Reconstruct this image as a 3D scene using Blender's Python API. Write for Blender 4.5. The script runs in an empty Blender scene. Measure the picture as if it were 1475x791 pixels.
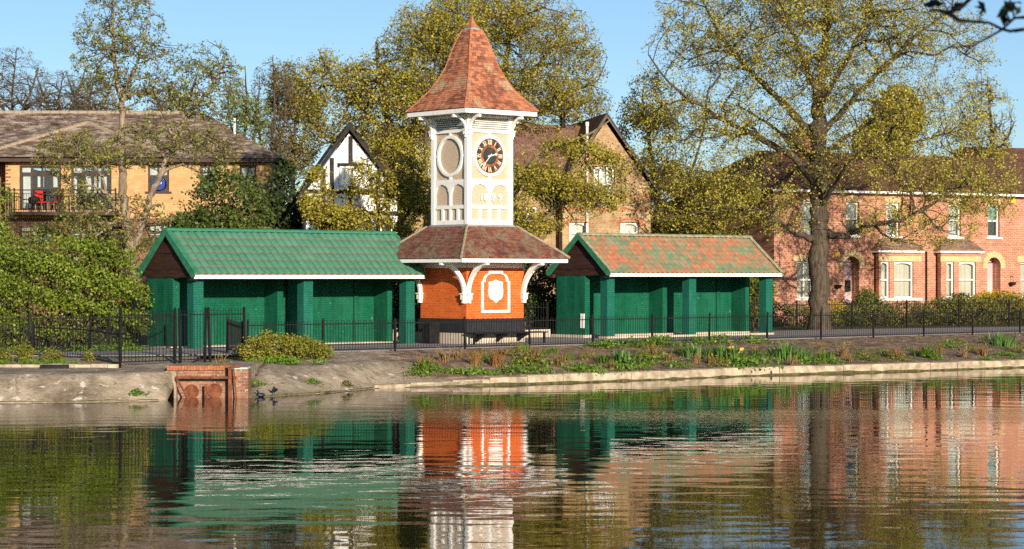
import bpy, math, random
import numpy as np
from math import sin, cos, tan, pi, radians as R, sqrt, atan2, hypot

# ------------------------------------------------------------------ camera, sky, sun, exposure
SC = bpy.context.scene
COL = SC.collection
HC, HOR, FPX, CX = 3.12, 399.0, 3200.0, 737.5     # camera height above the lake, horizon row, focal length, centre column
cam = bpy.data.cameras.new('camera')
cam.sensor_width = 36.0
cam.lens = 36.0 * FPX / 1475.0
cam.shift_y = 3.5 / 1475.0
cam.clip_start = 0.5
cam.clip_end = 6000
cam.dof.use_dof = True
cam.dof.focus_distance = 76.0
cam.dof.aperture_fstop = 5.6
camo = bpy.data.objects.new('camera', cam)
COL.objects.link(camo)
camo.location = (0, 0, HC)
camo.rotation_euler = (pi / 2, 0, 0)
SC.camera = camo

SUN_EL, SUN_AZ = R(14.0), R(161.0)
world = bpy.data.worlds.new('World')
SC.world = world
world.use_nodes = True
wn = world.node_tree
bg = wn.nodes['Background']
sky = wn.nodes.new('ShaderNodeTexSky')
sky.sky_type = 'NISHITA'
sky.sun_disc = False
sky.sun_elevation = SUN_EL
sky.sun_rotation = SUN_AZ
sky.air_density = 0.8
sky.dust_density = 0.35
sky.ozone_density = 3.2
wn.links.new(sky.outputs[0], bg.inputs[0])
bg.inputs[1].default_value = 0.093
sun = bpy.data.lights.new('sun', 'SUN')
sun.energy = 5.0
sun.angle = R(0.53)
sun.color = (1.0, 0.86, 0.68)
suno = bpy.data.objects.new('sun', sun)
COL.objects.link(suno)
# a sun lamp shines along its -Z: turn it so that it comes from (sin az, cos az) at the elevation
suno.rotation_euler = (pi / 2 - SUN_EL, 0, pi - SUN_AZ)
suno.location = (20, -60, 40)
SC.view_settings.view_transform = 'Standard'
SC.view_settings.look = 'None'
SC.view_settings.gamma = 1.0
SC.view_settings.use_curve_mapping = False
SC.view_settings.exposure = 0.55
SC.render.engine = 'CYCLES'
SC.cycles.use_denoising = False
SC.cycles.max_bounces = 6
SC.cycles.diffuse_bounces = 2
SC.cycles.glossy_bounces = 3
SC.cycles.transmission_bounces = 3
SC.cycles.transparent_max_bounces = 8
SC.cycles.caustics_reflective = False
SC.cycles.caustics_refractive = False

# ------------------------------------------------------------------ measuring helpers (photo pixels -> places on the ground)
GZ = 0.92                                   # height of the park ground above the lake
def on_plane(x, y, z):
    s = (y - HOR) / (HC - z)
    return ((x - CX) / s, FPX / s)
def xat(x, D): return (x - CX) / FPX * D
def zat(y, D): return HC - (y - HOR) / FPX * D
TH = R(40.0)
UX, UY, VX, VY = cos(TH), sin(TH), -sin(TH), cos(TH)
O0 = (-1.49, 72.6)                          # front corner of the tower
def uv(u, v): return (O0[0] + u * UX + v * VX, O0[1] + u * UY + v * VY)
class Facade:                               # a wall plane standing at (ox, oy), running at an angle
    def __init__(s, px, D, ang):
        s.ox, s.oy, s.c, s.s, s.ang = xat(px, D), D, cos(R(ang)), sin(R(ang)), R(ang)
    def a(s, px):
        t = (px - CX) / FPX
        return (t * s.oy - s.ox) / (s.c - t * s.s)
    def z(s, px, py):
        return zat(py, s.oy + s.a(px) * s.s) - GZ
rnd = random.Random(7)

# ------------------------------------------------------------------ materials
MATS = {}
def nmat(name):
    m = bpy.data.materials.new(name)
    m.use_nodes = True
    nt = m.node_tree
    return m, nt, nt.nodes['Principled BSDF']
def N(nt, typ, **kw):
    n = nt.nodes.new('ShaderNode' + typ)
    for k, v in kw.items():
        if isinstance(k, str) and k.startswith('i_'):
            n.inputs[k[2:].replace('_', ' ')].default_value = v
        else:
            setattr(n, k, v)
    return n
def c4(c): return (c[0], c[1], c[2], 1.0)
def mixrgb(nt, fac, a, b, blend='MIX'):
    n = nt.nodes.new('ShaderNodeMix')
    n.data_type = 'RGBA'
    n.blend_type = blend
    for i, s in ((0, fac), (6, a), (7, b)):
        if isinstance(s, bpy.types.NodeSocket): nt.links.new(s, n.inputs[i])
        elif i == 0: n.inputs[0].default_value = s
        else: n.inputs[i].default_value = c4(s)
    return n.outputs[2]
def ramp(nt, fac, stops, interp='LINEAR'):
    n = nt.nodes.new('ShaderNodeValToRGB')
    n.color_ramp.interpolation = interp
    e = n.color_ramp.elements
    while len(e) < len(stops): e.new(0.5)
    for i, (p, c) in enumerate(stops):
        e[i].position = p
        e[i].color = c4(c)
    nt.links.new(fac, n.inputs[0])
    return n.outputs[0]
def math_(nt, op, a, b=None, clamp=False):
    n = nt.nodes.new('ShaderNodeMath')
    n.operation = op
    n.use_clamp = clamp
    for i, s in enumerate((a, b)):
        if s is None: continue
        if isinstance(s, bpy.types.NodeSocket): nt.links.new(s, n.inputs[i])
        else: n.inputs[i].default_value = s
    return n.outputs[0]
def coords(nt, kind='Object', scale=None):
    if kind == 'World':
        v = N(nt, 'NewGeometry').outputs['Position']
    else:
        v = N(nt, 'TexCoord').outputs[kind]
    if scale is not None:
        m = N(nt, 'Mapping')
        m.inputs['Scale'].default_value = scale
        nt.links.new(v, m.inputs[0])
        v = m.outputs[0]
    return v
def noise(nt, vec, scale, detail=4.0, rough=0.55):
    n = N(nt, 'TexNoise')
    n.inputs['Scale'].default_value = scale
    n.inputs['Detail'].default_value = detail
    n.inputs['Roughness'].default_value = rough
    nt.links.new(vec, n.inputs['Vector'])
    return n.outputs['Fac']
def bump(nt, bsdf, height, strength=0.3, dist=0.02):
    b = N(nt, 'Bump')
    b.inputs['Strength'].default_value = strength
    b.inputs['Distance'].default_value = dist
    nt.links.new(height, b.inputs['Height'])
    nt.links.new(b.outputs[0], bsdf.inputs['Normal'])
def surf(name, c1, c2, scale=4.0, rough=0.75, bmp=0.25, bdist=0.01, stretch=None, spec=0.3, spots=None, kind='Object', metallic=0.0, lo=0.35, hi=0.65):
    """two-tone mottled surface; spots = (colour, scale, threshold)"""
    m, nt, b = nmat(name)
    v = coords(nt, kind, stretch)
    f = noise(nt, v, scale, 6.0, 0.6)
    col = ramp(nt, f, [(lo, c1), (hi, c2)])
    if spots:
        f2 = noise(nt, v, spots[1], 3.0, 0.5)
        t = spots[2]
        s = ramp(nt, f2, [(t, (0, 0, 0)), (min(t + 0.05, 1), (1, 1, 1))])
        col = mixrgb(nt, s, col, spots[0])
    nt.links.new(col, b.inputs['Base Color'])
    b.inputs['Roughness'].default_value = rough
    b.inputs['Specular IOR Level'].default_value = spec
    b.inputs['Metallic'].default_value = metallic
    if bmp: bump(nt, b, noise(nt, v, scale * 4, 5.0, 0.65), bmp, bdist)
    MATS[name] = m
    return m
def brick(name, c1, c2, mortar, bw=0.225, rh=0.075, ms=0.009, rough=0.8, bmp=0.5, vary=None, dark=None, flat=0.0, spec=0.25, fade=None):
    m, nt, b = nmat(name)
    tc = coords(nt)
    sp = N(nt, 'SeparateXYZ'); nt.links.new(tc, sp.inputs[0])
    cb = N(nt, 'CombineXYZ')
    nt.links.new(math_(nt, 'ADD', sp.outputs[0], sp.outputs[1]), cb.inputs[0])
    nt.links.new(sp.outputs[2], cb.inputs[1])
    br = N(nt, 'TexBrick')
    nt.links.new(cb.outputs[0], br.inputs['Vector'])
    br.inputs['Color1'].default_value = c4(c1)
    br.inputs['Color2'].default_value = c4(c2)
    br.inputs['Mortar'].default_value = c4(mortar)
    br.inputs['Scale'].default_value = 1.0
    br.inputs['Mortar Size'].default_value = ms
    br.inputs['Mortar Smooth'].default_value = 0.3
    br.inputs['Brick Width'].default_value = bw
    br.inputs['Row Height'].default_value = rh
    br.inputs['Bias'].default_value = 0.0
    col = br.outputs['Color']
    nz = noise(nt, tc, 1.6, 5.0, 0.6)
    if vary:
        col = mixrgb(nt, ramp(nt, nz, [(0.38, (0, 0, 0)), (0.68, (1, 1, 1))]), col, vary, 'MULTIPLY')
    if dark:
        nz2 = noise(nt, tc, 14.0, 2.0, 0.5)
        col = mixrgb(nt, ramp(nt, nz2, [(0.58, (0, 0, 0)), (0.68, (1, 1, 1))]), col, dark)
    if fade:      # sun-faded, rain-streaked paint and a few chips
        n5 = noise(nt, coords(nt, 'Object', (2.2, 2.2, 0.45)), 1.3, 6.0, 0.7)
        col = mixrgb(nt, ramp(nt, n5, [(0.42, (0, 0, 0)), (0.72, (0.75, 0.75, 0.75))]), col, fade)
        n6 = noise(nt, tc, 11.0, 1.0, 0.4)
        col = mixrgb(nt, ramp(nt, n6, [(0.765, (0, 0, 0)), (0.78, (0.6, 0.6, 0.6))]), col, (0.16, 0.24, 0.17))
        n7 = noise(nt, coords(nt, 'Object', (1.6, 1.6, 0.3)), 2.2, 5.0, 0.7)
        col = mixrgb(nt, ramp(nt, n7, [(0.50, (0, 0, 0)), (0.75, (0.7, 0.7, 0.7))]), col, (0.45, 0.50, 0.52), 'MULTIPLY')
    nt.links.new(col, b.inputs['Base Color'])
    b.inputs['Roughness'].default_value = rough
    b.inputs['Specular IOR Level'].default_value = spec
    h = math_(nt, 'ADD', math_(nt, 'MULTIPLY', br.outputs['Fac'], -1.0), math_(nt, 'MULTIPLY', noise(nt, tc, 30.0, 3.0), 0.35))
    bump(nt, b, h, bmp, 0.008)
    MATS[name] = m
    return m
def tiles(name, stops, lichen=None, lscale=1.3, lth=0.56, rnd_src='Island', rough=0.85, kind='Object', bmp=0.3, streak=None, edge=None, grey=None):
    """roof tiles: one random tone per tile, then growth in patches"""
    m, nt, b = nmat(name)
    if rnd_src == 'Island': r = N(nt, 'NewGeometry').outputs['Random Per Island']
    else: r = N(nt, 'ObjectInfo').outputs['Random']
    v = coords(nt, kind)
    n1 = noise(nt, v, 0.9, 3.0)
    f = math_(nt, 'ADD', math_(nt, 'MULTIPLY', r, 0.6), math_(nt, 'MULTIPLY', math_(nt, 'SUBTRACT', n1, 0.3), 1.0), True)
    col = ramp(nt, f, stops)
    if lichen:
        n2 = noise(nt, v, lscale * 3, 6.0, 0.7)
        col = mixrgb(nt, ramp(nt, n2, [(lth, (0, 0, 0)), (lth + 0.09, (1, 1, 1))]), col, lichen)
    if streak:
        n3 = noise(nt, v, 9.0, 4.0, 0.7)
        col = mixrgb(nt, ramp(nt, n3, [(0.45, (0, 0, 0)), (0.75, (1, 1, 1))]), col, streak)
    if grey:      # pale growth drawn out along the courses
        n4 = noise(nt, coords(nt, kind, (0.5, 1.0, 2.2)), 2.6, 6.0, 0.75)
        col = mixrgb(nt, ramp(nt, n4, [(0.47, (0, 0, 0)), (0.60, (1, 1, 1))]), col, grey)
    if edge:      # paint worn off the lower lip of each tile
        oc = N(nt, 'SeparateXYZ'); nt.links.new(coords(nt, 'Object'), oc.inputs[0])
        e = math_(nt, 'ADD', oc.outputs[1], math_(nt, 'MULTIPLY', noise(nt, v, 14.0, 3.0), -0.05))
        col = mixrgb(nt, ramp(nt, e, [(0.004, (1, 1, 1)), (0.016, (0, 0, 0))]), col, edge)
    nt.links.new(col, b.inputs['Base Color'])
    b.inputs['Roughness'].default_value = rough
    b.inputs['Specular IOR Level'].default_value = 0.2
    bump(nt, b, noise(nt, v, 40.0, 4.0), bmp, 0.006)
    MATS[name] = m
    return m
def leafmat(name, stops, trans=0.35, rough=0.5):
    m, nt, b = nmat(name)
    r = N(nt, 'NewGeometry').outputs['Random Per Island']
    n1 = noise(nt, coords(nt, 'World'), 0.45, 2.0)
    f = math_(nt, 'ADD', math_(nt, 'MULTIPLY', r, 0.65), math_(nt, 'MULTIPLY', math_(nt, 'SUBTRACT', n1, 0.32), 0.9), True)
    col = ramp(nt, f, stops)
    nt.links.new(col, b.inputs['Base Color'])
    b.inputs['Roughness'].default_value = rough
    b.inputs['Specular IOR Level'].default_value = 0.25
    t = N(nt, 'BsdfTranslucent')
    nt.links.new(col, t.inputs[0])
    mx = N(nt, 'MixShader')
    mx.inputs[0].default_value = trans
    nt.links.new(b.outputs[0], mx.inputs[1])
    nt.links.new(t.outputs[0], mx.inputs[2])
    nt.links.new(mx.outputs[0], nt.nodes['Material Output'].inputs[0])
    MATS[name] = m
    return m
def glassmat(name, tint=(0.92, 0.94, 0.93), refl=0.02):
    m, nt, b = nmat(name)
    tr = N(nt, 'BsdfTransparent'); tr.inputs[0].default_value = c4(tint)
    gl = N(nt, 'BsdfGlossy'); gl.inputs['Roughness'].default_value = 0.03
    fr = N(nt, 'Fresnel'); fr.inputs[0].default_value = 1.5
    mx = N(nt, 'MixShader')
    nt.links.new(math_(nt, 'ADD', fr.outputs[0], refl, True), mx.inputs[0])
    nt.links.new(tr.outputs[0], mx.inputs[1]); nt.links.new(gl.outputs[0], mx.inputs[2])
    nt.links.new(mx.outputs[0], nt.nodes['Material Output'].inputs[0])
    MATS[name] = m
    return m

surf('white_paint', (0.66, 0.65, 0.61), (0.83, 0.82, 0.79), 3.0, 0.5, 0.10, 0.004, stretch=(3, 3, 0.5), lo=0.25, hi=0.5)
surf('old_white_paint', (0.62, 0.60, 0.55), (0.78, 0.77, 0.73), 6.0, 0.6, 0.1, 0.004)
surf('pebbledash', (0.42, 0.31, 0.21), (0.62, 0.51, 0.385), 38.0, 0.95, 0.8, 0.012, lo=0.34, hi=0.64)
brick('orange_brick', (0.56, 0.095, 0.014), (0.70, 0.145, 0.026), (0.66, 0.22, 0.07), bw=0.24, rh=0.085, ms=0.009, vary=(0.86, 0.80, 0.74), dark=(0.48, 0.085, 0.02), bmp=0.6)
surf('black_paint', (0.008, 0.008, 0.009), (0.018, 0.018, 0.019), 5.0, 0.6, 0.15, 0.004, spec=0.15)
surf('plinth_black', (0.014, 0.015, 0.018), (0.035, 0.036, 0.042), 7.0, 0.5, 0.3, 0.006, stretch=(9, 9, 0.6))
surf('dark_timber', (0.02, 0.009, 0.006), (0.055, 0.022, 0.014), 5.0, 0.8, 0.6, 0.012, stretch=(1.0, 0.35, 3.0))
tiles('clay_tiles', [(0.0, (0.085, 0.036, 0.030)), (0.3, (0.21, 0.078, 0.048)), (0.6, (0.44, 0.165, 0.085)), (1.0, (0.58, 0.26, 0.14))], lichen=(0.42, 0.31, 0.19), lscale=0.45, lth=0.54, streak=(0.27, 0.125, 0.08))
tiles('aged_tiles', [(0.0, (0.07, 0.035, 0.035)), (0.35, (0.17, 0.06, 0.045)), (0.65, (0.25, 0.10, 0.06)), (1.0, (0.30, 0.17, 0.11))], lichen=(0.22, 0.18, 0.12), lscale=0.8, lth=0.50, streak=(0.10, 0.06, 0.05))
surf('hip_clay', (0.30, 0.10, 0.05), (0.46, 0.18, 0.09), 9.0, 0.85, 0.3)
surf('hip_grey', (0.22, 0.18, 0.13), (0.34, 0.28, 0.20), 9.0, 0.9, 0.4)
surf('lead', (0.22, 0.22, 0.22), (0.34, 0.33, 0.32), 8.0, 0.6, 0.2)
brick('green_brick', (0.004, 0.090, 0.046), (0.006, 0.110, 0.056), (0.004, 0.074, 0.040), ms=0.007, rough=0.65, bmp=0.75, vary=(0.72, 0.82, 0.85), dark=(0.006, 0.125, 0.066), spec=0.12, fade=(0.020, 0.135, 0.085))
brick('green_post', (0.009, 0.108, 0.072), (0.012, 0.128, 0.088), (0.008, 0.090, 0.062), ms=0.007, rough=0.65, bmp=0.75, vary=(0.75, 0.85, 0.88), dark=(0.016, 0.15, 0.10), spec=0.08, fade=(0.028, 0.15, 0.11))
surf('green_gloss', (0.02, 0.15, 0.075), (0.045, 0.21, 0.115), 6.0, 0.5, 0.15, 0.004)
tiles('green_tile', [(0.0, (0.028, 0.118, 0.076)), (0.5, (0.040, 0.148, 0.098)), (1.0, (0.066, 0.180, 0.125))], rnd_src='Object', kind='World', rough=0.7, streak=(0.075, 0.175, 0.125), edge=(0.15, 0.12, 0.075))
surf('shadow_void', (0.006, 0.006, 0.006), (0.012, 0.012, 0.012), 3.0, 0.9, 0)
m, nt, b = nmat('concrete')
pw = coords(nt, 'World')
col = ramp(nt, noise(nt, pw, 1.2, 8.0, 0.68), [(0.32, (0.13, 0.10, 0.068)), (0.5, (0.30, 0.245, 0.175)), (0.68, (0.47, 0.39, 0.29))])
col = mixrgb(nt, ramp(nt, noise(nt, pw, 3.0, 4.0, 0.6), [(0.62, (0, 0, 0)), (0.67, (1, 1, 1))]), col, (0.58, 0.54, 0.46))
col = mixrgb(nt, ramp(nt, noise(nt, pw, 5.0, 5.0, 0.75), [(0.56, (0, 0, 0)), (0.66, (0.8, 0.8, 0.8))]), col, (0.10, 0.085, 0.06))
vo = N(nt, 'TexVoronoi'); vo.feature = 'DISTANCE_TO_EDGE'; vo.inputs['Scale'].default_value = 0.5
wv = N(nt, 'VectorMath'); wv.operation = 'ADD'
nv = N(nt, 'TexNoise'); nv.inputs['Scale'].default_value = 1.6; nt.links.new(pw, nv.inputs['Vector'])
nt.links.new(pw, wv.inputs[0]); nt.links.new(nv.outputs['Color'], wv.inputs[1]); nt.links.new(wv.outputs[0], vo.inputs['Vector'])
crack = ramp(nt, math_(nt, 'ADD', vo.outputs['Distance'], math_(nt, 'MULTIPLY', noise(nt, pw, 0.8, 2.0), 0.03)), [(0.010, (0.7, 0.7, 0.7)), (0.017, (0, 0, 0))])
col = mixrgb(nt, crack, col, (0.05, 0.042, 0.03))
nt.links.new(col, b.inputs['Base Color']); b.inputs['Roughness'].default_value = 0.93; b.inputs['Specular IOR Level'].default_value = 0.2
bump(nt, b, math_(nt, 'SUBTRACT', noise(nt, pw, 6.0, 8.0, 0.7), math_(nt, 'MULTIPLY', crack, 0.4)), 1.0, 0.06)
MATS['concrete'] = m
surf('kerbstone', (0.25, 0.20, 0.135), (0.52, 0.43, 0.31), 3.5, 0.92, 0.5, 0.02, kind='World')
surf('slab_stone', (0.42, 0.35, 0.27), (0.60, 0.52, 0.41), 3.0, 0.9, 0.35, 0.01, kind='World')
surf('asphalt', (0.24, 0.215, 0.21), (0.34, 0.305, 0.295), 1.1, 0.95, 0.5, 0.012, kind='World', spots=((0.19, 0.17, 0.165), 2.2, 0.66))
surf('soil', (0.085, 0.052, 0.034), (0.30, 0.205, 0.14), 2.6, 0.98, 1.0, 0.05, kind='World', spots=((0.36, 0.27, 0.19), 6.0, 0.66))
surf('grass_ground', (0.035, 0.06, 0.014), (0.09, 0.10, 0.03), 1.5, 0.95, 0.8, 0.04, kind='World')
surf('moss', (0.035, 0.034, 0.014), (0.13, 0.115, 0.05), 5.0, 0.95, 0.9, 0.02, kind='World')
surf('bark', (0.035, 0.026, 0.018), (0.135, 0.105, 0.075), 5.0, 0.95, 1.0, 0.05, stretch=(2.5, 2.5, 0.5), kind='World')
surf('bark_pale', (0.12, 0.09, 0.06), (0.34, 0.27, 0.19), 4.0, 0.95, 0.8, 0.04, stretch=(2.5, 2.5, 0.6), kind='World')
surf('bark_green', (0.10, 0.085, 0.035), (0.24, 0.20, 0.09), 4.0, 0.95, 0.6, 0.03, stretch=(2.0, 2.0, 0.7), kind='World')
surf('twig_brown', (0.05, 0.036, 0.025), (0.13, 0.095, 0.065), 3.0, 0.9, 0.0, kind='World')
surf('rust', (0.11, 0.035, 0.018), (0.24, 0.085, 0.04), 8.0, 0.9, 0.5, 0.008)
brick('culvert_brick', (0.24, 0.095, 0.055), (0.36, 0.17, 0.105), (0.38, 0.30, 0.22), vary=(0.55, 0.50, 0.44), dark=(0.36, 0.30, 0.23), bmp=0.8)
surf('brick_piece', (0.26, 0.085, 0.045), (0.42, 0.16, 0.085), 11.0, 0.9, 0.4, 0.006, kind='World')
surf('grey_metal', (0.20, 0.20, 0.20), (0.34, 0.34, 0.33), 4.0, 0.5, 0.1)
brick('terrace_brick', (0.38, 0.14, 0.082), (0.51, 0.225, 0.14), (0.52, 0.39, 0.29), bw=0.24, rh=0.085, ms=0.011, vary=(0.80, 0.74, 0.70), dark=(0.30, 0.085, 0.05))
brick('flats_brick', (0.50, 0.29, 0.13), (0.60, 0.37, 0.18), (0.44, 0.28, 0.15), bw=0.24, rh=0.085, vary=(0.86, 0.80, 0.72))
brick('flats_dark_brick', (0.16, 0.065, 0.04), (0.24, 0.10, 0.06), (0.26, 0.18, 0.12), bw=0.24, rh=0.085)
brick('stock_brick', (0.36, 0.24, 0.125), (0.50, 0.35, 0.19), (0.36, 0.28, 0.18), bw=0.24, rh=0.085, vary=(0.60, 0.52, 0.46), dark=(0.20, 0.11, 0.06))
surf('red_arch', (0.40, 0.10, 0.04), (0.52, 0.16, 0.07), 6.0, 0.85, 0.3)
surf('buff_stone', (0.50, 0.36, 0.17), (0.62, 0.47, 0.26), 5.0, 0.85, 0.3)
surf('render_white', (0.74, 0.74, 0.72), (0.82, 0.82, 0.80), 2.0, 0.85, 0.2)
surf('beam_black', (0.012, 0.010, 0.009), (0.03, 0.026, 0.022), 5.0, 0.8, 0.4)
surf('brown_paint', (0.030, 0.014, 0.012), (0.055, 0.028, 0.022), 4.0, 0.5, 0.1)
tiles('flats_tiles', [(0.0, (0.055, 0.038, 0.034)), (0.5, (0.12, 0.078, 0.062)), (1.0, (0.22, 0.155, 0.12))], lichen=(0.42, 0.26, 0.09), lscale=0.5, lth=0.66, grey=(0.36, 0.31, 0.25))
tiles('terrace_tiles', [(0.0, (0.085, 0.042, 0.032)), (0.5, (0.14, 0.068, 0.048)), (1.0, (0.20, 0.10, 0.07))], lichen=(0.20, 0.15, 0.10), lscale=1.2, lth=0.62)
tiles('bay_tiles', [(0.0, (0.14, 0.085, 0.062)), (0.5, (0.24, 0.15, 0.11)), (1.0, (0.32, 0.22, 0.16))], lichen=(0.24, 0.20, 0.14), lscale=1.2, lth=0.6)
tiles('mid_tiles', [(0.0, (0.11, 0.062, 0.048)), (0.5, (0.20, 0.115, 0.085)), (1.0, (0.27, 0.17, 0.13))], lichen=(0.20, 0.16, 0.11), lscale=1.2, lth=0.64)
surf('curtain', (0.55, 0.50, 0.40), (0.78, 0.74, 0.64), 1.0, 0.9, 0.5, 0.03, stretch=(16, 16, 0.3))
surf('net_curtain', (0.50, 0.52, 0.52), (0.72, 0.74, 0.74), 1.0, 0.9, 0.5, 0.03, stretch=(20, 20, 0.3))
surf('teal_blind', (0.10, 0.35, 0.30), (0.30, 0.58, 0.50), 4.0, 0.8, 0.1)
surf('mauve_paint', (0.50, 0.33, 0.35), (0.60, 0.43, 0.44), 1.5, 0.6, 0.1)
surf('yellow_box', (0.75, 0.45, 0.04), (0.82, 0.55, 0.08), 4.0, 0.5, 0)
surf('red_cloth', (0.50, 0.015, 0.012), (0.62, 0.03, 0.02), 4.0, 0.8, 0.1)
surf('pale_wood', (0.36, 0.22, 0.11), (0.52, 0.34, 0.18), 6.0, 0.7, 0.2)
surf('blue_sign', (0.006, 0.025, 0.22), (0.01, 0.035, 0.30), 4.0, 0.4, 0)
surf('clay_pot', (0.30, 0.10, 0.05), (0.42, 0.16, 0.08), 6.0, 0.8, 0.2)
surf('dial_dark', (0.02, 0.016, 0.014), (0.08, 0.06, 0.05), 7.0, 0.5, 0.1)
surf('dial_core', (0.022, 0.024, 0.022), (0.055, 0.06, 0.052), 5.0, 0.5, 0.1)
surf('dial_orange', (0.06, 0.025, 0.015), (0.40, 0.14, 0.06), 6.0, 0.6, 0.1)
surf('gilt', (0.72, 0.50, 0.30), (0.86, 0.74, 0.56), 9.0, 0.5, 0.1)
surf('bird_black', (0.010, 0.010, 0.012), (0.022, 0.022, 0.026), 20.0, 0.6, 0.2)
surf('bird_blue', (0.05, 0.10, 0.20), (0.10, 0.18, 0.30), 20.0, 0.5, 0.1)
glassmat('glass')
leafmat('leaf_gold', [(0.0, (0.12, 0.105, 0.012)), (0.35, (0.28, 0.245, 0.026)), (0.7, (0.44, 0.385, 0.045)), (1.0, (0.56, 0.50, 0.09))])
leafmat('leaf_oak', [(0.0, (0.13, 0.118, 0.016)), (0.35, (0.31, 0.28, 0.036)), (0.7, (0.485, 0.435, 0.06)), (1.0, (0.62, 0.57, 0.13))])
leafmat('leaf_fresh', [(0.0, (0.077, 0.112, 0.017)), (0.4, (0.182, 0.231, 0.031)), (0.75, (0.280, 0.364, 0.042)), (1.0, (0.364, 0.448, 0.070))])
leafmat('leaf_tawny', [(0.0, (0.126, 0.084, 0.031)), (0.4, (0.238, 0.175, 0.056)), (0.75, (0.280, 0.266, 0.063)), (1.0, (0.308, 0.392, 0.070))])
leafmat('leaf_shrub', [(0.0, (0.025, 0.042, 0.005)), (0.12, (0.066, 0.094, 0.009)), (0.35, (0.150, 0.205, 0.018)), (0.7, (0.244, 0.311, 0.031)), (1.0, (0.354, 0.388, 0.066))], 0.3)
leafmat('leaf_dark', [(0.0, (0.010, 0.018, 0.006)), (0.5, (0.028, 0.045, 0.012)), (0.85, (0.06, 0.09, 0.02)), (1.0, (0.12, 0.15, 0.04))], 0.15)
leafmat('leaf_holly', [(0.0, (0.029, 0.048, 0.011)), (0.5, (0.075, 0.109, 0.021)), (0.85, (0.138, 0.178, 0.034)), (1.0, (0.230, 0.253, 0.069))], 0.2, 0.4)
leafmat('leaf_bed', [(0.0, (0.057, 0.115, 0.014)), (0.5, (0.127, 0.230, 0.023)), (1.0, (0.230, 0.368, 0.046))], 0.3)
leafmat('leaf_daffodil', [(0.0, (0.045, 0.11, 0.02)), (0.5, (0.10, 0.21, 0.045)), (1.0, (0.18, 0.31, 0.09))], 0.25, 0.4)
leafmat('leaf_dry', [(0.0, (0.14, 0.075, 0.03)), (0.5, (0.27, 0.165, 0.07)), (1.0, (0.38, 0.28, 0.13))], 0.2, 0.8)
leafmat('leaf_russet', [(0.0, (0.22, 0.07, 0.02)), (0.5, (0.34, 0.14, 0.04)), (1.0, (0.36, 0.26, 0.06))], 0.2, 0.7)
leafmat('leaf_hedge', [(0.0, (0.052, 0.062, 0.016)), (0.5, (0.130, 0.137, 0.031)), (1.0, (0.234, 0.221, 0.058))], 0.2)
leafmat('leaf_yellow', [(0.0, (0.30, 0.20, 0.012)), (0.5, (0.52, 0.36, 0.02)), (1.0, (0.68, 0.52, 0.05))], 0.25)
leafmat('leaf_euonymus', [(0.0, (0.075, 0.085, 0.010)), (0.5, (0.20, 0.20, 0.022)), (1.0, (0.34, 0.31, 0.05))], 0.25)
leafmat('petal_yellow', [(0.0, (0.75, 0.48, 0.03)), (1.0, (0.85, 0.68, 0.16))], 0.3)
leafmat('petal_violet', [(0.0, (0.22, 0.16, 0.55)), (1.0, (0.34, 0.26, 0.68))], 0.3)
leafmat('leaf_near_shaded', [(0.0, (0.004, 0.010, 0.004)), (1.0, (0.010, 0.025, 0.008))], 0.1)  # near-black: the shade on the overhanging branch is put into the leaf colour

# mottled roof of the second shelter: green paint flaking off orange clay
m, nt, b = nmat('flaking_tile')
pw = coords(nt, 'World'); ob = N(nt, 'ObjectInfo').outputs['Random']; oc = coords(nt, 'Object')
f = math_(nt, 'ADD', math_(nt, 'MULTIPLY', ob, 0.42), math_(nt, 'ADD', math_(nt, 'MULTIPLY', noise(nt, pw, 0.7, 3.0), 0.75), math_(nt, 'MULTIPLY', noise(nt, pw, 7.0, 4.0, 0.7), 0.55)))
sx = N(nt, 'SeparateXYZ'); nt.links.new(oc, sx.inputs[0])
f = math_(nt, 'SUBTRACT', f, math_(nt, 'MULTIPLY', sx.outputs[0], 0.9))
clay = ramp(nt, noise(nt, pw, 5.0, 4.0), [(0.3, (0.17, 0.085, 0.055)), (0.5, (0.30, 0.115, 0.06)), (0.72, (0.40, 0.145, 0.07))])
grn = ramp(nt, noise(nt, pw, 2.6, 5.0), [(0.3, (0.055, 0.135, 0.08)), (0.5, (0.115, 0.165, 0.09)), (0.7, (0.22, 0.19, 0.12))])
col = mixrgb(nt, ramp(nt, f, [(0.70, (0, 0, 0)), (1.10, (1, 1, 1))]), grn, clay)
nt.links.new(col, b.inputs['Base Color'])
b.inputs['Roughness'].default_value = 0.85
bump(nt, b, noise(nt, pw, 40.0, 4.0), 0.3, 0.006)
MATS['flaking_tile'] = m
surf('verge_lichen', (0.14, 0.19, 0.10), (0.36, 0.32, 0.21), 5.0, 0.9, 0.3, kind='World')

# lake water
m, nt, b = nmat('lake_water')
pw = coords(nt, 'World')
b.inputs['Base Color'].default_value = (0.012, 0.012, 0.006, 1)
b.inputs['Roughness'].default_value = 0.02
b.inputs['IOR'].default_value = 1.333
b.inputs['Specular IOR Level'].default_value = 0.5
w1 = noise(nt, coords(nt, 'World', (0.5, 1.0, 1.0)), 1.35, 1.6, 0.45)
w2 = noise(nt, coords(nt, 'World', (0.75, 1.0, 1.0)), 9.0, 2.0, 0.5)
sp = N(nt, 'SeparateXYZ'); nt.links.new(pw, sp.inputs[0])
drift = noise(nt, coords(nt, 'World', (0.2, 1.0, 1.0)), 0.12, 2.0)
yy = math_(nt, 'ADD', sp.outputs[1], math_(nt, 'MULTIPLY', drift, 10.0))       # a breeze ruffles a lane off the far bank
lane = ramp(nt, math_(nt, 'MULTIPLY', yy, 0.01), [(0.49, (0.08, 0.08, 0.08)), (0.535, (1, 1, 1)), (0.57, (1, 1, 1)), (0.60, (0.12, 0.12, 0.12))])
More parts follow.
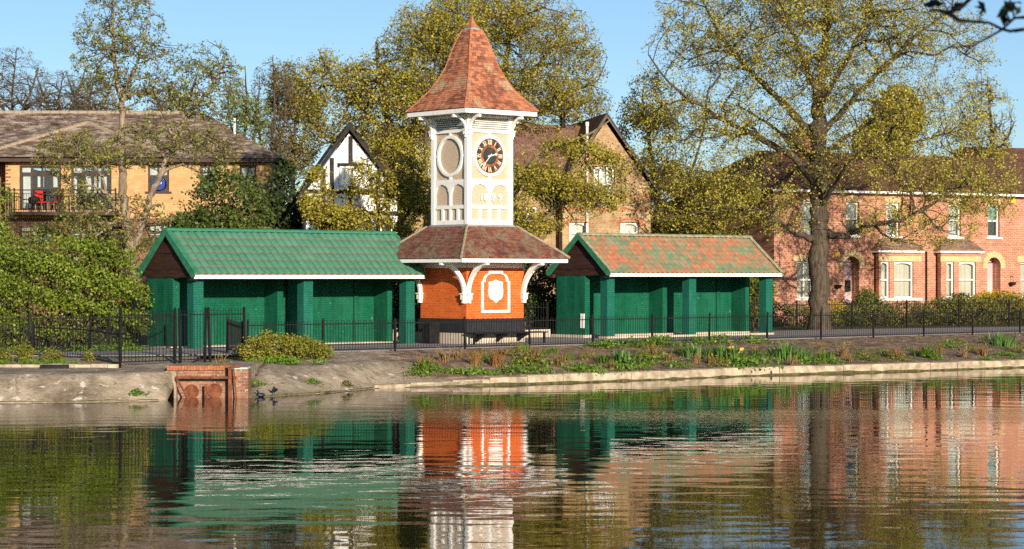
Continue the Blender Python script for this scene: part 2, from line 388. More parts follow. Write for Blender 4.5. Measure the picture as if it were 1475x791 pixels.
h = math_(nt, 'ADD', w1, math_(nt, 'MULTIPLY', math_(nt, 'MULTIPLY', w2, 0.50), lane))
bump(nt, b, h, 1.0, 0.0092)
MATS['lake_water'] = m

# ------------------------------------------------------------------ mesh helpers
def link(name, me, parent=None, loc=(0, 0, 0), rot=(0, 0, 0), scale=(1, 1, 1)):
    o = bpy.data.objects.new(name, me)
    COL.objects.link(o)
    o.location = loc; o.rotation_euler = rot; o.scale = scale
    if parent is not None: o.parent = parent
    return o
def thing(name, label, cat, loc=(0, 0, 0), rz=0.0, group=None):
    o = bpy.data.objects.new(name, None)
    COL.objects.link(o)
    o.empty_display_size = 0.3
    o.location = loc; o.rotation_euler = (0, 0, rz)
    o['label'] = label; o['category'] = cat
    if group: o['group'] = group
    return o
def tag(o, label, cat, group=None):
    o['label'] = label; o['category'] = cat
    if group: o['group'] = group
    return o
def struct(o): o['kind'] = 'structure'; return o
def stuff(o): o['kind'] = 'stuff'; return o
class MB:
    def __init__(s): s.v = []; s.f = []
    def quad(s, *p):
        n = len(s.v); s.v += [tuple(q) for q in p]; s.f.append(tuple(range(n, n + len(p)))); return s
    def box(s, x0, x1, y0, y1, z0, z1):
        n = len(s.v)
        s.v += [(x0, y0, z0), (x1, y0, z0), (x1, y1, z0), (x0, y1, z0), (x0, y0, z1), (x1, y0, z1), (x1, y1, z1), (x0, y1, z1)]
        for f in ((3, 2, 1, 0), (4, 5, 6, 7), (0, 1, 5, 4), (1, 2, 6, 5), (2, 3, 7, 6), (3, 0, 4, 7)):
            s.f.append(tuple(n + i for i in f))
        return s
    def prism(s, pts, a0, a1, axis='y'):
        """pts 2-D outline; extruded along axis from a0 to a1. axis y: pts=(x,z); x: pts=(y,z); z: pts=(x,y)"""
        n = len(s.v); k = len(pts)
        def P(p, a): return (p[0], a, p[1]) if axis == 'y' else ((a, p[0], p[1]) if axis == 'x' else (p[0], p[1], a))
        s.v += [P(p, a0) for p in pts] + [P(p, a1) for p in pts]
        s.f.append(tuple(range(n, n + k))); s.f.append(tuple(range(n + 2 * k - 1, n + k - 1, -1)))
        for i in range(k):
            j = (i + 1) % k
            s.f.append((n + j, n + i, n + k + i, n + k + j))
        return s
    def ring(s, cx, cz, ro, ri, y0, y1, segs=32, a0=0.0, a1=2 * pi):
        """flat ring in the xz plane from y0 to y1"""
        full = abs(a1 - a0 - 2 * pi) < 1e-6
        n = len(s.v); m = segs if full else segs + 1
        for i in range(m):
            a = a0 + (a1 - a0) * i / segs
            ca, sa = cos(a), sin(a)
            for (r, y) in ((ro, y0), (ro, y1), (ri, y1), (ri, y0)):
                s.v.append((cx + r * ca, y, cz + r * sa))
        for i in range(segs):
            a = n + 4 * i; b = n + 4 * ((i + 1) % m)
            for q in range(4):
                r = (q + 1) % 4
                s.f.append((a + q, a + r, b + r, b + q))
        if not full:
            s.f.append((n, n + 1, n + 2, n + 3)); e = n + 4 * segs
            s.f.append((e + 3, e + 2, e + 1, e))
        return s
    def tube(s, pts, rad, sides=6, cap=True):
        n = len(s.v); k = len(pts)
        if not hasattr(rad, '__len__'): rad = [rad] * k
        P = np.array(pts, float)
        T = np.gradient(P, axis=0)
        T /= np.linalg.norm(T, axis=1)[:, None] + 1e-9
        ref = np.array((0.0, 0.0, 1.0)) if abs(T[0, 2]) < 0.8 else np.array((1.0, 0.0, 0.0))
        A = np.cross(T, ref); A /= np.linalg.norm(A, axis=1)[:, None] + 1e-9
        B = np.cross(T, A)
        for i in range(k):
            for j in range(sides):
                a = 2 * pi * (j + 0.5) / sides
                s.v.append(tuple(P[i] + rad[i] * (cos(a) * A[i] + sin(a) * B[i])))
        for i in range(k - 1):
            for j in range(sides):
                j2 = (j + 1) % sides
                s.f.append((n + i * sides + j, n + i * sides + j2, n + (i + 1) * sides + j2, n + (i + 1) * sides + j))
        if cap:
            s.f.append(tuple(range(n + sides - 1, n - 1, -1)))
            s.f.append(tuple(range(n + (k - 1) * sides, n + k * sides)))
        return s
    def lathe(s, prof, segs=12, cx=0, cy=0):
        n = len(s.v); k = len(prof)
        for (r, z) in prof:
            for j in range(segs):
                a = 2 * pi * j / segs
                s.v.append((cx + r * cos(a), cy + r * sin(a), z))
        for i in range(k - 1):
            for j in range(segs):
                j2 = (j + 1) % segs
                s.f.append((n + i * segs + j, n + i * segs + j2, n + (i + 1) * segs + j2, n + (i + 1) * segs + j))
        s.f.append(tuple(range(n + segs - 1, n - 1, -1)))
        s.f.append(tuple(range(n + (k - 1) * segs, n + k * segs)))
        return s
    def mesh(s, name, mat, smooth=False):
        me = bpy.data.meshes.new(name)
        me.from_pydata(s.v, [], s.f)
        me.materials.append(MATS[mat])
        if smooth: me.polygons.foreach_set('use_smooth', [True] * len(me.polygons))
        me.update()
        return me
    def build(s, name, mat, parent=None, smooth=False, **kw):
        return link(name, s.mesh(name, mat, smooth), parent, **kw)
def np_mesh(name, V, Fc, k, mat, smooth=False):
    """mesh from numpy: V (n,3), Fc (m,k) faces all with k corners"""
    me = bpy.data.meshes.new(name)
    me.vertices.add(len(V)); me.vertices.foreach_set('co', np.ascontiguousarray(V, np.float32).ravel())
    me.loops.add(Fc.size); me.loops.foreach_set('vertex_index', np.ascontiguousarray(Fc, np.int32).ravel())
    me.polygons.add(len(Fc))
    me.polygons.foreach_set('loop_start', np.arange(0, Fc.size, k, dtype=np.int32))
    me.polygons.foreach_set('loop_total', np.full(len(Fc), k, np.int32))
    if smooth: me.polygons.foreach_set('use_smooth', np.ones(len(Fc), bool))
    me.materials.append(MATS[mat])
    me.update(calc_edges=True)
    return me
def text_mesh(name, body, size, mat, depth=0.01, bold=0.0):
    cu = bpy.data.curves.new(name, 'FONT')
    cu.body = body; cu.size = size; cu.extrude = depth; cu.offset = bold
    cu.align_x = 'CENTER'; cu.align_y = 'CENTER'
    cu.resolution_u = 4
    o = bpy.data.objects.new(name, cu)
    COL.objects.link(o)
    dg = bpy.context.evaluated_depsgraph_get()
    me = bpy.data.meshes.new_from_object(o.evaluated_get(dg))
    bpy.data.objects.remove(o); bpy.data.curves.remove(cu)
    me.name = name
    me.materials.clear(); me.materials.append(MATS[mat])
    return me
def wall_holes(mb, a0, a1, z0, z1, holes, t=0.25, y=0.0):
    """a wall in the xz plane (front face at y, thickness t going back) with rectangular openings (x0,x1,z0,z1)"""
    xs = sorted({a0, a1} | {h[0] for h in holes} | {h[1] for h in holes})
    zs = sorted({z0, z1} | {h[2] for h in holes} | {h[3] for h in holes})
    xs = [x for x in xs if a0 - 1e-6 <= x <= a1 + 1e-6]; zs = [z for z in zs if z0 - 1e-6 <= z <= z1 + 1e-6]
    def hole(x, z): return any(h[0] < x < h[1] and h[2] < z < h[3] for h in holes)
    for i in range(len(xs) - 1):
        for j in range(len(zs) - 1):
            xa, xb, za, zb = xs[i], xs[i + 1], zs[j], zs[j + 1]
            if hole((xa + xb) / 2, (za + zb) / 2): continue
            mb.quad((xa, y, za), (xb, y, za), (xb, y, zb), (xa, y, zb))
            mb.quad((xb, y + t, za), (xa, y + t, za), (xa, y + t, zb), (xb, y + t, zb))
    for (xa, xb, za, zb) in holes:
        mb.quad((xa, y, za), (xa, y, zb), (xa, y + t, zb), (xa, y + t, za))
        mb.quad((xb, y, zb), (xb, y, za), (xb, y + t, za), (xb, y + t, zb))
        mb.quad((xa, y, zb), (xb, y, zb), (xb, y + t, zb), (xa, y + t, zb))
        mb.quad((xb, y, za), (xa, y, za), (xa, y + t, za), (xb, y + t, za))
    for x, sgn in ((a0, 1), (a1, -1)):
        mb.quad((x, y, z0), (x, y, z1), (x, y + t, z1), (x, y + t, z0))
    mb.quad((a0, y, z1), (a1, y, z1), (a1, y + t, z1), (a0, y + t, z1))
    return mb
def tile_patch(mb, p0, p1, q0, q1, course, width, jit=0.004, rng=rnd, thick=0.014):
    """overlapping plain tiles on the slope whose eave is p0-p1 and whose upper edge is q0-q1"""
    p0, p1, q0, q1 = (np.array(p, float) for p in (p0, p1, q0, q1))
    L = max(np.linalg.norm(q0 - p0), np.linalg.norm(q1 - p1), np.linalg.norm((q0 + q1 - p0 - p1) / 2))
    n = max(1, int(round(L / course)))
    nrm = np.cross(p1 - p0, (q0 + q1) / 2 - (p0 + p1) / 2); nrm /= np.linalg.norm(nrm)
    if nrm[2] < 0: nrm = -nrm
    for r in range(n):
        t0, t1 = r / n, min((r + 1.12) / n, 1.0)
        a, b = p0 + (q0 - p0) * t0, p1 + (q1 - p1) * t0
        c, d = p0 + (q0 - p0) * t1, p1 + (q1 - p1) * t1
        w = np.linalg.norm(b - a)
        if w < 0.04: continue
        k = max(1, int(round(w / width)))
        off = 0.5 if r % 2 else 0.0
        edges = [0.0] + [(i + off) / k for i in range(k + 1) if 0.02 < (i + off) / k < 0.98] + [1.0]
        for i in range(len(edges) - 1):
            e0, e1 = edges[i], edges[i + 1]
            g = 0.03 / k
            e0 += g; e1 -= g
            h = nrm * (thick + rng.uniform(0, jit) * 1.5)
            lo = nrm * 0.002
            dn = (a - c) / (np.linalg.norm(a - c) + 1e-9) * rng.uniform(0, jit * 2)
            A, B = a + (b - a) * e0, a + (b - a) * e1
            C, D = c + (d - c) * e0, c + (d - c) * e1
            m0 = len(mb.v)
            mb.v += [tuple(x) for x in (A + h + dn, B + h + dn, D + lo, C + lo, A + dn - nrm * 0.004, B + dn - nrm * 0.004)]
            mb.f += [(m0, m0 + 1, m0 + 2, m0 + 3), (m0 + 4, m0 + 5, m0 + 1, m0), (m0 + 4, m0, m0 + 3), (m0 + 1, m0 + 5, m0 + 2)]
    return mb
# ------------------------------------------------------------------ ground, bank, water
def interp(x, xs, ys): return float(np.interp(x, xs, ys))
_W = [on_plane(x, y, 0.0) for x, y in ((0, 580.5), (120, 579.5), (235, 577), (252, 576), (350, 573), (392, 571), (466, 566.6), (545, 559), (640, 556.8), (740, 554.6), (925, 548), (1100, 541), (1288, 535.7), (1475, 529.3))]
_W = [(-62.0, 51.0)] + _W + [(62.0, 108.0)]
WX, WY = [p[0] for p in _W], [p[1] for p in _W]
def yw(X): return interp(X, WX, WY)                      # waterline
FXs, FYs = [-62, -14, -10.4, -7.6, 62], [61, 62.2, 60.8, 63.2, 63.2 + 69.6 * 0.9]
def yf(X): return interp(X, FXs, FYs)                    # where the bank meets the park ground
X_CL, X_CR, X_K = -8.72, -6.90, -3.75                    # culvert left and right, start of the kerb
def wob(x, y): return (sin(x * 3.1 + y * 1.7) + sin(x * 1.3 - y * 2.9) + 0.6 * sin(x * 7.7 + y * 5.1)) / 2.6
def bank_z(X, Y):
    d, w = Y - yw(X), yf(X) - yw(X)
    t = d / w
    if X < X_CL: return interp(d, [-0.4, 0, 1.05, 1.2, 3.2, w], [-0.5, 0.0, 0.62, 0.665, 0.71, 0.90])
    conc = interp(t, [-0.1, 0, 0.05, 0.42, 0.6, 1], [-0.5, 0.0, 0.07, 0.66, 0.72, 0.90])
    if X < X_K: return conc
    bed = interp(t, [0, 0.06, 0.5, 0.85, 1], [0.16, 0.23, 0.56, 0.78, 0.90]) + 0.035 * wob(X * 1.3, Y * 1.3) * min(1, 8 * t) * min(1, 6 * (1 - t) + 0.0)
    k = min(1.0, (X - X_K) / 3.0)
    return conc + (bed - conc) * k
def gz(X, Y):
    if Y >= yf(X) or Y < yw(X): return 0.90
    return bank_z(X, Y)
def bank_mesh(name, xs, d0, ts, mat, ragged=False):
    V, F = [], []
    n = len(ts) + 1
    for X in xs:
        a, b = yw(X), yf(X)
        V.append((X, a + d0, -0.5))
        for t in ts:
            Xq = X
            if ragged:                                    # soil spills unevenly over the end of the concrete
                pull = max(0.0, 1 - (X - xs[0]) / 2.2)
                Xq = X + pull * (1.6 * (0.45 - t) + 0.45 * sin(t * 23) + 0.25 * sin(t * 61 + 1))
                Xq = max(Xq, X_CR + 0.4)
            a2, b2 = yw(Xq), yf(Xq)
            V.append((Xq, a2 + (b2 - a2) * t, bank_z(Xq, a2 + (b2 - a2) * t) + (0.014 if ragged and Xq < X_K + 3.1 else 0.0)))
    for i in range(len(xs) - 1):
        for j in range(n - 1):
            F.append((i * n + j, (i + 1) * n + j, (i + 1) * n + j + 1, i * n + j + 1))
    for i in (0, len(xs) - 1):                            # skirts at both ends
        for j in range(n - 1):
            p, q = V[i * n + j], V[i * n + j + 1]
            k = len(V)
            V += [(p[0], p[1], -0.5), (q[0], q[1], -0.5)]
            F.append((i * n + j, i * n + j + 1, k + 1, k))
    me = bpy.data.meshes.new(name); me.from_pydata(V, [], F)
    me.materials.append(MATS[mat])
    me.polygons.foreach_set('use_smooth', [True] * len(F))
    return struct(link(name, me))
ex = lambda a, b, st: list(np.arange(a, b, st)) + [b]
bank_mesh('concrete_embankment', [-62, -45, -30, -22] + ex(-18, X_CL, 0.4), -0.25, [0, 0.02, 0.05, 0.1, 0.14, 0.17, 0.19, 0.22, 0.3, 0.4, 0.5, 0.6, 0.7, 0.85, 1.0], 'concrete')
bank_mesh('concrete_slope', ex(X_CR, X_K + 2.9, 0.3), -0.15, [0, 0.03, 0.06, 0.12, 0.2, 0.3, 0.42, 0.5, 0.6, 0.8, 1.0], 'concrete')
bank_mesh('flower_bed', ex(X_K + 0.7, 26, 0.22) + [30, 36, 45, 62], 0.05, [0.07] + list(np.linspace(0.1, 1, 26)), 'soil', True)
def wet_line(name, xs, parent):
    mb = MB()
    for a, b in zip(xs[:-1], xs[1:]):
        for q, (h0, d0) in enumerate(((0.0, -0.03),)):
            ha, hb = 0.035 + 0.02 * wob(a * 2, 1.0), 0.035 + 0.02 * wob(b * 2, 1.0)
            mb.quad((a, yw(a) - 0.04, -0.1), (b, yw(b) - 0.04, -0.1), (b, yw(b) + hb * 1.4, hb + 0.008), (a, yw(a) + ha * 1.4, ha + 0.008))
    return mb.build(name, 'moss', parent)
wet_line('waterline_moss', ex(-20, X_CL - 0.2, 0.25), bpy.data.objects['concrete_embankment'])
wet_line('waterline_moss', ex(X_CR + 0.1, X_K - 0.1, 0.25), bpy.data.objects['concrete_slope'])
gx = [-1500, -300, -62, -40, -25, -14, -12, -10.4, -9, -7.6, -4, 0, 5, 10, 20, 30, 45, 62, 300, 1500]
V, F = [], []
for X in gx:
    Xc = max(-62, min(62, X))
    for Y in (yf(Xc), 140.0, 3500.0): V.append((X, Y, 0.90))
for i in range(len(gx) - 1):
    for j in range(2): F.append((i * 3 + j, i * 3 + 3 + j, i * 3 + 4 + j, i * 3 + 1 + j))
me = bpy.data.meshes.new('ground'); me.from_pydata(V, [], F); me.materials.append(MATS['grass_ground'])
struct(link('ground', me))
# paved path and forecourt round the tower
us = [-45, -30, -20, -16.4, -14, -12, -10.7, -10, -9.9, -5, 0, 5, 10, 17, 20, 24, 29, 34.6, 45, 60]
V, F = [], []
for u in us:
    v0 = interp(u, [-45, -16.4, -14, -10.7, -2.5, 27, 60], [-0.6, 0.4, -1.8, -3.05, -2.72, -1.8, -0.6])
    v1 = interp(u, [-45, -16, -10, -9.9, 17, 24, 34.6, 60], [1.9, 1.9, 2.0, 5.2, 5.5, 6.4, 4.4, 4.6])
    for k, v in ((0, v0), (1, v1)):
        p = uv(u, v); V += [(p[0], p[1], 0.92), (p[0], p[1], 0.86)]
for i in range(len(us) - 1):
    a, b = i * 4, i * 4 + 4
    F += [(a, b, b + 2, a + 2), (a + 1, b + 1, b, a), (a + 2, b + 2, b + 3, a + 3)]
me = bpy.data.meshes.new('path'); me.from_pydata(V, [], F); me.materials.append(MATS['asphalt'])
struct(link('path', me))
mb = MB().quad((-160, 0.5, 0), (160, 0.5, 0), (160, 130, 0), (-160, 130, 0))
struct(mb.build('water', 'lake_water'))
mb = MB().quad((-160, -80, 1.5), (160, -80, 1.5), (160, 2.2, 1.5), (-160, 2.2, 1.5)).quad((-160, 2.2, 1.5), (160, 2.2, 1.5), (160, 3.2, -0.3), (-160, 3.2, -0.3))
struct(mb.build('near_bank', 'grass_ground'))

# kerb of long stones along the water's edge
kb = thing('lake_kerb', 'pale stone kerb of long blocks along the lake edge below the planted bed', 'kerb', (X_K, yw(X_K), 0))
pts = [(x, yw(x)) for x in np.arange(X_K - 0.1, 45, 0.05)]
seg = [0.0]
for i in range(1, len(pts)): seg.append(seg[-1] + hypot(pts[i][0] - pts[i - 1][0], pts[i][1] - pts[i - 1][1]))
def along(s): return (interp(s, seg, [p[0] for p in pts]), interp(s, seg, [p[1] for p in pts]))
s0 = 0.0
while s0 < seg[-1] - 1.3:
    ln = rnd.uniform(1.15, 1.4)
    a, b = along(s0), along(s0 + ln)
    ang = atan2(b[1] - a[1], b[0] - a[0]); L = hypot(b[0] - a[0], b[1] - a[1])
    g = rnd.uniform(0.004, 0.012); h = rnd.uniform(-0.012, 0.012) - 0.04 - 0.17 * max(0.0, 1 - s0 / 4.5); o = rnd.uniform(-0.015, 0.015)
    mb = MB().prism([(0.0 + o, -0.05), (0.02 + o, 0.255 + h), (0.05 + o, 0.30 + h), (0.40, 0.315 + h), (0.40, -0.05)], g, L - g, 'x')
    mb.build('stone', 'kerbstone', kb, loc=(a[0] - X_K, a[1] - yw(X_K), 0), rot=(0, 0, ang))
    s0 += ln
mb = MB()
for i in range(0, len(pts) - 8, 8):
    a, b = pts[i], pts[i + 8]
    dx, dy = b[0] - a[0], b[1] - a[1]; L = hypot(dx, dy); nx, ny = dy / L * 0.035, -dx / L * 0.035
    h0, h1 = [(0.055 + 0.04 * wob(q[0] * 2, q[1])) * min(1.0, 0.25 + (q[0] - X_K) / 4.5) for q in (a, b)]
    mb.quad((a[0] + nx, a[1] + ny, -0.2), (b[0] + nx, b[1] + ny, -0.2), (b[0] + nx * 0.8, b[1] + ny * 0.8, h1), (a[0] + nx * 0.8, a[1] + ny * 0.8, h0))
    mb.quad((a[0] + nx * 0.8, a[1] + ny * 0.8, h0), (b[0] + nx * 0.8, b[1] + ny * 0.8, h1), (b[0] - nx * 2, b[1] - ny * 2, h1), (a[0] - nx * 2, a[1] - ny * 2, h0))
mb.v = [(x - X_K, y - yw(X_K), z) for (x, y, z) in mb.v]
mb.build('moss_skirt', 'moss', kb)

# ------------------------------------------------------------------ clock tower
cxy = uv(1.225, 1.225)
TW = thing('clock_tower', 'clock tower with orange brick base, white panelled shaft and tall curved red tiled roof', 'clock tower', (cxy[0], cxy[1], GZ), TH)
W = 1.225
MB().box(-W - 0.03, W + 0.03, -W - 0.03, W + 0.03, 0.0, 0.36).build('footing', 'slab_stone', TW)
MB().box(-W - 0.035, W + 0.035, -W - 0.035, W + 0.035, 0.36, 0.80).box(-W - 0.015, W + 0.015, -W - 0.015, W + 0.015, 0.80, 0.83).build('plinth', 'plinth_black', TW)
MB().box(-W, W, -W, W, 0.83, 2.62).build('brick_base', 'orange_brick', TW)
# white plaque and its moulded frame on the face with the clock
fx = -0.0
def fr(x): return x - W
pl = []
x0, x1, zb, zs, zt = fr(0.615), fr(1.83), 1.02, 2.06, 2.40
def outline(i):
    """frame outline inset by i, with a stepped arched head"""
    a, b = x0 + i, x1 - i; c = (a + b) / 2
    pts = [(a, zb + i), (b, zb + i), (b, zs - i * 0.3)]
    pts += [(b - 0.07, zs - i * 0.3)]
    for k in range(0, 7):
        t = k / 6 * pi / 2
        pts.append((c + 0.30 - i * 0.5 + (b - 0.07 - c - 0.30 + i * 0.5) * cos(t), zs - i * 0.3 + (zt - 0.09 - zs) * sin(t)))
    pts += [(c + 0.30 - i * 0.5, zt - i), (c - 0.30 + i * 0.5, zt - i)]
    m = [(2 * c - p[0], p[1]) for p in pts[2:-2]][::-1]
    return pts + m
oo, ii = outline(0.0), outline(0.085)
mb = MB(); n = len(oo)
for i in range(n):
    j = (i + 1) % n
    A, B, C, D = oo[i], oo[j], ii[j], ii[i]
    y0, y1 = -W - 0.045, -W + 0.01
    mb.quad((A[0], y0, A[1]), (B[0], y0, B[1]), (C[0], y0, C[1]), (D[0], y0, D[1]))
    mb.quad((A[0], y1, A[1]), (B[0], y1, B[1]), (B[0], y0, B[1]), (A[0], y0, A[1]))
    mb.quad((D[0], y0, D[1]), (C[0], y0, C[1]), (C[0], y1, C[1]), (D[0], y1, D[1]))
mb.build('plaque_frame', 'white_paint', TW)
c = (x0 + x1) / 2; sh = []
for (dx, z) in ((0, 2.11), (0.10, 2.07), (0.24, 2.05), (0.30, 2.03), (0.285, 1.90), (0.31, 1.75), (0.30, 1.60), (0.24, 1.48), (0.10, 1.42), (0.0, 1.34)):
    sh.append((c + dx, z))
sh = sh + [(2 * c - p[0], p[1]) for p in sh[1:-1]][::-1]
MB().prism(sh[::-1], -W - 0.04, -W + 0.01).build('shield_plaque', 'white_paint', TW)
# brackets
def arm_mesh(name, o0, z0, ro, rz, pmax, wid, thk, foot, head):
    mb = MB(); k = 12; outer, inner = [], []
    for i in range(k + 1):
        p = pmax * i / k
        outer.append((o0 + ro * (1 - cos(p)), z0 + rz * sin(p)))
    for i in range(k + 1):
        a = outer[max(0, i - 1)]; b = outer[min(k, i + 1)]
        dx, dz = b[0] - a[0], b[1] - a[1]; L = hypot(dx, dz)
        t = thk * (1 + 0.35 * (i / k) ** 3)
        inner.append((outer[i][0] - dz / L * t, outer[i][1] + dx / L * t))
    pts = outer + inner[::-1]
    for i in range(k):
        A, B, C, D = outer[i], outer[i + 1], inner[i + 1], inner[i]
        h = wid / 2
        for s in (-h, h): mb.quad((s, -A[0], A[1]), (s, -B[0], B[1]), (s, -C[0], C[1]), (s, -D[0], D[1]))
        mb.quad((-h, -A[0], A[1]), (h, -A[0], A[1]), (h, -B[0], B[1]), (-h, -B[0], B[1]))
        mb.quad((-h, -D[0], D[1]), (h, -D[0], D[1]), (h, -C[0], C[1]), (-h, -C[0], C[1]))
    h = wid / 2
    fz = foot
    mb.box(-h - 0.03, h + 0.03, -o0 - 0.05, 0.01, z0 - fz * 0.55, z0 + 0.03)
    mb.box(-h - 0.05, h + 0.05, -o0 - 0.08, 0.01, z0 + 0.03, z0 + 0.07)
    mb.box(-h, h, -o0 - 0.02, 0.01, z0 - fz, z0 - fz * 0.55)
    e = outer[-1]
    mb.box(-h - 0.01, h + 0.01, -e[0] - 0.06, -e[0] + head, e[1] - 0.02, e[1] + 0.07)
    return mb.mesh(name, 'white_paint')
big = arm_mesh('bracket', 0.10, 1.60, 1.12, 1.03, R(78), 0.10, 0.13, 0.26, 0.30)
for k in range(4):
    for sx in (-1, 1):
        a = k * pi / 2; lx, ly = sx * (W - 0.05), -W
        link('bracket', big, TW, loc=(lx * cos(a) - ly * sin(a), lx * sin(a) + ly * cos(a), 0), rot=(0, 0, a))
def face_obj(name, me, k, **kw): return link(name, me, TW, rot=(0, 0, k * pi / 2), **kw)
E1, E2 = 2.28, 1.55
# eaves: soffit, wall plate, fascia
MB().box(-E1 + 0.03, E1 - 0.03, -E1 + 0.03, E1 - 0.03, 2.705, 2.735).build('soffit', 'white_paint', TW)
pm = MB().box(-W - 0.03, W + 0.03, -W - 0.03, -W + 0.05, 2.50, 2.70).mesh('wall_plate', 'white_paint')
fm = MB().prism([(-E1, 2.67), (E1, 2.67), (E1, 2.80), (-E1, 2.80)], -E1 - 0.0, -E1 + 0.028).mesh('fascia', 'white_paint')
for k in range(4): face_obj('wall_plate', pm, k); face_obj('fascia', fm, k)
P1 = [(2.32, 2.815), (2.17, 2.965), (1.884, 3.20), (1.577, 3.45), (1.31, 3.67), (1.08, 3.87)]
P2 = [(1.58, 7.715), (1.34, 7.99), (1.01, 8.42), (0.78, 8.84), (0.615, 9.24), (0.48, 9.74), (0.355, 10.14), (0.23, 10.46)]
def pyramid(prof, name, mat, hip, hipmat, course, width, hipr):
    core = MB()
    for k in range(len(prof) - 1):
        (h0, z0), (h1, z1) = prof[k], prof[k + 1]
        q = lambda h, z: [(-h, -h, z - 0.015), (h, -h, z - 0.015), (h, h, z - 0.015), (-h, h, z - 0.015)]
        a, b = q(h0 - 0.01, z0), q(h1 - 0.01, z1)
        for i in range(4): core.quad(a[i], a[(i + 1) % 4], b[(i + 1) % 4], b[i])
    core.quad(*q(prof[0][0] - 0.01, prof[0][1])[::-1])
    roof = core.build(name, 'beam_black', TW)
    mb = MB()
    for k in range(len(prof) - 1):
        (h0, z0), (h1, z1) = prof[k], prof[k + 1]
        for i in range(4):
            ca, sa = round(cos(i * pi / 2)), round(sin(i * pi / 2))
            rt = lambda p: (p[0] * ca - p[1] * sa, p[0] * sa + p[1] * ca, p[2])
            tile_patch(mb, rt((-h0, -h0, z0)), rt((h0, -h0, z0)), rt((-h1, -h1, z1)), rt((h1, -h1, z1)), course, width, 0.006)
    stuff(mb.build('roof_tiles', mat, roof))
    mb = MB()
    for i in range(4):
        a = pi / 4 + i * pi / 2; s2 = sqrt(2)
        for k in range(len(prof) - 1):
            (h0, z0), (h1, z1) = prof[k], prof[k + 1]
            L = hypot((h0 - h1) * s2, z1 - z0); m = max(1, int(L / 0.16))
            for j in range(m):
                t0, t1 = j / m, (j + 1.1) / m
                A = ((h0 + (h1 - h0) * t0) * s2, z0 + (z1 - z0) * t0 + 0.012); B = ((h0 + (h1 - h0) * t1) * s2, z0 + (z1 - z0) * t1 + 0.004)
                mb.tube([(A[0] * cos(a), A[0] * sin(a), A[1]), (B[0] * cos(a), B[0] * sin(a), B[1])], [hipr, hipr * 0.8], 6)
    stuff(mb.build(hip, hipmat, roof))
    return roof
pyramid(P1, 'lower_roof', 'aged_tiles', 'hip_tiles', 'hip_grey', 0.10, 0.17, 0.05)
W2 = 0.95
MB().box(-W2 - 0.13, W2 + 0.13, -W2 - 0.13, W2 + 0.13, 3.80, 3.89).box(-W2 - 0.06, W2 + 0.06, -W2 - 0.06, W2 + 0.06, 3.89, 3.935).build('lead_ledge', 'lead', TW)
MB().box(-W2 + 0.06, W2 - 0.06, -W2 + 0.06, W2 - 0.06, 3.92, 7.02).build('pebbledash_core', 'pebbledash', TW)
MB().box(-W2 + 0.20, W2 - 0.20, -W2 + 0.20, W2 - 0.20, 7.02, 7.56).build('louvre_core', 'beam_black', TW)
pst = MB().box(-0.085, 0.085, -0.085, 0.085, 3.93, 7.56)
pst = pst.mesh('corner_post', 'white_paint')
for sx in (-1, 1):
    for sy in (-1, 1): link('corner_post', pst, TW, loc=(sx * (W2 - 0.06), sy * (W2 - 0.06), 0))
IN = W2 - 0.145                       # inner half width between the posts
yo, yi = -W2 - 0.0, -W2 + 0.075
def rail(z0, z1, mat='white_paint'): return MB().box(-IN, IN, yo, yi, z0, z1)
rails = [('base_rail', 3.93, 4.08), ('low_rail', 4.455, 4.575), ('middle_rail', 5.31, 5.42), ('top_rail', 6.975, 7.06), ('head_rail', 7.46, 7.56)]
def half_arch():
    """spandrel piece with a stepped round arch cut out of it; opening spans 0..w, springing at z=5.08"""
    mb = MB(); w = IN - 0.055; c = w / 2
    zt, z_s, r = 5.31, 5.06, w / 2 - 0.05
    arc = [(c + (r) * cos(pi - pi * i / 14), z_s + 0.20 * sin(pi * i / 14)) for i in range(15)]
    low = [(0.012, 4.96), (0.012, 5.02), (0.05, 5.02)]
    pts = [(0.0, 4.94), (0.012, 4.94), (0.012, 5.03), (0.05, 5.03)] + arc + [(w - 0.05, 5.03), (w - 0.012, 5.03), (w - 0.012, 4.94), (w, 4.94), (w, zt), (0, zt)]
    # small raised key at the crown
    up = []
    for p in pts:
        up.append((p[0], p[1] + 0.025) if abs(p[0] - c) < 0.06 and p[1] < zt - 0.01 and p[1] > 5.1 else p)
    k = len(up)
    # fan the strip between the arch and the straight top
    top = lambda x: (x, zt)
    seq = up[:-2]
    for i in range(k - 3):
        a, b = seq[i], seq[i + 1]
        mb.quad((a[0], yo + 0.004, a[1]), (b[0], yo + 0.004, b[1]), (b[0], yo + 0.004, zt), (a[0], yo + 0.004, zt))
        mb.quad((a[0], yo + 0.004, a[1]), (a[0], yi, a[1]), (b[0], yi, b[1]), (b[0], yo + 0.004, b[1]))
    return mb
span = half_arch()
louv = MB().prism([(yo + 0.01, 0.0), (yo + 0.03, 0.0), (yo + 0.16, 0.072), (yo + 0.14, 0.078)], -IN, IN, 'x')
louv = louv.mesh('louvre_slat', 'white_paint')
ringm = MB().ring(0, 6.21, 0.685, 0.585, yo - 0.012, yi, 48).mesh('ring_frame', 'white_paint')
rl = [(nm, rail(a, b).mesh(nm, 'white_paint')) for nm, a, b in rails]
mull = MB().box(-0.05, 0.05, yo + 0.002, yi, 4.575, 5.31).mesh('mullion', 'white_paint')
sm = MB().box(-0.055, 0.055, yo + 0.002, yi, 4.08, 4.455).mesh('small_mullion', 'white_paint')
spm = span.mesh('arch_spandrel', 'white_paint')
stv = MB().box(-0.05, 0.05, yo + 0.003, yi, -0.06, 0.06).mesh('ring_tie', 'white_paint')
sarm = arm_mesh('eave_bracket', 0.05, 7.0, 0.62, 0.47, R(76), 0.075, 0.07, 0.20, 0.16)
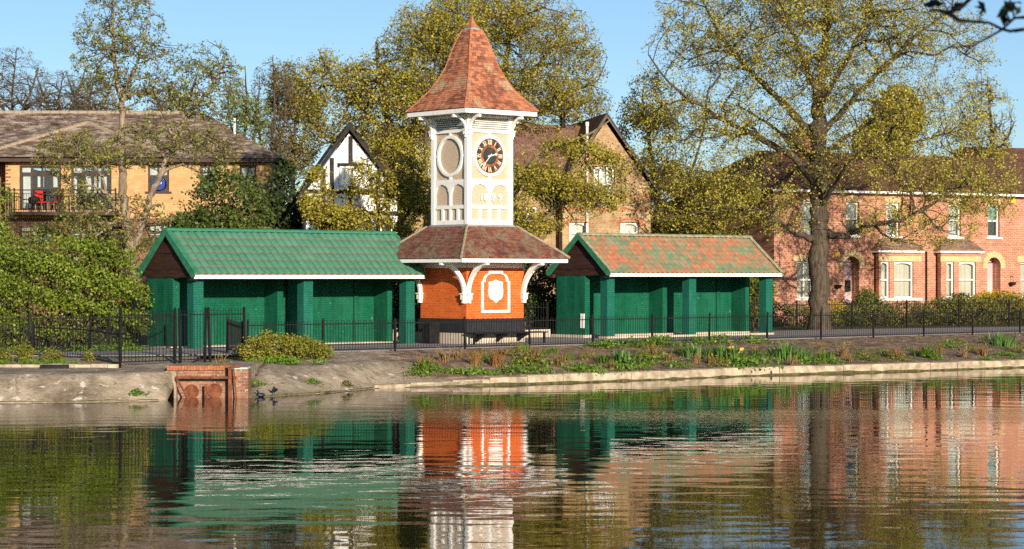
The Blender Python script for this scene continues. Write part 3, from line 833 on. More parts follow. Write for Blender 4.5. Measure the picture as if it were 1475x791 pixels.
fm2 = MB().prism([(-E2, 7.55), (E2, 7.55), (E2, 7.70), (-E2, 7.70)], -E2, -E2 + 0.028).mesh('fascia', 'white_paint')
for k in range(4):
    for nm, me in rl: face_obj(nm, me, k)
    face_obj('ring_frame', ringm, k)
    face_obj('mullion', mull, k)
    for x in (-IN + 0.40, 0, IN - 0.40): 
        a = k * pi / 2; link('small_mullion', sm, TW, loc=(x * cos(a), x * sin(a), 0), rot=(0, 0, a))
    for x in (-IN + 0.0, 0.055):
        a = k * pi / 2; link('arch_spandrel', spm, TW, loc=(x * cos(a), x * sin(a), 0), rot=(0, 0, a))
    for (x, z, sz) in ((0, 6.21 + 0.73, 1.0), (0, 6.21 - 0.74, 1.0)):
        a = k * pi / 2; link('ring_tie', stv, TW, loc=(x * cos(a), x * sin(a), z), rot=(0, 0, a))
    for x in (-0.745, 0.745):
        a = k * pi / 2; link('ring_tie', stv, TW, loc=(x * cos(a), x * sin(a), 6.21), rot=(0, 0, a), scale=(1.3, 1, 0.8))
    for j in range(6): face_obj('louvre_slat', louv, k, loc=(0, 0, 7.055 + j * 0.070))
    for sx in (-1, 1):
        a = k * pi / 2; lx, ly = sx * (W2 - 0.045), -W2 - 0.012
        link('eave_bracket', sarm, TW, loc=(lx * cos(a) - ly * sin(a), lx * sin(a) + ly * cos(a), 0), rot=(0, 0, a))
    face_obj('fascia', fm2, k)
MB().box(-E2 + 0.03, E2 - 0.03, -E2 + 0.03, E2 - 0.03, 7.575, 7.605).build('soffit', 'white_paint', TW)
pyramid(P2, 'upper_roof', 'clay_tiles', 'hip_tiles', 'hip_clay', 0.10, 0.17, 0.035)
h = 0.245
MB().quad((-h, -h, 10.40), (h, -h, 10.40), (0.15, -0.15, 10.56), (-0.15, -0.15, 10.56)).quad((h, -h, 10.40), (h, h, 10.40), (0.15, 0.15, 10.56), (0.15, -0.15, 10.56)).quad((h, h, 10.40), (-h, h, 10.40), (-0.15, 0.15, 10.56), (0.15, 0.15, 10.56)).quad((-h, h, 10.40), (-h, -h, 10.40), (-0.15, -0.15, 10.56), (-0.15, 0.15, 10.56)).build('roof_cap', 'lead', TW)
mb = MB(); pr = [(0.185, 10.55), (0.13, 10.62), (0.07, 10.70), (0.04, 10.80), (0.025, 10.92), (0.0, 11.0)]
for i in range(len(pr) - 1):
    a, b = pr[i], pr[i + 1]
    for (sx, sy, tx, ty) in ((-1, -1, 1, -1), (1, -1, 1, 1), (1, 1, -1, 1), (-1, 1, -1, -1)):
        mb.quad((sx * a[0], sy * a[0], a[1]), (tx * a[0], ty * a[0], a[1]), (tx * b[0], ty * b[0], b[1]), (sx * b[0], sy * b[0], b[1]))
mb.build('finial', 'hip_clay', TW)
# the clock on the sunlit face
def disc(r, y0, y1, segs=48): return MB().prism([(r * cos(2 * pi * i / segs), r * sin(2 * pi * i / segs)) for i in range(segs)], y0, y1)
dial = disc(0.584, yo + 0.02, yo + 0.05).build('clock_dial', 'dial_dark', TW, loc=(0, 0, 6.21))
MB().ring(0, 0, 0.375, 0.25, yo + 0.013, yo + 0.03, 48).build('dial_band', 'dial_orange', dial)
disc(0.285, yo + 0.006, yo + 0.03).build('dial_centre', 'dial_core', dial)
MB().ring(0, 0, 0.578, 0.556, yo + 0.012, yo + 0.03, 48).build('minute_ring', 'dial_orange', dial)
def glyph(ch, x, mb, hgt=0.17, t=0.026, y0=yo + 0.004, y1=yo + 0.016):
    def bar(xa, za, xb, zb, w):
        dx, dz = xb - xa, zb - za; L = hypot(dx, dz); nx, nz = -dz / L * w / 2, dx / L * w / 2
        mb.prism([(xa + nx, za + nz), (xa - nx, za - nz), (xb - nx, zb - nz), (xb + nx, zb + nz)], y0, y1)
    h = hgt / 2
    if ch == 'I': bar(x, -h, x, h, t); return 0.047
    if ch == 'V': bar(x - 0.035, h, x, -h, t); bar(x + 0.035, h, x, -h, t * 0.6); return 0.092
    bar(x - 0.036, h, x + 0.036, -h, t); bar(x + 0.036, h, x - 0.036, -h, t * 0.6); return 0.092
for i, s in enumerate(('XII', 'I', 'II', 'III', 'IV', 'V', 'VI', 'VII', 'VIII', 'IX', 'X', 'XI')):
    ws = [0.047 if ch == 'I' else 0.092 for ch in s]
    mb = MB(); x = -sum(ws) / 2
    for ch, w in zip(s, ws): glyph(ch, x + w / 2, mb); x += w
    a = 2 * pi * i / 12
    mb.build('numeral', 'gilt', dial, loc=(0.455 * sin(a), -0.002 * (i % 2), 0.455 * cos(a)), rot=(0, a, 0))
def hand(L, w, a, y, spade):
    pts = [(-w * 0.8, -0.09), (w * 0.8, -0.09), (w * 0.5, L - spade), (w * 2.2, L - spade * 0.75), (0, L), (-w * 2.2, L - spade * 0.75), (-w * 0.5, L - spade)]
    MB().prism(pts, y, y + 0.008).build('hand', 'white_paint', dial, rot=(0, a, 0))
hand(0.33, 0.024, R(77), yo - 0.010, 0.10)
hand(0.47, 0.018, R(222), yo - 0.022, 0.16)
disc(0.035, yo - 0.028, yo + 0.01, 14).build('hand_boss', 'white_paint', dial)
for ch, x in (('1', -0.335), ('8', -0.165), ('9', 0.155), ('9', 0.445)):
    link('date_numeral', text_mesh('date_numeral', ch, 0.33, 'white_paint', 0.012, 0.008), TW, loc=(x, yo + 0.012 if abs(x) > 0.1 else yo, 4.83), rot=(pi / 2, 0, 0))

# seats round the foot of the tower
def seat(label, k):
    b = thing('wall_seat', label, 'bench', (cxy[0], cxy[1], GZ), TH + k * pi / 2)
    for j in range(3): MB().box(-W - 0.15, W + 0.55, -W - 0.62 + j * 0.19, -W - 0.62 + j * 0.19 + 0.165, 0.345, 0.385).build('slat', 'black_paint', b)
    for x in (-0.85, 0.05, 0.95): MB().prism([(-W - 0.04, 0.06), (-W - 0.04, 0.34), (-W - 0.56, 0.34), (-W - 0.56, 0.29), (-W - 0.25, 0.20)], x - 0.05, x + 0.05, 'x').build('support', 'black_paint', b)
    for x in (-W - 0.1, W + 0.45): MB().box(x - 0.03, x + 0.03, -W - 0.55, -W - 0.49, 0.0, 0.343).build('leg', 'black_paint', b)
seat('dark slatted seat on brackets below the shield plaque of the clock tower', 0)
bn = uv(-0.42, 1.35)
lb = thing('litter_bin', 'black square litter bin against the shaded side of the clock tower base', 'bin', (bn[0], bn[1], GZ), TH)
MB().box(-0.2, 0.2, -0.2, 0.2, 0.0, 0.60).build('body', 'black_paint', lb)
MB().box(-0.22, 0.22, -0.22, 0.22, 0.61, 0.68).build('rim', 'black_paint', lb)

# ------------------------------------------------------------------ the two shelters
def wave_tile(name, w, l, amp, mat, roll=False):
    mb = MB(); n = 8; rows = [(0.0, 0.022), (l, 0.004)]
    prof = []
    for i in range(n + 1):
        t = i / n
        z = amp * (0.5 - 0.5 * cos(2 * pi * t)) if not roll else (amp * sin(pi * (t - 0.5) / 0.5) if t > 0.5 else -0.25 * amp * sin(pi * t / 0.5))
        prof.append((t * w - w / 2, z))
    for (y, dz) in rows: mb.v += [(x, y, z + dz) for x, z in prof]
    mb.v += [(x, 0.002, z + 0.022 - 0.020) for x, z in prof]
    k = n + 1
    for i in range(n):
        mb.f.append((i, i + 1, k + i + 1, k + i))
        mb.f.append((2 * k + i, 2 * k + i + 1, i + 1, i))
    return mb.mesh(name, mat, True)
def shelter(name, label, front, dz, roofmat, ridgemat, bargemat, courses, cols, roll, seed):
    rg = random.Random(seed)
    p = uv(*front)
    S = thing(name, label, 'shelter', (p[0], p[1], GZ + dz), TH)
    LN = 8.56
    MB().box(-0.12, LN + 0.12, 1.12, 2.9, -dz - 0.02, 0.03).box(-0.05, LN + 0.05, -0.05, 0.42, -dz - 0.02, 0.0).build('floor_slab', 'slab_stone', S)
    for x in (0.0, 4.1, 8.2):
        MB().box(x, x + 0.36, 0.0, 0.36, 0.0, 2.30).build('pillar', 'green_post', S)
    wl = MB().box(0.0, 0.24, 1.2, 2.75, 0.031, 2.38); wl.build('side_wall', 'green_brick', S)
    MB().box(LN - 0.24, LN, 1.2, 2.75, 0.031, 2.38).build('side_wall', 'green_brick', S)
    MB().box(3.9, 4.13, 1.2, 1.948, 0.031, 2.34).build('partition', 'green_brick', S)
    MB().box(0.242, LN - 0.242, 1.95, 2.17, 0.031, 2.34).build('spine_wall', 'green_brick', S)
    for x in (0.62, 4.75, 7.45): MB().box(x, x + 0.16, 1.86, 1.949, 0.031, 2.33).build('pilaster', 'green_brick', S)
    # roof carpentry
    ey, ez, ry, rz = -0.30, 2.27, 1.375, 3.65
    sl = hypot(ry - ey, rz - ez); pit = atan2(rz - ez, ry - ey)
    xa, xb = -0.18, LN + 0.18
    deck = MB().prism([(ey, ez), (ry, rz), (2 * ry - ey, ez), (2 * ry - ey, ez - 0.045), (ry, rz - 0.06), (ey, ez - 0.045)], xa + 0.03, xb - 0.03, 'x').build('roof', 'dark_timber', S)
    MB().box(0.02, LN - 0.02, 0.08, 0.28, 2.302, 2.44).build('wall_plate', 'dark_timber', S)
    for x in (0.3, 4.28, 8.26): MB().box(x - 0.06, x + 0.06, 0.362, 1.95, 2.30, 2.42).build('tie_beam', 'dark_timber', S)
    MB().box(xa, xb, ey - 0.045, ey - 0.012, ez - 0.125, ez - 0.005).build('fascia', 'white_paint', S)
    cw, ch = (xb - xa) / cols, (sl - 0.04) / courses
    tm = wave_tile('roof_tile', cw, ch + 0.05, 0.050 if not roll else 0.048, roofmat, roll)
    nc = sin(pit), cos(pit)
    for r in range(courses):
        for cidx in range(cols):
            y = -0.03 + r * ch
            jz = rg.uniform(-0.005, 0.005)
            o = link('roof_tile', tm, deck, loc=(xa + (cidx + 0.5) * cw, ey + y * cos(pit) - nc[0] * (0.012 + jz), ez + y * sin(pit) + nc[1] * (0.012 + jz)), rot=(pit, rg.uniform(-0.008, 0.008), rg.uniform(-0.012, 0.012)))
    bk = MB()
    for r in range(courses):
        y0, y1 = r * ch, (r + 1.1) * ch
        for cidx in range(cols * 2):
            z = 0.035 if cidx % 2 else 0.01
            x0, x1 = xa + cidx * cw / 2, xa + (cidx + 1) * cw / 2
            Y = lambda q: 2 * ry - (ey + q * cos(pit)) 
            bk.quad((x0, Y(y0), ez + y0 * sin(pit) + z + 0.02), (x1, Y(y0), ez + y0 * sin(pit) + z + 0.02), (x1, Y(y1), ez + y1 * sin(pit) + z), (x0, Y(y1), ez + y1 * sin(pit) + z))
    stuff(bk.build('rear_roof_tiles', roofmat, deck))
    n = 19; rl = (xb - xa) / n
    rt = MB(); pr = [(0.145 * cos(pi * i / 6), 0.10 * sin(pi * i / 6)) for i in range(7)]
    for i in range(6):
        a, b = pr[i], pr[i + 1]
        rt.quad((0, a[0], a[1] + 0.004), (rl * 1.02, a[0], a[1]), (rl * 1.02, b[0], b[1]), (0, b[0], b[1] + 0.004))
    rt = rt.mesh('ridge_tile', ridgemat)
    for i in range(n): link('ridge_tile', rt, deck, loc=(xa + i * rl, ry, rz - 0.01 + rg.uniform(-0.004, 0.004)), rot=(0, rg.uniform(-0.006, 0.006), 0))
    # bargeboards and verge cappings at both gables
    for (x0, x1) in ((xa - 0.012, xa + 0.028), (xb - 0.028, xb + 0.012)):
        for sgn in (1, -1):
            f = lambda y, z: (ry + sgn * (y - ry), z)
            pts = [f(ey - 0.06, ez - 0.07), f(ey - 0.06, ez + 0.055), f(ry, rz + 0.055), f(ry, rz - 0.14), f(ey + 0.10, ez - 0.10)]
            MB().prism(pts, x0, x1, 'x').build('bargeboard', bargemat, S)
            q = [f(ey - 0.07, ez + 0.058), f(ey - 0.07, ez + 0.085), f(ry, rz + 0.09), f(ry, rz + 0.06)]
            MB().prism(q, x0 - 0.01 if x0 < 4 else x0 - 0.11, x1 + 0.11 if x0 < 4 else x1 + 0.01, 'x').build('verge_capping', ridgemat, S)
    # weatherboarded gables with waney lower edges
    for side in (0, 1):
        zz = [2.20, 2.44, 2.70, 2.96, 3.22, 3.66]
        for b in range(5):
            z0, z1 = zz[b], zz[b + 1] + 0.03
            hw = lambda z: max(0.0, (rz - 0.05 - z) / tan(pit)) if z < rz - 0.05 else 0.0
            k = 16; low, wid = [], hw(max(z0, ez - 0.04)) - 0.02
            for i in range(k + 1):
                y = ry - wid + 2 * wid * i / k
                low.append((y, z0 - 0.02 + 0.03 * sin(i * 1.9 + b * 2.3) * rg.uniform(0.2, 1)))
            top = [(ry + hw(z1), z1), (ry - hw(z1), z1)] if hw(z1) > 0.02 else [(ry, rz - 0.07)]
            xo = -0.02 - 0.02 * (b % 2) - 0.012 * rg.random()
            x0, x1 = (xo, xo + 0.03) if side == 0 else (LN - xo - 0.03, LN - xo)
            MB().prism(low + top, x0, x1, 'x').build('gable_board', 'dark_timber', S)
        x0, x1 = (-0.16, -0.02) if side == 0 else (LN + 0.02, LN + 0.16)
        for y in (ey + 0.05, 2 * ry - ey - 0.27): MB().box(x0, x1, y, y + 0.22, 2.10, 2.225).build('purlin_end', 'dark_timber', S)
    return S
S1 = shelter('park_shelter', 'green brick park shelter with plain green painted tile roof beside the large shrub', (-9.14, 2.02), 0.0, 'green_tile', 'green_gloss', 'green_gloss', 6, 34, False, 3)
S2 = shelter('park_shelter', 'green brick park shelter with flaking orange and green tile roof beside the oak', (8.15, 2.10), 0.07, 'flaking_tile', 'verge_lichen', 'green_gloss', 8, 37, True, 5)
pn = uv(8.15 - 0.004, 2.10 + 1.30)
o = MB().box(-0.035, 0.0, -0.10, 0.10, 0.28, 0.80).build('notice_plate', 'white_paint', None, loc=(pn[0], pn[1], GZ + 0.07), rot=(0, 0, TH))
tag(o, 'narrow white notice plate fixed to the side wall of the flaking-roof shelter', 'sign')
# ------------------------------------------------------------------ brick culvert in the bank
cy = 57.30
CV = thing('culvert', 'old brick culvert outlet with two round pipe holes in the concrete bank', 'culvert', (X_CL, cy, 0))
w = X_CR - X_CL
mb = MB()
hs = [(0.38, 0.28 - 0.02), (1.06, 0.30)]
mb.box(0.0, w, 0.22, 0.55, -0.4, 0.70)
mb.build('brick_face', 'culvert_brick', CV)
mb = MB().box(-0.22, 0.06, 0.0, 0.6, -0.4, 0.69).build('wing_wall', 'concrete', CV)
mb = MB().prism([(w - 0.42, -0.4), (w + 0.10, -0.4), (w + 0.10, 0.74), (w - 0.42, 0.74)], -0.02, 0.6).build('wing_wall', 'culvert_brick', CV)
MB().box(-0.3, w + 0.02, 0.56, 7.4, 0.2, 0.78).build('apron', 'concrete', CV)
MB().box(w - 0.40, w + 0.08, -0.05, 0.62, 0.745, 0.78).build('wing_cap', 'old_white_paint', CV)
bm = MB().prism([(0.0, 0.0), (0.0, 0.115), (0.012, 0.125), (0.30, 0.125), (0.30, 0.0)], 0.0, 0.068, 'x').mesh('brick', 'brick_piece')
k = 0
while -0.2 + k * 0.0755 < w - 0.34:
    link('brick', bm, CV, loc=(-0.2 + k * 0.0755, 0.14 + rnd.uniform(-0.012, 0.012), 0.702 + rnd.uniform(-0.004, 0.004)), rot=(0, 0, rnd.uniform(-0.02, 0.02)))
    k += 1
for (x, z, r) in ((0.42, 0.15, 0.16), (1.02, 0.17, 0.165)):
    MB().ring(x, z, r + 0.03, r, 0.19, 0.30, 20).build('pipe_mouth', 'rust', CV)
    MB().prism([(x + r * 1.01 * cos(2 * pi * i / 20), z + r * 1.01 * sin(2 * pi * i / 20)) for i in range(20)], 0.21, 0.216).build('pipe_hole', 'rust', CV)
FRM = thing('sluice_frame', 'rusty iron sluice frame of beams and struts standing over the culvert', 'frame', (X_CL, cy - 0.12, 0))
MB().box(0.05, 1.62, 0.02, 0.08, 0.50, 0.56).build('cross_beam', 'rust', FRM)
MB().box(1.42, 1.50, -0.03, 0.05, -0.25, 0.84).build('upright', 'rust', FRM)
MB().tube([(1.56, -0.1, 0.80), (1.66, -0.16, -0.2)], 0.022, 5).build('strut', 'rust', FRM)
MB().tube([(0.08, -0.02, 0.52), (0.52, -0.28, -0.15)], 0.026, 5).build('strut', 'rust', FRM)
MB().box(0.80, 0.86, 0.03, 0.08, -0.2, 0.36).build('upright', 'rust', FRM)
MB().box(1.40, 1.74, -0.06, 0.0, 0.80, 0.85).build('top_bar', 'rust', FRM)

# ------------------------------------------------------------------ left bed edging and small things on the bank
eg = thing('bed_edging', 'row of weathered pale edging blocks in front of the small shrubs', 'edging', (-16.0, 58.6, 0.66))
x = -2.4
while x < 5.42:
    L = rnd.choice((0.30, 0.44, 0.48, 0.52))
    MB().box(0.006, L - 0.006, 0.0, 0.2, -0.12, 0.17 + rnd.uniform(-0.03, 0.015)).build('block', 'kerbstone', eg, loc=(x, rnd.uniform(-0.02, 0.02) + 0.012 * x, 0), rot=(0, 0, rnd.uniform(-0.03, 0.03)))
    x += L
sl = MB().box(-0.36, 0.36, -0.12, 0.12, -0.02, 0.09).build('rubber_block', 'black_paint', None, loc=(xat(79, 58.45), 58.42, 0.72), rot=(0.05, 0, 0.05))
tag(sl, 'dark flat rubber block lying on the pale edging blocks', 'block')
e2 = thing('shrub_edging', 'low concrete edging strip beside the golden green shrub', 'edging', (xat(440, 61), 61, 0.70))
for (px0, py0, px1, py1) in ((392, 522, 430, 518.5), (431, 518.3, 470, 514.5), (471, 514.3, 505, 511)):
    a, b = on_plane(px0, py0, 0.74), on_plane(px1, py1, 0.76)
    ang = atan2(b[1] - a[1], b[0] - a[0]); L = hypot(b[0] - a[0], b[1] - a[1])
    MB().box(0.01, L - 0.01, 0, 0.16, -0.25, 0.10).build('strip', 'kerbstone', e2, loc=(a[0] - e2.location.x, a[1] - 61, 0.02), rot=(0, 0, ang))

# ------------------------------------------------------------------ bow-top fences
def hoop_mesh(top, low, wid=0.105, r=0.0085):
    pts = [(-wid / 2, 0, low), (-wid / 2, 0, top - wid / 2)]
    pts += [(-wid / 2 * cos(pi * i / 6), 0, top - wid / 2 + wid / 2 * sin(pi * i / 6)) for i in range(1, 6)]
    pts += [(wid / 2, 0, top - wid / 2), (wid / 2, 0, low)]
    return MB().tube(pts, r, 4, False).mesh('hoop', 'black_paint')
def fence(name, label, posts, ph, rails, hoop_top, pitch=0.2, pw=0.024, cat='fence', plain=False, post_ends=(True, True)):
    o = posts[0]
    Fn = thing(name, label, cat, o)
    pm = MB().box(-pw, pw, -pw, pw, -0.25, ph).prism([(-pw * 0.7, ph), (pw * 0.7, ph), (0, ph + 0.03)], -pw * 0.7, pw * 0.7).mesh('post', 'black_paint')
    hm = hoop_mesh(hoop_top, rails[0] - 0.02) if not plain else MB().tube([(0, 0, rails[0] - 0.08), (0, 0, hoop_top - 0.04), (0, 0, hoop_top)], [0.011, 0.011, 0.002], 4).mesh('bar', 'black_paint')
    rm = MB().box(0, 1, -0.012, 0.012, -0.015, 0.015).mesh('rail', 'black_paint')
    for i, p in enumerate(posts):
        if (i == 0 and not post_ends[0]) or (i == len(posts) - 1 and not post_ends[1]): continue
        nx = posts[min(i + 1, len(posts) - 1)]; pv = posts[max(i - 1, 0)]
        link('post', pm, Fn, loc=(p[0] - o[0], p[1] - o[1], p[2] - o[2]), rot=(rnd.uniform(-0.02, 0.02), rnd.uniform(-0.03, 0.03), atan2(nx[1] - pv[1], nx[0] - pv[0])))
    for a, b in zip(posts[:-1], posts[1:]):
        dx, dy, dz = b[0] - a[0], b[1] - a[1], b[2] - a[2]
        L = hypot(dx, dy); an = atan2(dy, dx); sl_ = atan2(dz, L)
        for rz in rails: link('rail', rm, Fn, loc=(a[0] - o[0], a[1] - o[1], a[2] - o[2] + rz), rot=(0, -sl_, an), scale=(hypot(L, dz), 1, 1))
        n = max(1, int((L - 0.08) / pitch))
        st = L / n
        for k in range(n):
            t = (k + 0.5) / n
            link('hoop' if not plain else 'bar', hm, Fn, loc=(a[0] - o[0] + dx * t, a[1] - o[1] + dy * t, a[2] - o[2] + dz * t), rot=(0, rnd.uniform(-0.012, 0.012), an))
    return Fn
def on_fence(px, off=0.22):
    t = (px - CX) / FPX
    Y = (63.2 - off + 6.84) / (1 - 0.9 * t)
    return (t * Y, Y, gz(t * Y, Y) - 0.02)
fence('bow_top_fence', 'long low black bow top fence between the planted bed and the path', [on_fence(p) for p in (356, 465.6, 569, 670, 763, 854, 939.4, 1021.6, 1105, 1182.6, 1258, 1330.6, 1401, 1469, 1535, 1598)], 1.02, (0.12, 0.88), 0.985)
H = [(-10.36, 58.7), (-9.12, 60.1), (-9.0, 60.25), (-8.42, 60.9), (-8.30, 61.03), (-7.45, 62.0)]
zz = lambda p: gz(*p) if p[0] < X_CL else 0.79
H = [(p[0], p[1], 0.71) for p in H]
fence('tall_fence', 'tall black bow top fence panel joining the low fence to the culvert gate', H[0:2], 1.56, (0.16, 1.38), 1.52, 0.2, 0.028)
fence('culvert_gate', 'narrow tall black bow top gate between paired posts behind the culvert', H[2:4], 1.56, (0.16, 1.38), 1.50, 0.19, 0.028, 'gate')
fence('tall_fence', 'tall black bow top fence panel between the culvert gate and the golden shrub', H[4:6], 1.56, (0.16, 1.38), 1.52, 0.2, 0.028)
fence('side_gate', 'short low black bow top gate panel set back beside the golden green shrub', [(-8.35, 65.2, 0.9), (-7.55, 62.3, 0.82)], 1.04, (0.12, 0.88), 1.0, 0.2, 0.03, 'gate')
fence('bow_top_fence', 'low black bow top fence behind the pale edging blocks and small shrubs', [(-22.5, 61.7, 0.86), (-19.6, 61.9, 0.86), (-16.6, 62.1, 0.86), (-13.45, 62.4, 0.85), (-11.6, 61.0, 0.80), (-10.42, 58.95, 0.73)], 1.0, (0.10, 0.86), 0.965, post_ends=(True, False))
fb = [uv(u, 2.02) for u in (-25.5, -22.8, -20.1, -17.4, -14.75, -12.1, -9.75)]
fence('bow_top_fence', 'black bow top fence along the foot of the large yellow green shrub', [(p[0], p[1], 0.9) for p in fb], 1.14, (0.12, 1.0), 1.10)
fr_ = []
for px in (1050, 1148, 1227, 1306, 1381, 1453.7, 1524, 1590):
    t = (px - CX) / FPX; Y = (94 - 14.4 * 0.59) / (1 - 0.59 * t); fr_.append((t * Y, Y, 0.90))
fence('bow_top_fence', 'black bow top fence across the path in front of the terrace hedges', fr_, 1.22, (0.12, 1.06), 1.17)
# dwarf wall with railings between tower and second shelter
wa, wb = uv(1.6, 5.0), uv(8.0, 5.0)
dw = thing('dwarf_wall', 'low cream stone wall carrying railings between tower and flaking roof shelter', 'wall', (wa[0], wa[1], GZ), TH)
for i in range(8): MB().box(i * 0.8 + 0.004, i * 0.8 + 0.796, 0, 0.25, -0.03, 0.27 + 0.01 * (i % 3)).build('stone', 'slab_stone', dw)
fence('railings', 'black upright railings on the low cream wall behind the clock tower', [(uv(u, 5.12)[0], uv(u, 5.12)[1], GZ + 0.28) for u in (1.7, 4.8, 7.95)], 1.0, (0.06, 0.80), 1.0, 0.125, 0.022, plain=True)
wa = uv(-0.62, 5.0)
dw = thing('dwarf_wall', 'low cream stone wall behind the gap between green roof shelter and tower', 'wall', (wa[0], wa[1], GZ), TH)
for i in range(3): MB().box(i * 0.7 + 0.004, i * 0.7 + 0.696, 0, 0.25, -0.03, 0.27 + 0.01 * (i % 2)).build('stone', 'slab_stone', dw)
fence('railings', 'black upright railings in the gap between green roof shelter and tower', [(uv(u, 5.12)[0], uv(u, 5.12)[1], GZ + 0.28) for u in (-0.55, 1.4)], 1.0, (0.06, 0.80), 1.0, 0.125, 0.022, plain=True)

# ------------------------------------------------------------------ two coots at the water's edge
def bird(name, label, x, y, z, rz, sit, mat):
    B = thing(name, label, 'bird', (x, y, z), rz)
    B.scale = (0.78, 0.78, 0.78)
    # stations along the back: (along, height, half width, half height)
    h = 0.0 if sit else 0.10
    st = [(-0.17, h + 0.10, 0.008, 0.006), (-0.14, h + 0.095, 0.035, 0.028), (-0.08, h + 0.085, 0.068, 0.065), (0.0, h + 0.08, 0.078, 0.078), (0.07, h + 0.09, 0.066, 0.070), (0.11, h + 0.12, 0.042, 0.052), (0.125, h + 0.165, 0.028, 0.034), (0.13, h + 0.20, 0.026, 0.026), (0.15, h + 0.225, 0.030, 0.027), (0.178, h + 0.222, 0.019, 0.018), (0.20, h + 0.212, 0.009, 0.009), (0.225, h + 0.207, 0.003, 0.003)]
    mb = MB(); n = 10
    for i, (a, b, hw, hh) in enumerate(st):
        p, q = st[max(0, i - 1)], st[min(len(st) - 1, i + 1)]
        tx, tz = q[0] - p[0], q[1] - p[1]; L = hypot(tx, tz); tx, tz = tx / L, tz / L
        for j in range(n):
            t = 2 * pi * j / n
            mb.v.append((a - tz * hh * sin(t), hw * cos(t), b + tx * hh * sin(t)))
    for i in range(len(st) - 1):
        for j in range(n):
            j2 = (j + 1) % n
            mb.f.append((i * n + j, i * n + j2, (i + 1) * n + j2, (i + 1) * n + j))
    mb.build('body', mat, B, True)
    MB().tube([(0.172, 0, h + 0.24), (0.19, 0, h + 0.222), (0.226, 0, h + 0.208)], [0.010, 0.010, 0.004], 6).build('beak', 'white_paint', B)
    for s in (-1, 1):
        MB().prism([(-0.13, h + 0.10), (-0.06, h + 0.055), (0.04, h + 0.07), (0.06, h + 0.10), (0.0, h + 0.125)], s * 0.072 - 0.006, s * 0.072 + 0.006).build('wing', 'bird_blue' if sit else mat, B)
        if not sit:
            MB().tube([(0.0, s * 0.03, h + 0.03), (0.01, s * 0.032, 0.06), (0.0, s * 0.034, 0.0)], [0.012, 0.007, 0.006], 5).tube([(-0.01, s * 0.034, 0.004), (0.06, s * 0.04, 0.004)], [0.008, 0.004], 5).build('leg', 'grey_metal', B)
b1 = on_plane(392, 571.5, 0.02); bird('coot', 'black water bird standing at the foot of the concrete slope', b1[0], yw(b1[0]) + 0.03, 0.02, R(-100), False, 'bird_black')
b2 = on_plane(374, 573, 0.0); bird('coot', 'dark water bird with blue wing sitting in the water by the bank', b2[0], yw(b2[0]) - 0.10, -0.01, R(150), True, 'bird_black')

# ------------------------------------------------------------------ houses
def sash(P, a0, a1, z0, z1, y=0.14, curtain='curtain', mid=True, fw=0.07, mat='white_paint', sill=True, bars=0, blind=None, sillmat='white_paint', arch=False, cur_z=0.0):
    f = MB().box(a0, a0 + fw, y, y + 0.08, z0, z1).box(a1 - fw, a1, y, y + 0.08, z0, z1).box(a0 + fw, a1 - fw, y + 0.001, y + 0.08, z0, z0 + fw).box(a0 + fw, a1 - fw, y + 0.001, y + 0.08, z1 - fw, z1)
    if arch:
        c, r = (a0 + a1) / 2, (a1 - a0) / 2 - fw
        pts = [(c + r * cos(pi * i / 10), z1 - fw - 0.13 + 0.13 * sin(pi * i / 10)) for i in range(11)]
        for i in range(10):
            p, q = pts[i], pts[i + 1]
            f.quad((p[0], y + 0.004, p[1]), (q[0], y + 0.004, q[1]), (q[0], y + 0.004, z1 - fw + 0.001), (p[0], y + 0.004, z1 - fw + 0.001))
    if mid: f.box(a0 + fw, a1 - fw, y + 0.012, y + 0.07, (z0 + z1) / 2 - 0.03, (z0 + z1) / 2 + 0.03)
    for i in range(bars):
        x = a0 + (a1 - a0) * (i + 1) / (bars + 1); f.box(x - 0.025, x + 0.025, y + 0.014, y + 0.06, z0 + fw, z1 - fw)
    wn_ = f.build('window', mat, P)
    MB().box(a0 + fw, a1 - fw, y + 0.045, y + 0.052, z0 + fw, z1 - fw).build('pane', 'glass', wn_)
    if curtain:
        mb = MB(); n = 14
        for i in range(n):
            xa, xb = a0 + (a1 - a0) * i / n, a0 + (a1 - a0) * (i + 1) / n
            mb.quad((xa, y + 0.17 + 0.03 * (i % 2), z0 + cur_z), (xb, y + 0.17 + 0.03 * ((i + 1) % 2), z0 + cur_z), (xb, y + 0.17 + 0.03 * ((i + 1) % 2), z1), (xa, y + 0.17 + 0.03 * (i % 2), z1))
        mb.build('curtain', curtain, wn_)
    if blind: MB().box(a0 + fw, a1 - fw, y + 0.10, y + 0.11, (z0 + z1) / 2, z1).build('blind', blind, wn_)
    if sill: MB().box(a0 - 0.12, a1 + 0.12, -0.07, y + 0.06, z0 - 0.09, z0 - 0.002).build('sill', sillmat, P)
    return wn_
def arch_ring(P, c, zs, ri, ro, n, mat, y0=-0.03, y1=0.1, rise=None):
    mb = MB(); k = (rise if rise else 1.0)
    for i in range(n):
        t0, t1 = pi * i / n + 0.012, pi * (i + 1) / n - 0.012
        q = lambda r, t: (c + r * cos(t), zs + r * k * sin(t))
        mb.prism([q(ri, t0), q(ro + (0.03 if i % 2 else 0), t0), q(ro + (0.03 if i % 2 else 0), t1), q(ri, t1)], y0, y1)
    for s in (-1, 1): mb.box(c + s * ro - (0.0 if s < 0 else ro - ri), c + s * ro + (ro - ri if s < 0 else 0.0), y0, y1, zs - 0.12, zs - 0.005)
    return mb.build('arch', mat, P)
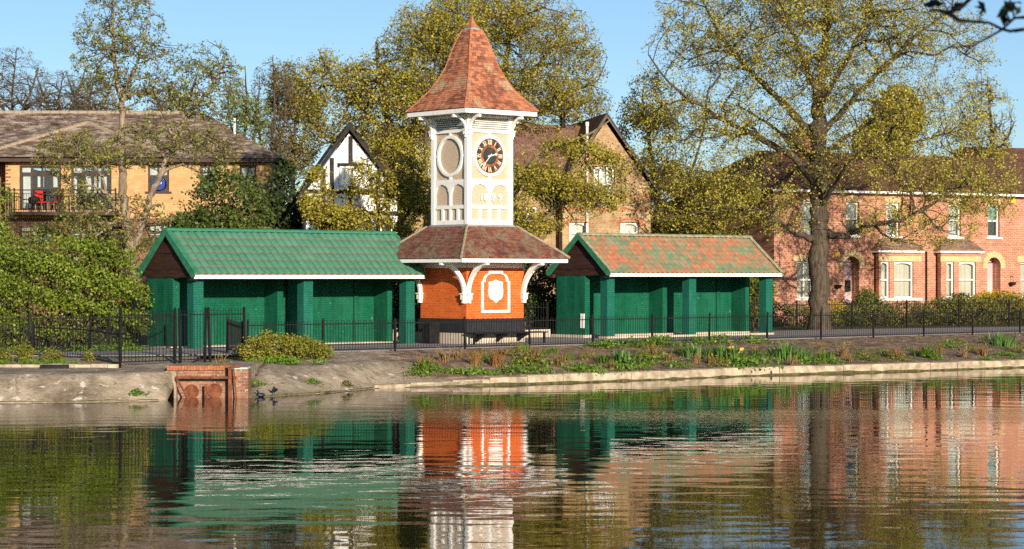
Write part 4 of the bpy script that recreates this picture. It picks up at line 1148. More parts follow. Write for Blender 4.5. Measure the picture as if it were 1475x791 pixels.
def spandrel(mb, a0, a1, zs, zt, y0, y1, rise=1.0):
    c, r = (a0 + a1) / 2, (a1 - a0) / 2; n = 12
    for i in range(n):
        p = (c + r * cos(pi * i / n), zs + r * rise * sin(pi * i / n)); q = (c + r * cos(pi * (i + 1) / n), zs + r * rise * sin(pi * (i + 1) / n))
        mb.quad((p[0], y0, p[1]), (q[0], y0, q[1]), (q[0], y0, zt), (p[0], y0, zt))
        mb.quad((p[0], y0, p[1]), (p[0], y1, p[1]), (q[0], y1, q[1]), (q[0], y0, q[1]))

# --- red brick terrace on the right
FT = Facade(1115, 99.5, 28)
T = thing('terrace_house', 'long red brick terrace with white sash windows behind the oak', 'house', (FT.ox, FT.oy, GZ), FT.ang)
aL = 20.5; ze = 6.06
ups = [(1155, 1186), (1219, 1237.5), (1276.5, 1296), (1366.5, 1384.5), (1423, 1440)]
A = FT.a
def Zt(px, py): return FT.z(px, py)
zu0, zu1, zg0, zg1 = Zt(1230, 339.5), Zt(1230, 291), Zt(1160, 430), Zt(1160, 376.5)
holes = [(A(x0), A(x1), zu0, zu1) for x0, x1 in ups]
holes += [(A(1500), A(1520), zu0, zu1)]
g1 = (A(1148), A(1172), zg0, zg1); holes.append(g1)
zs_d = Zt(1227, 372) - 0.33
doors = [(A(1216.5), A(1237.5)), (A(1422), A(1441))]
for d in doors: holes.append((d[0], d[1], 0.0, zs_d + (d[1] - d[0]) / 2))
g9 = (A(1470), A(1494), zg0, zg1); holes.append(g9)
bays = [(A(1258), A(1318)), (A(1347), A(1404))]
for b in bays: holes.append((b[0] + 0.15, b[1] - 0.15, 0.3, zg1 + 0.2))
mb = wall_holes(MB(), 0.0, aL, -0.02, ze, holes, 0.3)
for d in doors: spandrel(mb, d[0], d[1], zs_d, zs_d + (d[1] - d[0]) / 2, 0.0, 0.3)
mb.quad((0, 0.3, 0), (0, 8, 0), (0, 8, ze), (0, 0.3, ze)).quad((aL, 0.3, 0), (aL, 8, 0), (aL, 8, ze), (aL, 0.3, ze)).quad((0, 8, 0), (aL, 8, 0), (aL, 8, ze), (0, 8, ze))
mb.build('wall', 'terrace_brick', T)
MB().quad((0.05, 0.35, ze - 0.12), (aL - 0.05, 0.35, ze - 0.12), (aL - 0.05, 7.9, ze - 0.12), (0.05, 7.9, ze - 0.12)).quad((0.05, 0.35, 2.9), (aL - 0.05, 0.35, 2.9), (aL - 0.05, 7.9, 2.9), (0.05, 7.9, 2.9)).build('floor', 'pale_wood', T)
for i, (x0, x1) in enumerate(ups + [(1500, 1520)]):
    sash(T, A(x0), A(x1), zu0, zu1, curtain=(None if i in (1, 4) else 'net_curtain'), arch=True, blind='teal_blind' if i == 4 else ('net_curtain' if i == 1 else None))
    MB().prism([(A(x0) - 0.12, zu1 + 0.005), (A(x1) + 0.12, zu1 + 0.005), (A(x1) + 0.06, zu1 + 0.22), ((A(x0) + A(x1)) / 2, zu1 + 0.30), (A(x0) - 0.06, zu1 + 0.22)], -0.015, 0.08).build('lintel', 'buff_stone', T)
for g in (g1, g9):
    sash(T, g[0], g[1], g[2], g[3], bars=1 if g is g1 else 0)
    MB().box(g[0] - 0.2, g[1] + 0.2, -0.02, 0.1, g[3] + 0.01, g[3] + 0.28).build('lintel', 'buff_stone', T)
for d in doors:
    c = (d[0] + d[1]) / 2; r = (d[1] - d[0]) / 2
    arch_ring(T, c, zs_d, r + 0.005, r + 0.27, 11, 'buff_stone')
    dr = MB().box(d[0], d[1], 0.55, 0.61, 0.5, zs_d + 0.36).build('door', 'mauve_paint', T)
    MB().box(d[1] - 0.2, d[1] - 0.12, 0.51, 0.55, 1.5, 1.56).build('handle', 'gilt', dr)
    MB().box(d[0] - 0.01, d[0] + 0.02, 0.31, 1.06, 0.4, zs_d + 0.36).box(d[1] - 0.02, d[1] + 0.01, 0.31, 1.06, 0.4, zs_d + 0.36).build('porch_side', 'terrace_brick', T)
    MB().box(d[0] - 0.1, d[1] + 0.1, -0.5, 1.0, 0.0, 0.5).build('step', 'slab_stone', T)
# glazed upper part of the first porch
d = doors[0]
for z0_, z1_ in ((1.62, 2.05),): MB().box(d[0] + 0.1, d[1] - 0.1, 0.50, 0.53, z0_ - 0.1, z1_).build('porch_window', 'beam_black', T)
for b in bays:
    yb = -0.42
    h1, h2 = (b[0] + 0.10, b[0] + 0.10 + 0.50), (b[0] + 0.10 + 0.78, b[1] - 0.42)
    if b is bays[1]: h1, h2 = (b[0] + 0.32, b[0] + 0.78), (b[0] + 1.08, b[1] - 0.28)
    wl = wall_holes(MB(), b[0], b[1], 0.0, zg1 + 0.42, [(h1[0], h1[1], zg0, zg1), (h2[0], h2[1], zg0, zg1)], 0.24, yb)
    wl.build('bay', 'terrace_brick', T)
    for hh in (h1, h2):
        bw_ = sash(T, hh[0], hh[1], zg0, zg1, y=yb + 0.10, sill=False, arch=True)
    MB().box(b[0] - 0.05, b[1] + 0.05, yb - 0.08, yb + 0.1, zg0 - 0.11, zg0 - 0.003).build('sill', 'white_paint', T)
    MB().box(b[0] - 0.02, b[1] + 0.02, yb - 0.02, yb + 0.06, zg1 + 0.012, zg1 + 0.26).build('lintel', 'buff_stone', T)
    zr = zg1 + 0.42
    MB().box(b[0] - 0.12, b[1] + 0.12, yb - 0.13, 0.0, zr, zr + 0.09).build('bay_fascia', 'white_paint', T)
    mb = MB(); tile_patch(mb, (b[0] - 0.14, yb - 0.15, zr + 0.10), (b[1] + 0.14, yb - 0.15, zr + 0.10), (b[0] + 0.3, 0.0, zr + 0.62), (b[1] - 0.3, 0.0, zr + 0.62), 0.13, 0.2)
    mb.quad((b[0] - 0.14, yb - 0.15, zr + 0.095), (b[1] + 0.14, yb - 0.15, zr + 0.095), (b[1] - 0.3, 0.0, zr + 0.61), (b[0] + 0.3, 0.0, zr + 0.61))
    mb.quad((b[0] - 0.14, yb - 0.15, zr + 0.095), (b[0] + 0.3, 0.0, zr + 0.61), (b[0] - 0.14, 0.0, zr + 0.095)).quad((b[1] + 0.14, yb - 0.15, zr + 0.095), (b[1] + 0.14, 0.0, zr + 0.095), (b[1] - 0.3, 0.0, zr + 0.61))
    mb.build('bay_roof', 'bay_tiles', T)
MB().box(0.0, aL, -0.02, 0.0, zu0 - 0.34, zu0 - 0.24).build('string_course', 'terrace_brick', T)
MB().box(-0.35, aL + 0.3, -0.40, -0.36, ze - 0.04, ze + 0.10).box(-0.35, aL + 0.3, -0.36, 0.0, ze - 0.03, ze - 0.005).build('eaves_board', 'white_paint', T)
rf = MB().quad((-0.4, -0.44, ze + 0.08), (aL + 0.4, -0.44, ze + 0.08), (aL + 0.4, 4.2, ze + 2.05), (2.0, 4.2, ze + 2.05)).quad((-0.4, 8.4, ze + 0.08), (aL + 0.4, 8.4, ze + 0.08), (aL + 0.4, 4.2, ze + 2.05), (2.0, 4.2, ze + 2.05)).quad((-0.4, -0.44, ze + 0.08), (2.0, 4.2, ze + 2.05), (-0.4, 8.4, ze + 0.08)).build('roof', 'terrace_tiles', T)
mb = MB(); tile_patch(mb, (-0.4, -0.46, ze + 0.09), (aL + 0.4, -0.46, ze + 0.09), (2.0, 4.2, ze + 2.07), (aL + 0.4, 4.2, ze + 2.07), 0.17, 0.27)
stuff(mb.build('roof_tiles', 'terrace_tiles', rf))
for x in (4.1,):
    ch = MB().box(x, x + 1.5, 3.9, 4.6, ze + 1.4, ze + 3.1).box(x - 0.06, x + 1.56, 3.84, 4.66, ze + 2.9, ze + 3.02).build('chimney', 'terrace_brick', rf)
pp = MB().tube([(A(1333), -0.09, 0.02), (A(1333), -0.09, Zt(1333, 362))], 0.035, 8).build('drainpipe', 'black_paint', T)
for px, py in ((1205, 366.5), (1458, 290)):
    a, z = A(px), FT.z(px, py)
    MB().prism([(a - 0.13, z - 0.1), (a + 0.13, z - 0.1), (a + 0.13, z + 0.06), (a, z + 0.16), (a - 0.13, z + 0.06)], -0.10, -0.003).build('alarm_box', 'yellow_box', T)
for px, py in ((1204, 412), (1455, 408)):
    a, z = A(px), FT.z(px, py); q = FT
    loc = (q.ox + a * q.c + 0.22 * q.s, q.oy + a * q.s - 0.22 * q.c, GZ + z)
    hb = thing('hanging_basket', 'dark hanging basket on the terrace wall beside the ' + ('first porch' if px < 1300 else 'mauve porch near the gold hedge'), 'planter', loc, FT.ang)
    MB().lathe([(0.02, -0.12), (0.10, -0.09), (0.15, 0.02), (0.16, 0.06)], 10).build('bowl', 'beam_black', hb)
    MB().box(-0.012, 0.012, 0.0, 0.24, 0.30, 0.325).tube([(0, 0, 0.30), (0, 0, 0.06)], 0.006, 4).build('bracket', 'black_paint', hb)
# set back wing to the left of the terrace
FW = Facade(1036, 104.5, 28)
Wg = thing('brick_house', 'dark brick house wing with brown tiled roof half hidden behind the oak branches', 'house', (FW.ox, FW.oy, GZ), FW.ang)
wL = 4.6
wall_holes(MB(), 0, wL, -0.02, 5.2, [(1.2, 2.1, 3.2, 4.6)], 0.3).quad((0, 0.3, 0), (0, 6, 0), (0, 6, 5.2), (0, 0.3, 5.2)).quad((0, 6, 0), (wL, 6, 0), (wL, 6, 5.2), (0, 6, 5.2)).quad((wL, 0.3, 0), (wL, 6, 0), (wL, 6, 5.2), (wL, 0.3, 5.2)).build('wall', 'flats_dark_brick', Wg)
sash(Wg, 1.2, 2.1, 3.2, 4.6)
r2 = MB().quad((-0.3, -0.35, 5.2), (wL + 0.6, -0.35, 5.2), (wL + 0.6, 3, 7.0), (1.4, 3, 7.0)).quad((-0.3, -0.35, 5.2), (1.4, 3, 7.0), (-0.3, 6.4, 5.2)).quad((-0.3, 6.4, 5.2), (wL + 0.6, 6.4, 5.2), (wL + 0.6, 3, 7.0), (1.4, 3, 7.0)).build('roof', 'terrace_tiles', Wg)
mb = MB(); tile_patch(mb, (-0.3, -0.37, 5.21), (wL + 0.6, -0.37, 5.21), (1.4, 3, 7.02), (wL + 0.6, 3, 7.02), 0.17, 0.27); stuff(mb.build('roof_tiles', 'terrace_tiles', r2))
# farther roof at the right edge
FE = Facade(1425, 118, 20)
E_ = thing('brick_house', 'farther house with dark brown tiled roof rising beyond the red terrace', 'house', (FE.ox, FE.oy, GZ), FE.ang)
MB().box(0, 7.5, 0, 7, -0.02, 6.6).build('wall', 'terrace_brick', E_)
r2 = MB().quad((-0.3, -0.4, 6.55), (7.8, -0.4, 6.55), (7.8, 3.5, 9.3), (0.3, 3.5, 9.3)).quad((-0.3, 7.4, 6.55), (7.8, 7.4, 6.55), (7.8, 3.5, 9.3), (0.3, 3.5, 9.3)).quad((-0.3, -0.4, 6.55), (0.3, 3.5, 9.3), (-0.3, 7.4, 6.55)).build('roof', 'terrace_tiles', E_)
mb = MB(); tile_patch(mb, (-0.3, -0.42, 6.56), (7.8, -0.42, 6.56), (0.3, 3.5, 9.32), (7.8, 3.5, 9.32), 0.2, 0.3, jit=0.01, thick=0.03); stuff(mb.build('roof_tiles', 'terrace_tiles', r2))

# --- brown brick flats on the left
FF = Facade(8, 104, 2)
Fl = thing('flats', 'yellow brick block of flats with brown tiled hipped roof and timber balcony doors', 'building', (FF.ox, FF.oy, GZ), FF.ang)
A = FF.a; Z = FF.z
ze = Z(100, 233); z_fl = Z(100, 306); fh0, fh1 = Z(50, 303), Z(50, 238.5)
aR = A(392); zl0, zl1 = Z(50, 349), Z(50, 321.5)
fd = [(A(28), A(88)), (A(102.5), A(160.5))]
uw = [(A(213), A(243.5), Z(228, 276), Z(228, 238)), (A(288), A(312), Z(300, 276), Z(300, 238)), (A(345), A(369), Z(300, 276), Z(300, 238))]
lw = [(A(28), A(75), zl0, zl1), (A(100), A(148), zl0, zl1), (A(213), A(243.5), zl0, zl1)]
holes = [(a, b, fh0, fh1) for a, b in fd] + uw + lw
mb = wall_holes(MB(), 0, aR, z_fl - 0.28, ze, [h for h in holes if h[2] > z_fl - 0.3], 0.3)
mb.quad((0, 0.3, 0), (0, 9, 0), (0, 9, ze), (0, 0.3, ze)).quad((aR, 0.3, 0), (aR, 9, 0), (aR, 9, ze), (aR, 0.3, ze)).quad((0, 9, 0), (aR, 9, 0), (aR, 9, ze), (0, 9, ze)).build('wall', 'flats_brick', Fl)
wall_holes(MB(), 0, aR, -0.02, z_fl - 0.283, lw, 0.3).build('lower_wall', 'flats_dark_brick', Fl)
MB().box(0.05, aR - 0.05, 0.35, 8.9, z_fl - 0.2, z_fl - 0.1).build('floor', 'pale_wood', Fl)
sc_ = MB().box(0.09, 0.155, -0.03, 0.1, z_fl - 0.66, z_fl - 0.30).mesh('soldier_brick', 'flats_dark_brick')
for i in range(66): link('soldier_brick', sc_, Fl, loc=(i * 0.082, 0, 0))
qb = MB().box(-0.02, 0.24, -0.02, 0.06, 0, 0.075).mesh('quoin_brick', 'flats_dark_brick')
for i in range(18): link('quoin_brick', qb, Fl, loc=(0 if i % 2 else -0.001, 0, z_fl - 0.2 + i * 0.165), scale=(1 if i % 2 else 0.5, 1, 1))
for n_, (a, b) in enumerate(fd):
    w4 = (b - a) / 4; f = MB(); y = 0.12
    f.box(a, b, y, y + 0.08, fh1 - 0.08, fh1).box(a, b, y, y + 0.08, fh1 - 0.42, fh1 - 0.32)
    for x in (a, a + w4 * 1.1, a + w4 * 2.05, a + w4 * 3.0, b - 0.09): f.box(x, x + 0.09, y - 0.005, y + 0.085, fh0, fh1 - 0.081)
    f.box(a + 0.09, b - 0.09, y + 0.003, y + 0.075, fh0, fh0 + 0.12)
    wn_ = f.build('balcony_door', 'brown_paint', Fl)
    MB().box(a + 0.09, b - 0.09, y + 0.04, y + 0.048, fh0 + 0.12, fh1 - 0.08).build('pane', 'glass', wn_)
    for x0, x1, z0_ in (((a + 0.1, a + w4 * 1.05, fh0), (a + w4 * 1.6, a + w4 * 2.2, fh0 + 1.1), (a + w4 * 3.0, a + w4 * 3.5, fh0 + 1.1)) if n_ == 0 else ((a + 0.05, a + 0.2, fh0), (a + w4 * 1.35, a + w4 * 2.4, fh0 + 0.85), (a + w4 * 2.6, a + w4 * 3.4, fh0 + 0.85))):
        MB().box(x0, x1, y + 0.3, y + 0.33, z0_, fh1 - 0.44).build('curtain', 'net_curtain', wn_)
    MB().box(a + 0.1, a + w4, y + 0.09, y + 0.1, fh1 - 0.31, fh1 - 0.1).build('fanlight_blind', 'net_curtain', wn_)
for i, h in enumerate(uw):
    w_ = sash(Fl, h[0], h[1], h[2], h[3], curtain='net_curtain', mid=False, mat='brown_paint', sillmat='brown_paint', fw=0.08, cur_z=(h[3] - h[2]) * 0.55, bars=1)
    MB().box(h[0] + 0.08, h[1] - 0.08, 0.13, 0.2, h[3] - 0.55, h[3] - 0.46).build('transom', 'brown_paint', w_)
for h in lw:
    w_ = sash(Fl, h[0], h[1], h[2], h[3], curtain='net_curtain', mid=False, mat='brown_paint', sillmat='brown_paint', fw=0.08, cur_z=0.35, bars=2)
    MB().box(h[0] + 0.08, h[1] - 0.08, 0.13, 0.2, h[3] - 0.45, h[3] - 0.36).build('transom', 'brown_paint', w_)
# round blue board in the window
a, z = A(230), Z(230, 264.5)
bs = MB().prism([(0.27 * cos(2 * pi * i / 24), 0.31 * sin(2 * pi * i / 24)) for i in range(24)], -0.03, 0.0).build('window_board', 'blue_sign', None, loc=(FF.ox + a * FF.c, FF.oy + a * FF.s - 0.04, GZ + z), rot=(0, 0, FF.ang))
tag(bs, 'round blue board with a white letter D in a window of the flats', 'sign')
link('letter', text_mesh('letter', 'D', 0.24, 'white_paint', 0.004, 0.004), bs, loc=(0.02, -0.037, 0.03), rot=(pi / 2, 0, 0))
# balcony
bl = thing('balcony', 'black railed balcony across the two timber doors of the flats', 'balcony', (FF.ox, FF.oy, GZ), FF.ang)
b0, b1_ = A(19), A(172)
MB().box(b0, b1_, -1.1, -0.035, z_fl - 0.16, z_fl).build('slab', 'brown_paint', bl)
rm = MB()
MB().box(b0, b1_, -1.08, -1.04, z_fl + 0.98, z_fl + 1.03).build('handrail', 'black_paint', bl)
MB().box(b0, b1_, -1.07, -1.05, z_fl + 0.82, z_fl + 0.85).build('rail', 'black_paint', bl)
MB().box(b0, b1_, -1.07, -1.05, z_fl + 0.08, z_fl + 0.11).build('rail', 'black_paint', bl)
for x in (b0 + 0.03, b0 + 0.25, A(91), A(96), b1_ - 0.03): MB().box(x - 0.035, x + 0.035, -1.095, -1.025, z_fl, z_fl + 1.1).build('post', 'black_paint', bl)
bm_ = MB().box(-0.008, 0.008, -1.068, -1.052, z_fl + 0.09, z_fl + 0.83).mesh('bar', 'black_paint')
n = int((b1_ - b0) / 0.115)
for i in range(1, n): link('bar', bm_, bl, loc=(b0 + (b1_ - b0) * i / n, 0, 0))
def chair(label, px, rz):
    a = A(px); y = -0.55
    c = thing('garden_chair', label, 'chair', (FF.ox + a * FF.c - y * FF.s, FF.oy + a * FF.s + y * FF.c, GZ + z_fl), FF.ang + rz)
    MB().box(-0.22, 0.22, -0.22, 0.22, 0.42, 0.48).build('seat', 'red_cloth', c)
    MB().box(-0.22, 0.22, 0.18, 0.23, 0.5, 1.0).build('backrest', 'red_cloth', c)
    for sx in (-1, 1):
        for sy in (-1, 1): MB().box(sx * 0.2 - 0.015, sx * 0.2 + 0.015, sy * 0.2 - 0.015, sy * 0.2 + 0.015, 0, 0.42).build('leg', 'pale_wood', c)
chair('red balcony chair near the white curtain of the flats', 63, 0.9)
chair('red balcony chair near the middle railing post of the flats', 83, -0.9)
a = A(108); y = -0.5
st = thing('wooden_stool', 'pale wooden step stool on the balcony of the flats', 'stool', (FF.ox + a * FF.c - y * FF.s, FF.oy + a * FF.s + y * FF.c, GZ + z_fl), FF.ang)
for x in (-0.12, 0.12):
    for yy in (-0.1, 0.1): MB().box(x - 0.025, x + 0.025, yy - 0.025, yy + 0.025, 0, 0.78).build('leg', 'pale_wood', st)
for z in (0.25, 0.5, 0.78): MB().box(-0.15, 0.15, -0.13, 0.13, z, z + 0.04).build('tread', 'pale_wood', st)
for lab, px, r in (('black round kettle barbecue on the flats balcony beside the wooden stool', 126, 0.26), ('black round covered planter on the flats balcony beside the red chairs', 52, 0.3)):
    a = A(px)
    kb_ = thing('barbecue' if px > 100 else 'planter', lab, 'barbecue' if px > 100 else 'planter', (FF.ox + a * FF.c + 0.5 * FF.s, FF.oy + a * FF.s - 0.5 * FF.c, GZ + z_fl), FF.ang)
    MB().lathe([(0.05, 0.32), (r * 0.8, 0.4), (r, 0.55), (r * 0.85, 0.68), (0.04, 0.75)], 14).build('bowl', 'black_paint', kb_)
    for t in range(3): MB().tube([(r * 0.5 * cos(t * 2.1), r * 0.5 * sin(t * 2.1), 0.42), (r * 0.9 * cos(t * 2.1), r * 0.9 * sin(t * 2.1), 0.0)], 0.018, 5).build('leg', 'black_paint', kb_)
# flats roof: main slope with hipped right end and a lower hipped bay
MB().box(-1.8, aR + 0.4, -0.55, -0.5, ze - 0.03, ze + 0.20).box(-1.8, aR + 0.4, -0.5, 0.02, ze - 0.02, ze + 0.0).build('fascia', 'brown_paint', Fl)
zr = Z(150, 160) * 1.0 + 0.22; yr = 4.6
xr1 = A(268) * 1.045
rf = MB().quad((-14, -0.6, ze + 0.16), (aR + 0.5, -0.6, ze + 0.16), (xr1, yr, zr), (-14, yr, zr)).quad((aR + 0.5, -0.6, ze + 0.16), (aR + 0.5, 9.8, ze + 0.16), (xr1, yr, zr)).quad((-14, 9.8, ze + 0.16), (aR + 0.5, 9.8, ze + 0.16), (xr1, yr, zr), (-14, yr, zr)).build('roof', 'flats_tiles', Fl)
mb = MB(); tile_patch(mb, (-14, -0.62, ze + 0.17), (aR + 0.5, -0.62, ze + 0.17), (-14, yr, zr + 0.02), (xr1, yr, zr + 0.02), 0.24, 0.33, jit=0.008, thick=0.03)
stuff(mb.build('roof_tiles', 'flats_tiles', rf))
# the hipped bay roof standing forward of the main slope
pk = (A(117), 1.9, Z(117, 176) + 0.05); pa, pb = (A(-30), -0.75, ze + 0.18), (A(246), -0.75, ze + 0.18)
hb = MB().quad(pa, pb, pk); 
hb.quad(pa, pk, (A(-30), 1.9, ze + 1.4)).quad(pb, (A(246), 1.0, ze + 1.0), pk)
hb = hb.build('bay_roof', 'flats_tiles', Fl)
mb = MB(); tile_patch(mb, (pa[0], pa[1] - 0.02, pa[2] + 0.02), (pb[0], pb[1] - 0.02, pb[2] + 0.02), (pk[0] - 0.02, pk[1], pk[2] + 0.03), (pk[0] + 0.02, pk[1], pk[2] + 0.03), 0.24, 0.33, jit=0.008, thick=0.03)
stuff(mb.build('roof_tiles', 'flats_tiles', hb))
mb = MB()
for q in (pa, pb):
    n = 16
    for i in range(n):
        t0, t1 = i / n, (i + 1.08) / n
        P = lambda t: (q[0] + (pk[0] - q[0]) * t, q[1] + (pk[1] - q[1]) * t, q[2] + (pk[2] - q[2]) * t + 0.05)
        mb.tube([P(t0), P(t1)], [0.11, 0.09], 6)
stuff(mb.build('hip_tiles', 'hip_grey', hb))
rt = MB().tube([(0, 0, 0), (0.44, 0, 0)], [0.13, 0.12], 8).mesh('ridge_tile', 'hip_grey')
for i in range(int((xr1 + 9) / 0.45)): link('ridge_tile', rt, rf, loc=(-9 + i * 0.45, yr, zr + 0.02))
cn = MB().box(A(331), A(334), 2.0, 2.1, ze + 0.8, ze + 2.2).build('vent_stack', 'old_white_paint', rf)
# darker neighbour wall at the far left edge
nb = thing('flats', 'recessed dark brick end of flats at the foot of the tiled valley', 'building', (FF.ox - 8.5, FF.oy + 1.5, GZ), FF.ang)
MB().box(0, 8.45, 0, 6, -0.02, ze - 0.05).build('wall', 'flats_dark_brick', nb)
MB().box(7.6, 8.2, -0.03, 0.02, 1.2, 2.4).build('window', 'brown_paint', nb)

# --- white half timbered gabled house
FG = Facade(438, 90, 8)
G = thing('timbered_house', 'white half timbered gabled house half hidden by golden leaves', 'house', (FG.ox, FG.oy, GZ), FG.ang)
A = FG.a; Z = FG.z
gl, gr, gc = A(441), A(572), A(503); zb_, zp = Z(500, 276), Z(503, 192)
hl = [(A(470), A(486), Z(480, 334), Z(480, 312)), (A(548), A(566), Z(556, 336), Z(556, 312)), (A(492), A(514), Z(500, 334), Z(500, 312)), (A(489), A(511), Z(500, 268), Z(500, 240))]
mb = wall_holes(MB(), gl, gr, -0.02, zb_, [h for h in hl[:3]], 0.3)
mb.prism([(gl, zb_ + 0.002), (gr, zb_ + 0.002), (gc, zp)], 0.0, 0.3)
mb.quad((gl, 0.3, 0), (gl, 8, 0), (gl, 8, zb_), (gl, 0.3, zb_)).quad((gr, 0.3, 0), (gr, 8, 0), (gr, 8, zb_), (gr, 0.3, zb_)).quad((gl, 8, 0), (gr, 8, 0), (gr, 8, zb_), (gl, 8, zb_))
mb.build('wall', 'render_white', G)
def beam(xa, za, xb, zb2, w=0.17):
    dx, dz = xb - xa, zb2 - za; L = hypot(dx, dz); nx, nz = -dz / L * w / 2, dx / L * w / 2
    MB().prism([(xa + nx, za + nz), (xa - nx, za - nz), (xb - nx, zb2 - nz), (xb + nx, zb2 + nz)], -0.05 - rnd.uniform(0, 0.015), -0.002).build('beam', 'beam_black', G)
def gz_top(x): return zb_ + (zp - zb_) * (1 - abs(x - gc) / ((gr - gc) if x > gc else (gc - gl)))
for px in (466, 478, 505, 545, 559):
    x = A(px); beam(x, Z(px, 335), x, gz_top(x) - 0.05)
for py in (276, 307): beam(gl, Z(500, py), gr, Z(500, py))
beam(A(486), Z(490, 238), A(523), Z(520, 238)); beam(A(545), Z(545, 262), A(562), Z(560, 276), 0.14)
for h in hl[:3]: sash(G, h[0], h[1], h[2], h[3], y=0.12, bars=1, mid=False, curtain=None, sill=False)
h = hl[3]; sash(G, h[0], h[1], h[2], h[3], y=-0.12, bars=2, mid=False, curtain='net_curtain', sill=False)
for s, ex_ in ((-1, gl - 0.35), (1, gr + 0.35)):
    sl_ = (zp - zb_) / ((gr - gc) if s > 0 else (gc - gl)); zlow = zp - sl_ * abs(ex_ - gc)
    MB().prism([(ex_, zlow), (ex_, zlow + 0.26), (gc, zp + 0.42), (gc, zp + 0.12)][::s], -0.32, -0.26).build('bargeboard', 'beam_black', G)
    MB().quad((ex_, -0.35, zlow + 0.27), (gc, -0.35, zp + 0.43), (gc, 9, zp + 0.43), (ex_, 9, zlow + 0.27)).build('roof', 'mid_tiles', G)
# long tiled roof and white bay of the same range, behind the tower
FH = Facade(560, 104, 6)
Hh = thing('brick_house', 'brick house with brown roof and white sash bay just behind the clock tower', 'house', (FH.ox, FH.oy, GZ), FH.ang)
A = FH.a; Z = FH.z
aw = A(690); ze2 = Z(600, 262)
bw0, bw1 = A(600), A(619)
wall_holes(MB(), 0, aw, -0.02, ze2, [(A(570), A(585), Z(580, 330), Z(580, 295))], 0.3).quad((0, 0.3, 0), (0, 8, 0), (0, 8, ze2), (0, 0.3, ze2)).quad((aw, 0.3, 0), (aw, 8, 0), (aw, 8, ze2), (aw, 0.3, ze2)).quad((0, 8, 0), (aw, 8, 0), (aw, 8, ze2), (0, 8, ze2)).build('wall', 'stock_brick', Hh)
sash(Hh, A(570), A(585), Z(580, 330), Z(580, 295), curtain=None)
dz0, dz1 = Z(608, 258), Z(608, 203)
MB().box(bw0 - 0.1, bw1 + 0.1, -0.25, 0.0, dz0 - 0.1, dz0).box(bw0 - 0.1, bw1 + 0.1, -0.25, 2.0, dz1, dz1 + 0.12).box(bw0 - 0.1, bw0 + 0.02, -0.2, 2.0, dz0, dz1).box(bw1 - 0.02, bw1 + 0.1, -0.2, 2.0, dz0, dz1).box(bw0 + 0.02, bw1 - 0.02, 0.2, 0.3, dz0, dz1).build('dormer', 'white_paint', Hh)
for z0_, z1_ in ((dz0, (dz0 + dz1) / 2 - 0.05), ((dz0 + dz1) / 2 + 0.05, dz1)): sash(Hh, bw0 + 0.02, bw1 - 0.02, z0_, z1_, y=-0.15, mid=False, curtain=None, sill=False, bars=1)
r2 = MB().quad((-0.4, -0.4, ze2), (aw + 0.4, -0.4, ze2), (aw + 0.4, 4, ze2 + 2.9), (-0.4, 4, ze2 + 2.9)).quad((-0.4, 8.4, ze2), (aw + 0.4, 8.4, ze2), (aw + 0.4, 4, ze2 + 2.9), (-0.4, 4, ze2 + 2.9)).build('roof', 'mid_tiles', Hh)
mb = MB(); tile_patch(mb, (-0.4, -0.42, ze2 + 0.01), (aw + 0.4, -0.42, ze2 + 0.01), (-0.4, 4, ze2 + 2.92), (aw + 0.4, 4, ze2 + 2.92), 0.17, 0.27); stuff(mb.build('roof_tiles', 'mid_tiles', r2))

# --- yellow stock brick house with a gable, right of the tower
FM = Facade(806, 92.5, 10)
M_ = thing('stock_brick_house', 'yellow stock brick gabled house with white pipe between tower and oak', 'house', (FM.ox, FM.oy, GZ), FM.ang)
A = FM.a; Z = FM.z
gl, gr, gc = A(810), A(937), A(872); zb_, zp = Z(872, 267), Z(872, 176)
wu = (A(855.5), A(885.5), Z(870, 293), Z(870, 240)); w1_ = (A(820.5), A(845), Z(832, 352), Z(832, 320)); w2_ = (A(894), A(920), Z(907, 352), Z(907, 320))
mb = wall_holes(MB(), gl, gr, -0.02, zb_, [(wu[0], wu[1], wu[2], zb_), w1_, w2_], 0.3)
k1, k2 = wu[0], wu[1]
def gtop(x): return zb_ + (zp - zb_) * (1 - abs(x - gc) / ((gr - gc) if x > gc else (gc - gl)))
for poly in ([(gl, zb_), (k1, zb_), (k1, gtop(k1))], [(k2, zb_), (gr, zb_), (k2, gtop(k2))], [(k1, wu[3]), (k2, wu[3]), (k2, gtop(k2)), (gc, zp), (k1, gtop(k1))]):
    mb.prism(poly, 0.0, 0.3)
mb.quad((gl, 0.3, 0), (gl, 8, 0), (gl, 8, zb_), (gl, 0.3, zb_)).quad((gr, 0.3, 0), (gr, 8, 0), (gr, 8, zb_), (gr, 0.3, zb_)).quad((gl, 8, 0), (gr, 8, 0), (gr, 8, zb_), (gl, 8, zb_))
mb.build('wall', 'stock_brick', M_)
sash(M_, wu[0], wu[1], wu[2], wu[3], curtain='net_curtain', bars=2)
for w_ in (w1_, w2_):
    sash(M_, w_[0], w_[1], w_[2], w_[3], curtain='net_curtain', arch=True)
    c = (w_[0] + w_[1]) / 2; r = (w_[1] - w_[0]) / 2
    arch_ring(M_, c, w_[3] - 0.02, r + 0.02, r + 0.16, 9, 'red_arch', rise=0.32)
for py in (282, 303): MB().box(gl, gr, -0.012, 0.0, Z(872, py), Z(872, py) + 0.06).build('string_course', 'red_arch', M_)
MB().box(A(849), A(893), -0.08, 0.0, Z(870, 224), Z(870, 221)).build('beam', 'beam_black', M_)
MB().box(A(850), A(892), -0.02, 0.0, Z(870, 231), Z(870, 226)).build('band', 'red_arch', M_)
